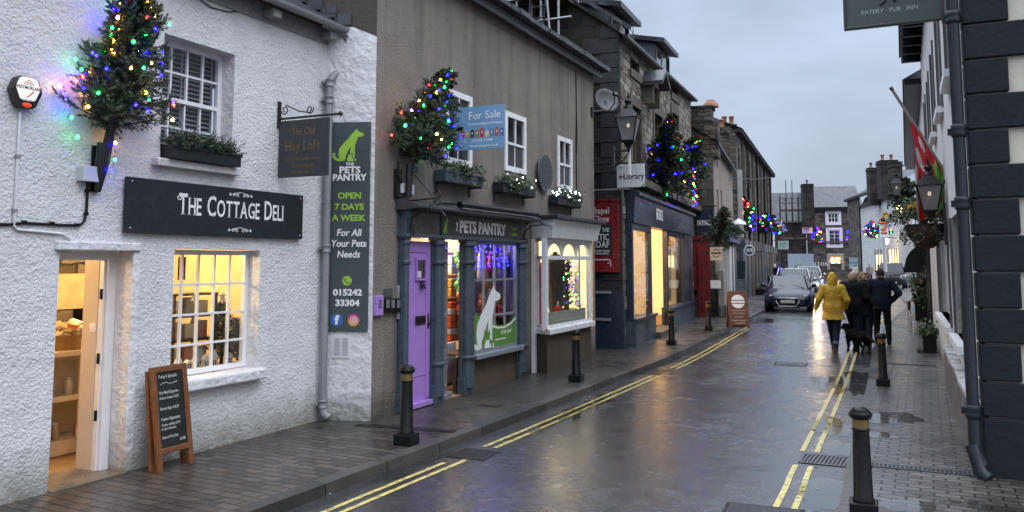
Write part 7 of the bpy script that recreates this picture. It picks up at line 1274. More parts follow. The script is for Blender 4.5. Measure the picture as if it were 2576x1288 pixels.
# flag on its slanting pole
fa, fb2 = dp(2382, 440, 12.9), dp(2240, 219, 12.5); fg = thing('flag', 'red and green flag with white markings hanging from a slanting pole', 'flag', Matrix.Translation(fa)); d_ = fb2 - fa
MB().tube([(0, 0, 0), d_ * .5, d_], .022, pm('flag_pole', (.4, .38, .36), .5, .2, 6), 8).tube([d_ * .97, d_ * 1.0], .027, WOOD, 8).build('pole', fg); MB().box(-.02, .1, -.06, .06, -.14, .1, GREYPL).build('wall_socket', fg, bev=.01)
FR = pm('flag_red', (.6, .022, .035), .75, .15, 5); FG = pm('flag_green', (.17, .6, .08), .75, .12, 5); FGD = pm('flag_dark_green', (.03, .16, .05), .75, .12, 5); FWH = pm('flag_white', (.6, .58, .58), .75, .1, 5)
m = MB(); nu, nv = 46, 60; V = []; 
for j in range(nv + 1):
    for i in range(nu + 1):
        s = i / nu; t = j / nv; q = d_ * (.02 + .66 * s); drop = t * (.5 + 1.15 * s); sh = 1 - .18 * t * s
        fold = .055 * math.sin(s * 15 + t * 1.5) * (.3 + t) + .02 * math.sin(s * 31 + 2)
        V.append((q.x * sh + .03 * math.sin(t * 5) * s, q.y + fold, q.z - drop))
fs = {FR: [], FG: [], FGD: [], FWH: []}
for j in range(nv):
    for i in range(nu):
        s = (i + .5) / nu; t = (j + .5) / nv; x = s; y = t * (.5 + 1.15 * s); k = FR
        edge = .34 + .1 * (abs(((y * 4.2) % 1) - .5) * 2) - .02
        if s < edge: k = FG
        if s < .08 and t < .35: k = FGD
        if t < .05 and s < .5: k = FGD
        if s < edge and abs(((y * 2.4 + s * 1.2) % 1) - .5) < .1 and s > .14: k = FR
        for cx, cy, rx, ry in ((.72, .2, .09, .07), (.86, .52, .08, .12), (.8, .58, .1, .05)):
            if ((s - cx) / rx) ** 2 + ((y - cy) / ry) ** 2 < 1 + .5 * math.sin(9 * s + 11 * y): k = FWH
        if s > .93 and y > .75: k = FWH
        o = j * (nu + 1) + i; fs[k].append((o, o + 1, o + nu + 2, o + nu + 1))
b0_ = len(m.v)
for k, f in fs.items(): m.add(V, f, k, True)
m.build('cloth', fg)
# black-fronted inn entrance, awning, tables, planters beyond
bf = thing('black_inn_front', 'black painted inn front with awning beyond the white wall', 'building', Wall((.5, 46), (.52, 24)).M); BW_ = Wall((.5, 46), (.52, 24)); 
m = MB(); m.wall(0, 22, 0, 6.6, [(20 - 3.4 * i, 21 - 3.4 * i, 3.6, 5.2) for i in range(5)], INNW, 0, .15); m.build('front_wall', bf); [sash(bf, 20 - 3.4 * i, 21 - 3.4 * i, 3.6, 5.2, .1, 2, 1, 1, .07, .03, FARWIN, WHITE) for i in range(5)]; MB().box(-.3, 22, -.4, .1, 6.6, 6.75, BLACK).add([(-.3, -.45, 6.75), (22, -.45, 6.75), (22, 4, 9.2), (-.3, 4, 9.2)], [(0, 1, 2, 3)], SLATE).build('roof', bf); m = MB(); m.box(-.0, 22, -.08, 0, .06, 3.0, BLACK); [m.box(u, u + .25, -.14, -.08, .06, 2.7, BLACK) for u in range(0, 22, 2)]; m.box(0, 22, -.2, -.08, 2.7, 3.05, BLACK); m.build('timber_front', bf, bev=.006)
u1 = ru(2333, -.06); m = MB(); m.box(0, u1, -.07, -.001, .06, 2.9, BLACK); [m.box(u, u + .18, -.12, -.07, .06, 2.75, BLACK) for u in (0.2, 1.6, 3.0, u1 - .2)]; m.build('timber_front', inn, iR)
p = dp(2318, 672, 23); aw = thing('awning', 'black dome awning over the inn doorway on the right', 'awning', Matrix.Translation(p)); m = MB(); n = 8; vs = []
for i in range(n + 1):
    a = RAD(90 * i / n); vs += [(.5 - p.x - (.52 - p.x + .42) * math.sin(a) * .95, -1.0, .62 * math.cos(a)), (.5 - p.x - (.52 - p.x + .42) * math.sin(a) * .95, 1.6, .62 * math.cos(a))]
m.add(vs, [(2 * i, 2 * i + 1, 2 * i + 3, 2 * i + 2) for i in range(n)], BLACK, True); m.add([vs[2 * i] for i in range(n + 1)] + [(.5 - p.x, -1.0, 0)], [tuple(range(n + 2))], BLACK); m.build('canvas', aw); MB().box(-.45, .5 - p.x, -1.02, -.99, -.14, 0.0, BLACK).build('valance', aw)
def planter(label, px, py, w_, d_, h, legs, seed, pots=LEAFS):
    g = gp(px, py, HR); t = thing('planter', label, 'planter', TR(g.x, g.y, HR), 'planters outside the inn'); m = MB(); z0 = .35 if legs else 0; m.box(-w_ / 2, w_ / 2, -d_ / 2, d_ / 2, z0, z0 + h, BLACK).box(-w_ / 2 - .02, w_ / 2 + .02, -d_ / 2 - .02, d_ / 2 + .02, z0 + h - .05, z0 + h, BLACK); m.build('trough', t)
    if legs: m = MB(); [m.tube([(sx * w_ * .45, sy * d_ * .45, 0), (sx * w_ * .42, sy * d_ * .42, .36)], .015, STEEL, 5) for sx in (-1, 1) for sy in (-1, 1)]; m.build('leg', t)
    m = MB(); rr = random.Random(seed); [leaves(m, rr, (rr.uniform(-w_ / 2, w_ / 2), rr.uniform(-d_ / 2, d_ / 2), z0 + h), 12, (.06, .06, .1), .08, pots, .6) for k in range(26)]; m.build('plants', t); return t
planter('black planter on thin legs outside the inn, with mixed plants', 2326, 838, .42, .9, .5, 1, 3); planter('low black pot with round shrub against the inn wall', 2340, 886, .26, .26, .35, 0, 4); planter('tall dark planter with red flowers nearest the awning', 2322, 800, .35, .5, .6, 0, 5, LEAFS + [REDC])
hd = thing('hanging_basket', 'dark trailing basket hanging below the black awning', 'flower basket', Matrix.Translation(dp(2316, 700, 22))); MB().lathe([(.2, 0), (.17, -.15), (.02, -.22)], COIR, n=12).build('liner', hd); m = MB(); rr = random.Random(9); [leaves(m, rr, (rr.gauss(0, .14), rr.gauss(0, .14), .1 - rr.random() * .75), 10, (.05, .05, .08), .09, LEAFS[:2], 0) for k in range(50)]; m.build('foliage', hd)
ca = thing('chair', 'pale metal cafe chair beside the legged planter', 'chair', TR(*gp(2308, 838, HR), RAD(80))); m = MB(); [m.tube([(sx * .18, sy * .18, 0), (sx * .17, sy * .17, .45)], .012, STEEL, 5) for sx in (-1, 1) for sy in (-1, 1)]; m.build('leg', ca); MB().box(-.19, .19, -.19, .19, .45, .47, WOODL).build('seat', ca); MB().box(-.19, .19, .17, .19, .6, .85, WOODL).tube([(-.17, .18, .45), (-.17, .2, .85)], .012, STEEL, 5).tube([(.17, .18, .45), (.17, .2, .85)], .012, STEEL, 5).build('backrest', ca)
m = MB(); rr = random.Random(77); LM = [pm('fallen_leaf', (.06, .035, .015), .5, .4, 20), pm('grit_pale', (.3, .29, .27), .6, .3, 20)]
for i in range(170):
    x, y = rr.uniform(-6, .5), 5.5 + rr.random() ** 1.6 * 22
    if rr.random() < .45: x = rr.choice([-4.3, -4.32, -.7, -.72]) + rr.gauss(0, .12)
    z = HL if x < -4.5 else (0 if x < -.65 else HR); a = rr.uniform(0, 6.3); r = rr.uniform(.008, .028); m.add([(x + r * math.cos(a + k * 1.57) * (1 if k % 2 else .5), y + r * math.sin(a + k * 1.57) * (1 if k % 2 else .5), z + .006 + rr.random() * .006) for k in range(4)], [(0, 1, 2, 3)], LM[rr.random() < .2])
tag(m.build('fallen_leaves'), kind='stuff')
# ================================================================ PEOPLE AND DOG: bodies grown as one smooth surface
def sdf_mesh(prims, res, k=.03, cut=None):
    lo = np.min([np.minimum(np.array(q[1]), np.array(q[2])) - max(q[3:5]) if q[0] == 'c' else np.array(q[1]) - max(q[2]) for q in prims], axis=0) - 2 * res
    hi = np.max([np.maximum(np.array(q[1]), np.array(q[2])) + max(q[3:5]) if q[0] == 'c' else np.array(q[1]) + max(q[2]) for q in prims], axis=0) + 2 * res
    n = np.ceil((hi - lo) / res).astype(int) + 1; g = [lo[i] + res * np.arange(n[i]) for i in range(3)]; X, Y, Z = np.meshgrid(*g, indexing='ij'); D = None
    for q in prims:
        if q[0] == 'c':
            a, b = np.array(q[1], float), np.array(q[2], float); d = b - a; h = np.clip(((X - a[0]) * d[0] + (Y - a[1]) * d[1] + (Z - a[2]) * d[2]) / max(1e-9, d @ d), 0, 1)
            v = np.sqrt((X - a[0] - h * d[0]) ** 2 + (Y - a[1] - h * d[1]) ** 2 + (Z - a[2] - h * d[2]) ** 2) - (q[3] + (q[4] - q[3]) * h)
        else:
            c, r = q[1], q[2]; x, y, z = (X - c[0]) / r[0], (Y - c[1]) / r[1], (Z - c[2]) / r[2]; k0 = np.sqrt(x * x + y * y + z * z); k1 = np.sqrt((x / r[0]) ** 2 + (y / r[1]) ** 2 + (z / r[2]) ** 2); v = k0 * (k0 - 1) / np.maximum(k1, 1e-6)
        if D is None: D = v
        else: h = np.clip(.5 + .5 * (D - v) / k, 0, 1); D = D + (v - D) * h - k * h * (1 - h)
    if cut is not None: D = np.maximum(D, cut - Z)
    S = D < 0; idx = -np.ones(np.array(n) - 1, int); cnt = sum(S[i:n[0] - 1 + i, j:n[1] - 1 + j, l:n[2] - 1 + l].astype(int) for i in (0, 1) for j in (0, 1) for l in (0, 1)); act = np.argwhere((cnt > 0) & (cnt < 8)); idx[tuple(act.T)] = np.arange(len(act))
    P = np.zeros((len(act), 3)); W_ = np.zeros(len(act)); cs = [(i, j, l) for i in (0, 1) for j in (0, 1) for l in (0, 1)]
    for a in cs:
        for ax in range(3):
            if a[ax]: continue
            b = list(a); b[ax] = 1; A_ = act + np.array(a); B_ = act + np.array(b); va, vb = D[tuple(A_.T)], D[tuple(B_.T)]; cr = (va < 0) != (vb < 0); t = np.where(cr, va / np.where(cr, va - vb, 1), 0); P += np.where(cr[:, None], np.array(a) + t[:, None] * (np.array(b) - np.array(a)), 0); W_ += cr
    V = lo + (act + P / W_[:, None]) * res; faces = []
    for ax in range(3):
        o1, o2 = [(1, 2), (2, 0), (0, 1)][ax]; sl = [slice(1, n[i] - 1) for i in range(3)]; sl[ax] = slice(0, n[ax] - 1); sl2 = list(sl); sl2[ax] = slice(1, n[ax]); s0, s1 = S[tuple(sl)], S[tuple(sl2)]; base = np.array([1, 1, 1]); base[ax] = 0
        for sgn, mk in ((1, s0 & ~s1), (0, ~s0 & s1)):
            c = np.argwhere(mk) + base; e1 = np.zeros(3, int); e1[o1] = 1; e2 = np.zeros(3, int); e2[o2] = 1; q = [idx[tuple((c - d).T)] for d in (e1 + e2, e2, 0 * e1, e1)]; q = q if sgn else q[::-1]; faces += [tuple(f) for f in np.array(q).T.tolist() if min(f) >= 0]
    return V.tolist(), faces
SKIN = pm('skin', (.42, .25, .18), .55, .08, 10); YELC = pm('yellow_raincoat', (.42, .26, .012), .5, .2, 7, .03, 9); JEAN = pm('dark_jeans', (.012, .017, .04), .8, .25, 9, .003, 40, spec=.1); NAVC = pm('navy_cloth', (.008, .011, .02), .8, .25, 8, .025, 9, spec=.1); BLKJ = pm('black_jacket', (.006, .006, .007), .7, .25, 8, .025, 9, spec=.12); BOOT = pm('brown_boot', (.05, .032, .022), .5, .3, 12); HAIRB = pm('blonde_hair', (.2, .12, .055), .6, .35, 30, .01, 80); HAIRG = pm('grey_stubble', (.2, .15, .12), .7, .2, 30); GREYC = pm('grey_cloth', (.17, .17, .18), .8, .2, 8); CREAMC = pm('cream_cloth', (.55, .5, .42), .85, .15, 8); BEAN = pm('black_knit', (.008, .008, .01), .95, .3, 30, .01, 120)
def part(name, prims, res, mat, parent, k=.03, cut=None): V, f = sdf_mesh(prims, res, k, cut); m = MB(); m.add(V, f, mat, True); return m.build(name, parent)
def hand(w_, d, side, out):   # palm, four bent fingers and a thumb from the side of the palm
    d = Vector(d).normalized(); s = Vector(side).normalized(); s = (s - d * s.dot(d)).normalized(); nrm = d.cross(s); w_ = Vector(w_); pr = [('c', tuple(w_), tuple(w_ + d * .05), .022, .026), ('c', tuple(w_ + d * .03 - s * .02), tuple(w_ + d * .085 - s * .026), .016, .013), ('c', tuple(w_ + d * .03 + s * .02), tuple(w_ + d * .085 + s * .026), .016, .013), ('c', tuple(w_ + d * .04), tuple(w_ + d * .09), .02, .015)]
    for i, ln in enumerate((.066, .078, .072, .055)):
        b = w_ + d * .088 + s * (.029 - .0195 * i); m_ = b + d * ln * .5 + nrm * .008 * out; e_ = m_ + d * ln * .38 + nrm * .024 * out; pr += [('c', tuple(b), tuple(m_), .0095, .0085), ('c', tuple(m_), tuple(e_), .0085, .0072)]
    b = w_ + d * .028 + s * .026; m_ = b + d * .03 + s * .025 + nrm * .008 * out; pr += [('c', tuple(b), tuple(m_), .0125, .0105), ('c', tuple(m_), tuple(m_ + d * .03 + s * .004 + nrm * .01 * out), .0105, .0085)]
    return pr
def person(label, M, top, legs, shoes, h=1.72, feet=((-.1, .0), (.1, .0)), lift=(0, 0), arms=None, hands=(0, 0), head=None, headturn=0, res=.018, hood=None, hair=None, hat=None, coat=.78, wide=1.0, group=None, legmat=None, flare=.0, lean=.0, hz=1.0):
    s = h / 1.72; t = thing('person', label, 'person', M @ Matrix.Scale(s, 4), group); hip = [(-.095, 0, .9), (.095, 0, .9)]; arms = arms or [((-.25, -.02, 1.16), (-.24, .06, .92)), ((.25, -.02, 1.16), (.24, .06, .92))]
    sh = [(-.185 * wide, lean, 1.42), (.185 * wide, lean, 1.42)]; kn, an = [], []
    for i in (0, 1):
        fx, fy = feet[i]; kn.append((fx * .6 + hip[i][0] * .4, fy * .5 + .04 + lift[i] * .25, .5)); an.append((fx, fy - lift[i] * .25, .085 + lift[i]))
    hd = Vector((0, lean + .02, 1.6)); ct, st = math.cos(headturn), math.sin(headturn); fwd = Vector((-st, ct, 0)); rt = Vector((ct, st, 0))
    B = [('e', (0, 0, .95), (.15, .11, .14)), ('e', (0, lean * .5, 1.15), (.14, .1, .2)), ('e', (0, lean, 1.33), (.17, .11, .16)), ('c', (-.12, lean, 1.42), (.12, lean, 1.42), .07, .07), ('c', (0, lean, 1.42), tuple(hd - Vector((0, 0, .06))), .058, .052)]
    for i in (0, 1):
        e_, w_ = arms[i]; B += [('c', sh[i], e_, .055, .042), ('c', e_, w_, .042, .028), ('c', hip[i], kn[i], .085, .055), ('c', kn[i], an[i], .055, .036), ('c', an[i], (an[i][0], an[i][1] + .13, an[i][2] - .045), .04, .035)]
    V, f = sdf_mesh(B, res, .035); m = MB(); m.add(V, f, SKIN, True); m_T = Matrix.Translation(hd)
    Hd = [('e', tuple(hd), (.076, .095, .112)), ('e', tuple(hd + fwd * .035 - Vector((0, 0, .06))), (.055, .06, .06)), ('c', tuple(hd + fwd * .092 + Vector((0, 0, .01))), tuple(hd + fwd * .108 - Vector((0, 0, .025))), .01, .015), ('c', tuple(hd + fwd * .082 - rt * .02 - Vector((0, 0, .058))), tuple(hd + fwd * .082 + rt * .02 - Vector((0, 0, .058))), .009, .009), ('c', tuple(hd + fwd * .078 - rt * .04 + Vector((0, 0, .028))), tuple(hd + fwd * .078 + rt * .04 + Vector((0, 0, .028))), .012, .012), ('e', tuple(hd - rt * .078), (.014, .024, .034)), ('e', tuple(hd + rt * .078), (.014, .024, .034)), ('c', tuple(hd - Vector((0, 0, .05))), tuple(hd - Vector((0, 0, .17))), .055, .06)]
    V, f = sdf_mesh(Hd, min(res, .011), .018); m.add(V, f, head or SKIN, True)
    for q in (-1, 1): m.ball(tuple(hd + fwd * .087 + rt * .03 * q + Vector((0, 0, .008))), .011, IK, 6)
    for i in (0, 1):
        if hands[i]: e_, w_ = Vector(arms[i][0]), Vector(arms[i][1]); V, f = sdf_mesh(hand(w_, w_ - e_, (1, 0, 0) if hands[i] == 2 else (0, 1, 0), 1 if i == 0 else -1), .006, .008); m.add(V, f, SKIN, True)
    m.build('body', t)
    J = [('e', (0, 0, 1.0), (.19 * wide, .15, .2)), ('e', (0, lean * .5, 1.18), (.185 * wide, .145, .22)), ('e', (0, lean, 1.35), (.205 * wide, .14, .15)), ('c', (-.15 * wide, lean, 1.42), (.15 * wide, lean, 1.42), .085, .085), ('c', (0, lean, 1.44), (0, lean + .01, 1.52), .085, .075), ('c', (-.08, 0, coat - .06), (.08, 0, coat - .06), .13 + flare, .13 + flare), ('c', (-.06, 0, coat - .06), (-.04, 0, 1.1), .14 + flare, .12), ('c', (.06, 0, coat - .06), (.04, 0, 1.1), .14 + flare, .12), ('c', (-.07, .0, 1.0), (.07, 0, 1.0), .15, .15)]
    for i in (0, 1): e_, w_ = Vector(arms[i][0]), Vector(arms[i][1]); J += [('c', sh[i], tuple(e_), .085, .07), ('c', tuple(e_), tuple(e_ + (w_ - e_) * .9), .07, .056)]
    part('jacket', J, res, top, t, .04, coat)
    T_ = [('e', (0, 0, .92), (.165, .13, .13))]
    for i in (0, 1): T_ += [('c', hip[i], kn[i], .105, .075), ('c', kn[i], (an[i][0], an[i][1], an[i][2] + .06), .075, .06)]
    part('trousers', T_, res, legs, t, .03)
    for i in (0, 1): a = an[i]; part('shoe', [('c', (a[0], a[1], a[2] + .05), (a[0], a[1], a[2] - .02), .055, .05), ('c', (a[0], a[1] - .02, a[2] - .045), (a[0], a[1] + .15, a[2] - .05), .042, .038)], min(res, .014), shoes, t, .02)
    if hood: part('hood', [('e', tuple(hd + Vector((0, -.012, .01))), (.115, .128, .142)), ('c', tuple(hd - Vector((0, .03, .1))), tuple(hd - Vector((0, .03, .2))), .1, .12), ('e', tuple(hd + Vector((0, -.02, .13))), (.06, .08, .05))], min(res, .014), hood, t, .05)
    if hair: part('hair', [('e', tuple(hd - fwd * .025 + Vector((0, 0, .03))), (.086, .095, .105)), ('e', tuple(hd - fwd * .06 - Vector((0, 0, .05))), (.075, .05, .08)), ('c', tuple(hd + fwd * .06 - rt * .05 + Vector((0, 0, .085))), tuple(hd + fwd * .06 + rt * .05 + Vector((0, 0, .085))), .03, .03)], min(res, .012), hair, t, .03)
    if hat: part('hat', [('e', tuple(hd + Vector((0, -.005, .045))), (.092, .108, .1)), ('c', tuple(hd + Vector((0, 0, .12))), tuple(hd + Vector((0, 0, .15))), .03, .015), ('e', tuple(hd + Vector((0, -.005, -.0))), (.094, .11, .035))], min(res, .012), hat, t, .02)
    return t
def at(px, py, h=0, rz=0): g = gp(px, py, h); return TR(g.x, g.y, h, rz)
y_ = person('person in yellow hooded raincoat and dark jeans walking away up the wet road', at(2100, 886, 0, RAD(4)), YELC, JEAN, BOOT, 1.68, ((-.02, .42), (.03, -.1)), (0, 0), [((-.3, -.03, 1.17), (-.36, .05, .95)), ((.29, -.04, 1.16), (.25, .1, .98))], (1, 0), hood=YELC, wide=1.04, flare=.045, coat=.72, res=.015)
m = MB(); m.tube([(-.19, -.135, 1.27), (-.1, -.165, 1.255), (0, -.172, 1.25), (.1, -.165, 1.255), (.19, -.135, 1.27)], .009, YELC, 6).tube([(-.22, -.13, .93), (0, -.19, .91), (.22, -.13, .93)], .007, YELC, 6).tube([(0, -.168, 1.24), (0, -.18, .95)], .006, YELC, 5); m.build('back_flap', y_)
m = MB(); [m.lathe([(.062, .19), (.066, .2), (.066, .25), (.06, .26)], pm('turn_up', (.1, .12, .16), .8, .2, 9), (x, y, 0), 12) for x, y in ((.035, -.09),)]; m.build('turn_up', y_)
bm_ = person('bald person in black jacket walking a dog beside the yellow raincoat', at(2152, 884, 0, RAD(-6)), BLKJ, NAVC, BLKJ, 1.76, ((-.02, .35), (.04, -.12)), (0, 0), [((-.27, -.03, 1.15), (-.23, .1, .93)), ((.28, -.05, 1.15), (.24, .1, .98))], (0, 0), head=SKIN, headturn=RAD(8), wide=1.12, coat=.82, res=.016)
part('stubble', [('e', (0, .0, 1.60), (.0775, .088, .085)), ('e', (0, -.03, 1.56), (.074, .07, .07))], .012, HAIRG, bm_, .03)
person('person with short blond hair looking sideways, dark coat, beside the bald walker', at(2180, 868, 0, RAD(0)), NAVC, NAVC, BLKJ, 1.72, ((-.05, .2), (.08, -.15)), (0, 0), [((-.27, .0, 1.15), (-.2, .14, 1.0)), ((.27, -.0, 1.15), (.2, .14, 1.0))], (0, 0), headturn=RAD(-105), hair=HAIRB, wide=1.0, coat=.7, res=.016)
person('person in black knit hat and dark jacket, elbow out, on the right kerb', at(2222, 866, HR, RAD(2)), NAVC, BLKJ, BLKJ, 1.72, ((-.13, .1), (.13, -.05)), (0, 0), [((-.33, -.06, 1.17), (-.2, .05, .98)), ((.37, -.08, 1.18), (.22, .06, .99))], (0, 0), hat=BEAN, wide=1.2, coat=.8, res=.016)
def D_(px, pyb, D, h=0): p = dp(px, pyb, D); return TR(p.x, p.y, h, 0)
person('far person in grey jacket walking towards us beside the white houses', D_(2189, 703, 76) @ Matrix.Rotation(math.pi, 4, 'Z'), GREYC, BLKJ, BLKJ, 1.75, ((-.12, .15), (.1, -.15)), hair=HAIRG, res=.03, wide=1.15); person('far person in pale furry coat seen between the walkers', D_(2152, 700, 80) @ Matrix.Rotation(RAD(150), 4, 'Z'), CREAMC, JEAN, BLKJ, 1.7, hair=HAIRB, res=.03, wide=1.1); person('far person in red jacket at a doorway on the left pavement', D_(1940, 712, 62, HL) @ Matrix.Rotation(RAD(200), 4, 'Z'), pm('red_jacket', (.4, .04, .02), .7, .1, 8), BLKJ, BLKJ, 1.75, hair=BLKJ, res=.03); person('far person in white scarf beside the red jacket', D_(1949, 712, 61, HL) @ Matrix.Rotation(RAD(170), 4, 'Z'), BLKJ, BLKJ, BLKJ, 1.68, hood=CREAMC, res=.03)
# dog: standing, head low to the left, long dark coat
dg = gp(2162, 884, 0); dog = thing('dog', 'shaggy black dog on a lead standing by the bald walker', 'dog', TR(dg.x - .03, dg.y - .25, 0, RAD(36)) @ Matrix.Scale(.84, 4)); FUR = pm('black_fur', (.012, .011, .011), .85, .35, 25, .02, 70, spec=.1)
DP = [('e', (0, .2, .43), (.125, .2, .15)), ('e', (0, -.1, .43), (.11, .24, .125)), ('e', (0, -.3, .43), (.11, .14, .13)), ('c', (0, .32, .47), (0, .46, .6), .09, .07), ('e', (0, .5, .64), (.075, .1, .075)), ('c', (0, .56, .62), (0, .68, .585), .05, .034), ('c', (-.065, .48, .68), (-.085, .46, .6), .025, .018), ('c', (.065, .48, .68), (.085, .46, .6), .025, .018), ('c', (0, -.4, .48), (0, -.56, .4), .045, .05), ('c', (0, -.56, .4), (0, -.72, .33), .055, .025)]
for sx in (-1, 1): DP += [('c', (sx * .085, .27, .38), (sx * .085, .25, .22), .06, .036), ('c', (sx * .085, .25, .22), (sx * .085, .27, .03), .034, .026), ('c', (sx * .085, .27, .025), (sx * .085, .31, .022), .03, .025), ('c', (sx * .09, -.3, .4), (sx * .09, -.24, .27), .085, .05), ('c', (sx * .09, -.24, .27), (sx * .09, -.38, .17), .045, .03), ('c', (sx * .09, -.38, .17), (sx * .09, -.36, .03), .028, .025), ('c', (sx * .09, -.36, .025), (sx * .09, -.31, .022), .03, .025)]
V, f = sdf_mesh(DP, .014, .035); m = MB(); m.add(V, f, FUR, True); m.build('body', dog); rr = random.Random(1); m = MB()
for v in V[::3]:
    if v[2] > .16: n_ = Vector((v[0], 0, v[2] - .43)).normalized(); d = (n_ * .5 + Vector((0, -.6, -.7)) + Vector((rr.gauss(0, .3), rr.gauss(0, .3), rr.gauss(0, .3)))).normalized(); p = Vector(v); s = d.orthogonal() * .005; l = rr.uniform(.03, .07); m.add([p - s, p + s, p + d * l], [(0, 1, 2)], FUR)
m.build('fur', dog)
ld = thing('lead', 'thin pale dog lead from the walker down to the black dog', 'dog lead'); a = bm_.matrix_world @ Vector((-.23, .1, .9)); b = dog.matrix_world @ Vector((0, .42, .6)); MB().tube([a, (a + b) / 2 - Vector((0, 0, .08)), b], .006, GREYPL, 5).build('strap', ld)
# ================================================================ CARS
TYRE = pm('tyre', (.012, .012, .013), .7, .2, 10); RIM = pm('alloy', (.4, .41, .43), .3, .1, 8, metal=.7); CARGL = pm('car_glass', (.02, .025, .03), .06, .1, 2, spec=.5, rvar=.02); CHROME = pm('chrome', (.6, .61, .63), .15, .05, 5, metal=1); HLAMP = pm('lamp_glass', (.3, .31, .33), .08, .1, 20, metal=.3); PLATEW = pm('plate_white', (.65, .65, .6), .4, .03, 4)
def car(label, M, paint, L_=4.3, W_=1.8, H_=1.43, bonnet=.82, nose=.6, cowl=.95, wst=1.75, rear=3.6, suv=0, lit=0, plate='LL73 GOP', grille='hex', rails=0):
    t = thing('parked_car', label, 'car', M); w = W_ / 2; zb = .2 + .06 * suv; belt = bonnet + .12
    S = [(0.0, w * .72, .32, nose * .75, w * .5, nose * .86), (.06, w * .86, zb + .04, nose * .88, w * .66, nose), (.22, w * .96, zb, nose + .06, w * .8, nose + .1), (.6, w, zb, bonnet - .06, w * .86, bonnet - .01), (cowl, w, zb, bonnet + .02, w * .87, bonnet + .07), (wst, w, zb, belt, w * .72, H_ - .05), (wst + .35, w, zb, belt + .01, w * .73, H_), (rear - .7, w, zb, belt + .02, w * .72, H_ - .01), (rear, w, zb, belt + .03, w * .7, H_ - .1), (L_ - .25, w * .97, zb, belt, w * .8, belt + .12), (L_, w * .85, .35, belt - .15, w * .7, belt - .08)]
    def ring(q): y, ww, b, bl, wr, zt = q; R = [(0, b), (ww * .86, b), (ww * .98, b + .1), (ww, (b + bl) / 2), (ww * .985, bl), (wr, zt - .025), (wr * .9, zt + .005), (0, zt + .03)]; return [(x, y, z) for x, z in R] + [(-x, y, z) for x, z in reversed(R[1:-1])]
    rs = [ring(q) for q in S]; n = len(rs[0]); V = [v for r in rs for v in r]; fb, fg = [], []
    for i in range(len(S) - 1):
        for k in range(n):
            f = (i * n + k, i * n + (k + 1) % n, (i + 1) * n + (k + 1) % n, (i + 1) * n + k); top = k in (5, 6, 7, 8); side = k in (4, 9); gl = (i == 4 and (top or side)) or (side and 4 <= i <= 7) or (i == 8 and top); (fg if gl else fb).append(f)
    m = MB(); m.add(V, fb, paint, True); m.add(rs[0], [tuple(range(n))], paint); m.add(rs[-1], [tuple(range(n - 1, -1, -1))], paint); body = m.build('body', t)
    m = MB(); m.add(V, fg, CARGL, True); m.build('glazing', t); m = MB()
    for sx in (-1, 1): m.tube([(sx * w * .87, cowl, bonnet + .09), (sx * w * .715, wst, H_ - .03), (sx * w * .72, wst + .4, H_ + .0), (sx * w * .71, rear, H_ - .09)], .03, paint, 6).box(sx * w * .97 - .015, sx * w * .9 + .015, wst + .9, wst + .98, belt, H_ - .1, BLACK)
    if rails: [m.tube([(sx * w * .66, wst + .3, H_ + .05), (sx * w * .66, rear - .2, H_ + .04)], .02, CHROME, 5) for sx in (-1, 1)]
    m.build('pillar', t)
    for sx in (-1, 1):
        m = MB(); m.ball((sx * (w + .1), cowl + .42, bonnet + .2), .1, paint, 8, (1.1, .7, .75)); m.box(sx * w * .93, sx * (w + .06), cowl + .4, cowl + .46, bonnet + .1, bonnet + .16, BLACK); m.build('wing_mirror', t)
        z0 = nose - .06 + .08 * suv; m = MB(); m.add([(sx * w * .5, .05, z0), (sx * w * .94, .28, z0 + .04), (sx * w * .93, .33, z0 + .17), (sx * w * .52, .1, z0 + .1)], [(0, 1, 2, 3) if sx > 0 else (3, 2, 1, 0)], HLAMP); m.add([(sx * w * .5, .045, z0 - .012), (sx * w * .94, .272, z0 + .028), (sx * w * .94, .275, z0 + .04), (sx * w * .5, .048, z0)], [(0, 1, 2, 3)], CHROME); m.ball((sx * w * .72, .12, z0 + .08), .06, emi('head_lamp', (1, .66, .26), 9) if lit == sx else HLAMP, 8, (1.3, .8, .8)); m.build('headlight', t)
    for sx in (-1, 1):
        for y in (.82, L_ - .85):
            wh = bpy.data.objects.new('wheel', None); COL.objects.link(wh); wh.parent = t; wh.location = (sx * (w - .1), y, .33); m = MB(); m.lathe([(.2, -.11), (.31, -.11), (.335, -.08), (.335, .08), (.31, .11), (.2, .11)], TYRE, n=22, ax='x'); m.build('tyre', wh); m = MB(); m.lathe([(.21, sx * .1), (.2, sx * .06), (.05, sx * .09), (.001, sx * .09)], RIM, n=10, ax='x', smooth=False); m.build('rim', wh)
    m = MB()
    if grille == 'hex': g = [(-.62, .62), (-.68, .5), (-.5, .26), (.5, .26), (.68, .5), (.62, .62)]; g = [(x * w * .72, z * nose / .68) for x, z in g]; m.prism(g, -.03, .05, PIT); m.tube([(x, -.035, z) for x, z in g], .016, CHROME, 5, True); [m.box(-.4, .4, -.034, -.028, z, z + .01, BLACK) for z in (.33, .39, .45, .51)]; [m.tube([(x * .07 + .05 * math.cos(a * .785), -.045, nose * .85 + .05 * math.sin(a * .785)) for a in range(8)], .008, CHROME, 4, True) for x in (-1.5, -.5, .5, 1.5)]
    else: m.box(-w * .5, w * .5, -.02, .1, nose - .05, nose + .14, BLACK); [m.box(-w * .48, w * .48, -.03, -.021, nose - .03 + i * .05, nose - .005 + i * .05, CHROME) for i in range(3)]; m.box(-w * .85, w * .85, .02, .15, .3, .42, BLACK)
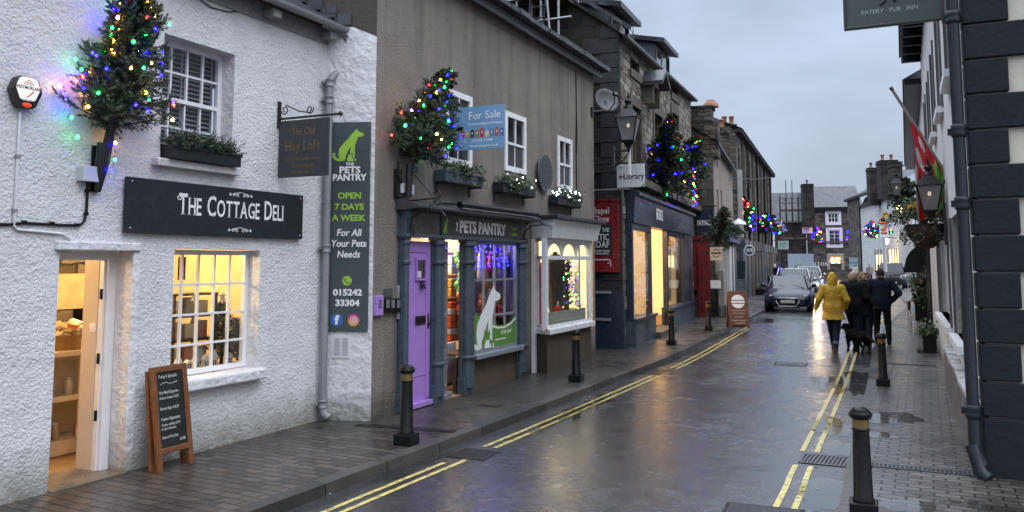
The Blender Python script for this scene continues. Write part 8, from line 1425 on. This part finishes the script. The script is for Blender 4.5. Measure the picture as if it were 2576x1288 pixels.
    m.build('grille', t); m = MB(); [m.box(sx * w * .6, sx * w * .88, .07, .15, .3, .42, PIT) for sx in (-1, 1)]; m.box(-w * .5, w * .5, .0, .1, .18, .24, BLACK); m.build('bumper_intake', t)
    p = MB().box(-.26, .26, -.06, -.045, .36 + .05 * suv, .47 + .05 * suv, PLATEW).build('number_plate', t); m = MB()
    if not plate: [m.box(x, x + .045, -.061, -.06, .385 + .05 * suv, .445 + .05 * suv, IK) for x in (-.2, -.13, -.06, .03, .1, .17)]
    else: m.text(plate, 0, .385 + .05 * suv, .085, IK, -.061, .52 / .085 * .9 / text_w(plate, 1, .02), 'CENTER', .02, .001); m.build('lettering', p)
    m = MB(); [m.tube([(x, cowl + .02, bonnet + .1), (x - .45, cowl + .18, bonnet + .2)], .009, BLACK, 4) for x in (.1, .62)]; m.build('wiper', t); return t
def carM(x, y, rz=0): return TR(x, y, 0, rz)
PN = dict(rough=.18, coat=1, spec=.6, rvar=.04)
car('dark navy hatchback parked facing us at the left kerb, front of the line', carM(-4.33, 34.6, RAD(5)), pm('navy_car', (.006, .008, .024), rough=.25, coat=.25, spec=.25, rvar=.04), plate='LL73 GOP')
car('silver tall car parked directly behind the navy hatchback', carM(-4.9, 41.2, RAD(6)), pm('silver_car', (.3, .31, .33), **PN), 4.4, 1.85, 1.66, .95, .72, 1.0, 1.75, 3.9, 1, 0, '', 'bar', 1)
car('dark car with one bright headlamp showing behind the silver car', carM(-5.35, 50.5, RAD(6)), pm('grey_car', (.04, .045, .055), **PN), 4.2, 1.78, 1.46, .85, .66, .95, 1.7, 3.6, 0, 1, '', 'bar')
car('white car at the back of the parked line', carM(-6.05, 60, RAD(7)), pm('white_car', (.55, .56, .57), **PN), 4.5, 1.85, 1.68, .95, .72, 1.0, 1.75, 3.9, 1, 0, '', 'bar', 1)
LRP = dp(2247, 720, 62)
car('big dark off-road car parked facing us on the far right', carM(LRP.x, LRP.y, RAD(3)), pm('black_car', (.012, .014, .017), rough=.25, coat=.3, spec=.3, rvar=.04), 4.8, 1.98, 1.9, 1.1, .86, 1.05, 1.45, 4.5, 1, 0, '', 'bar', 1)
hl = bpy.data.lights.new('headlamp_beam', 'SPOT'); hl.energy = 150; hl.color = (1, .68, .3); hl.spot_size = RAD(50); hl.spot_blend = .8; hl.shadow_soft_size = .07
ho = bpy.data.objects.new('headlamp_beam', hl); COL.objects.link(ho); ho.location = (-5.35 + .64, 50.2, .72); ho.rotation_euler = (RAD(84), 0, RAD(180 + 6))
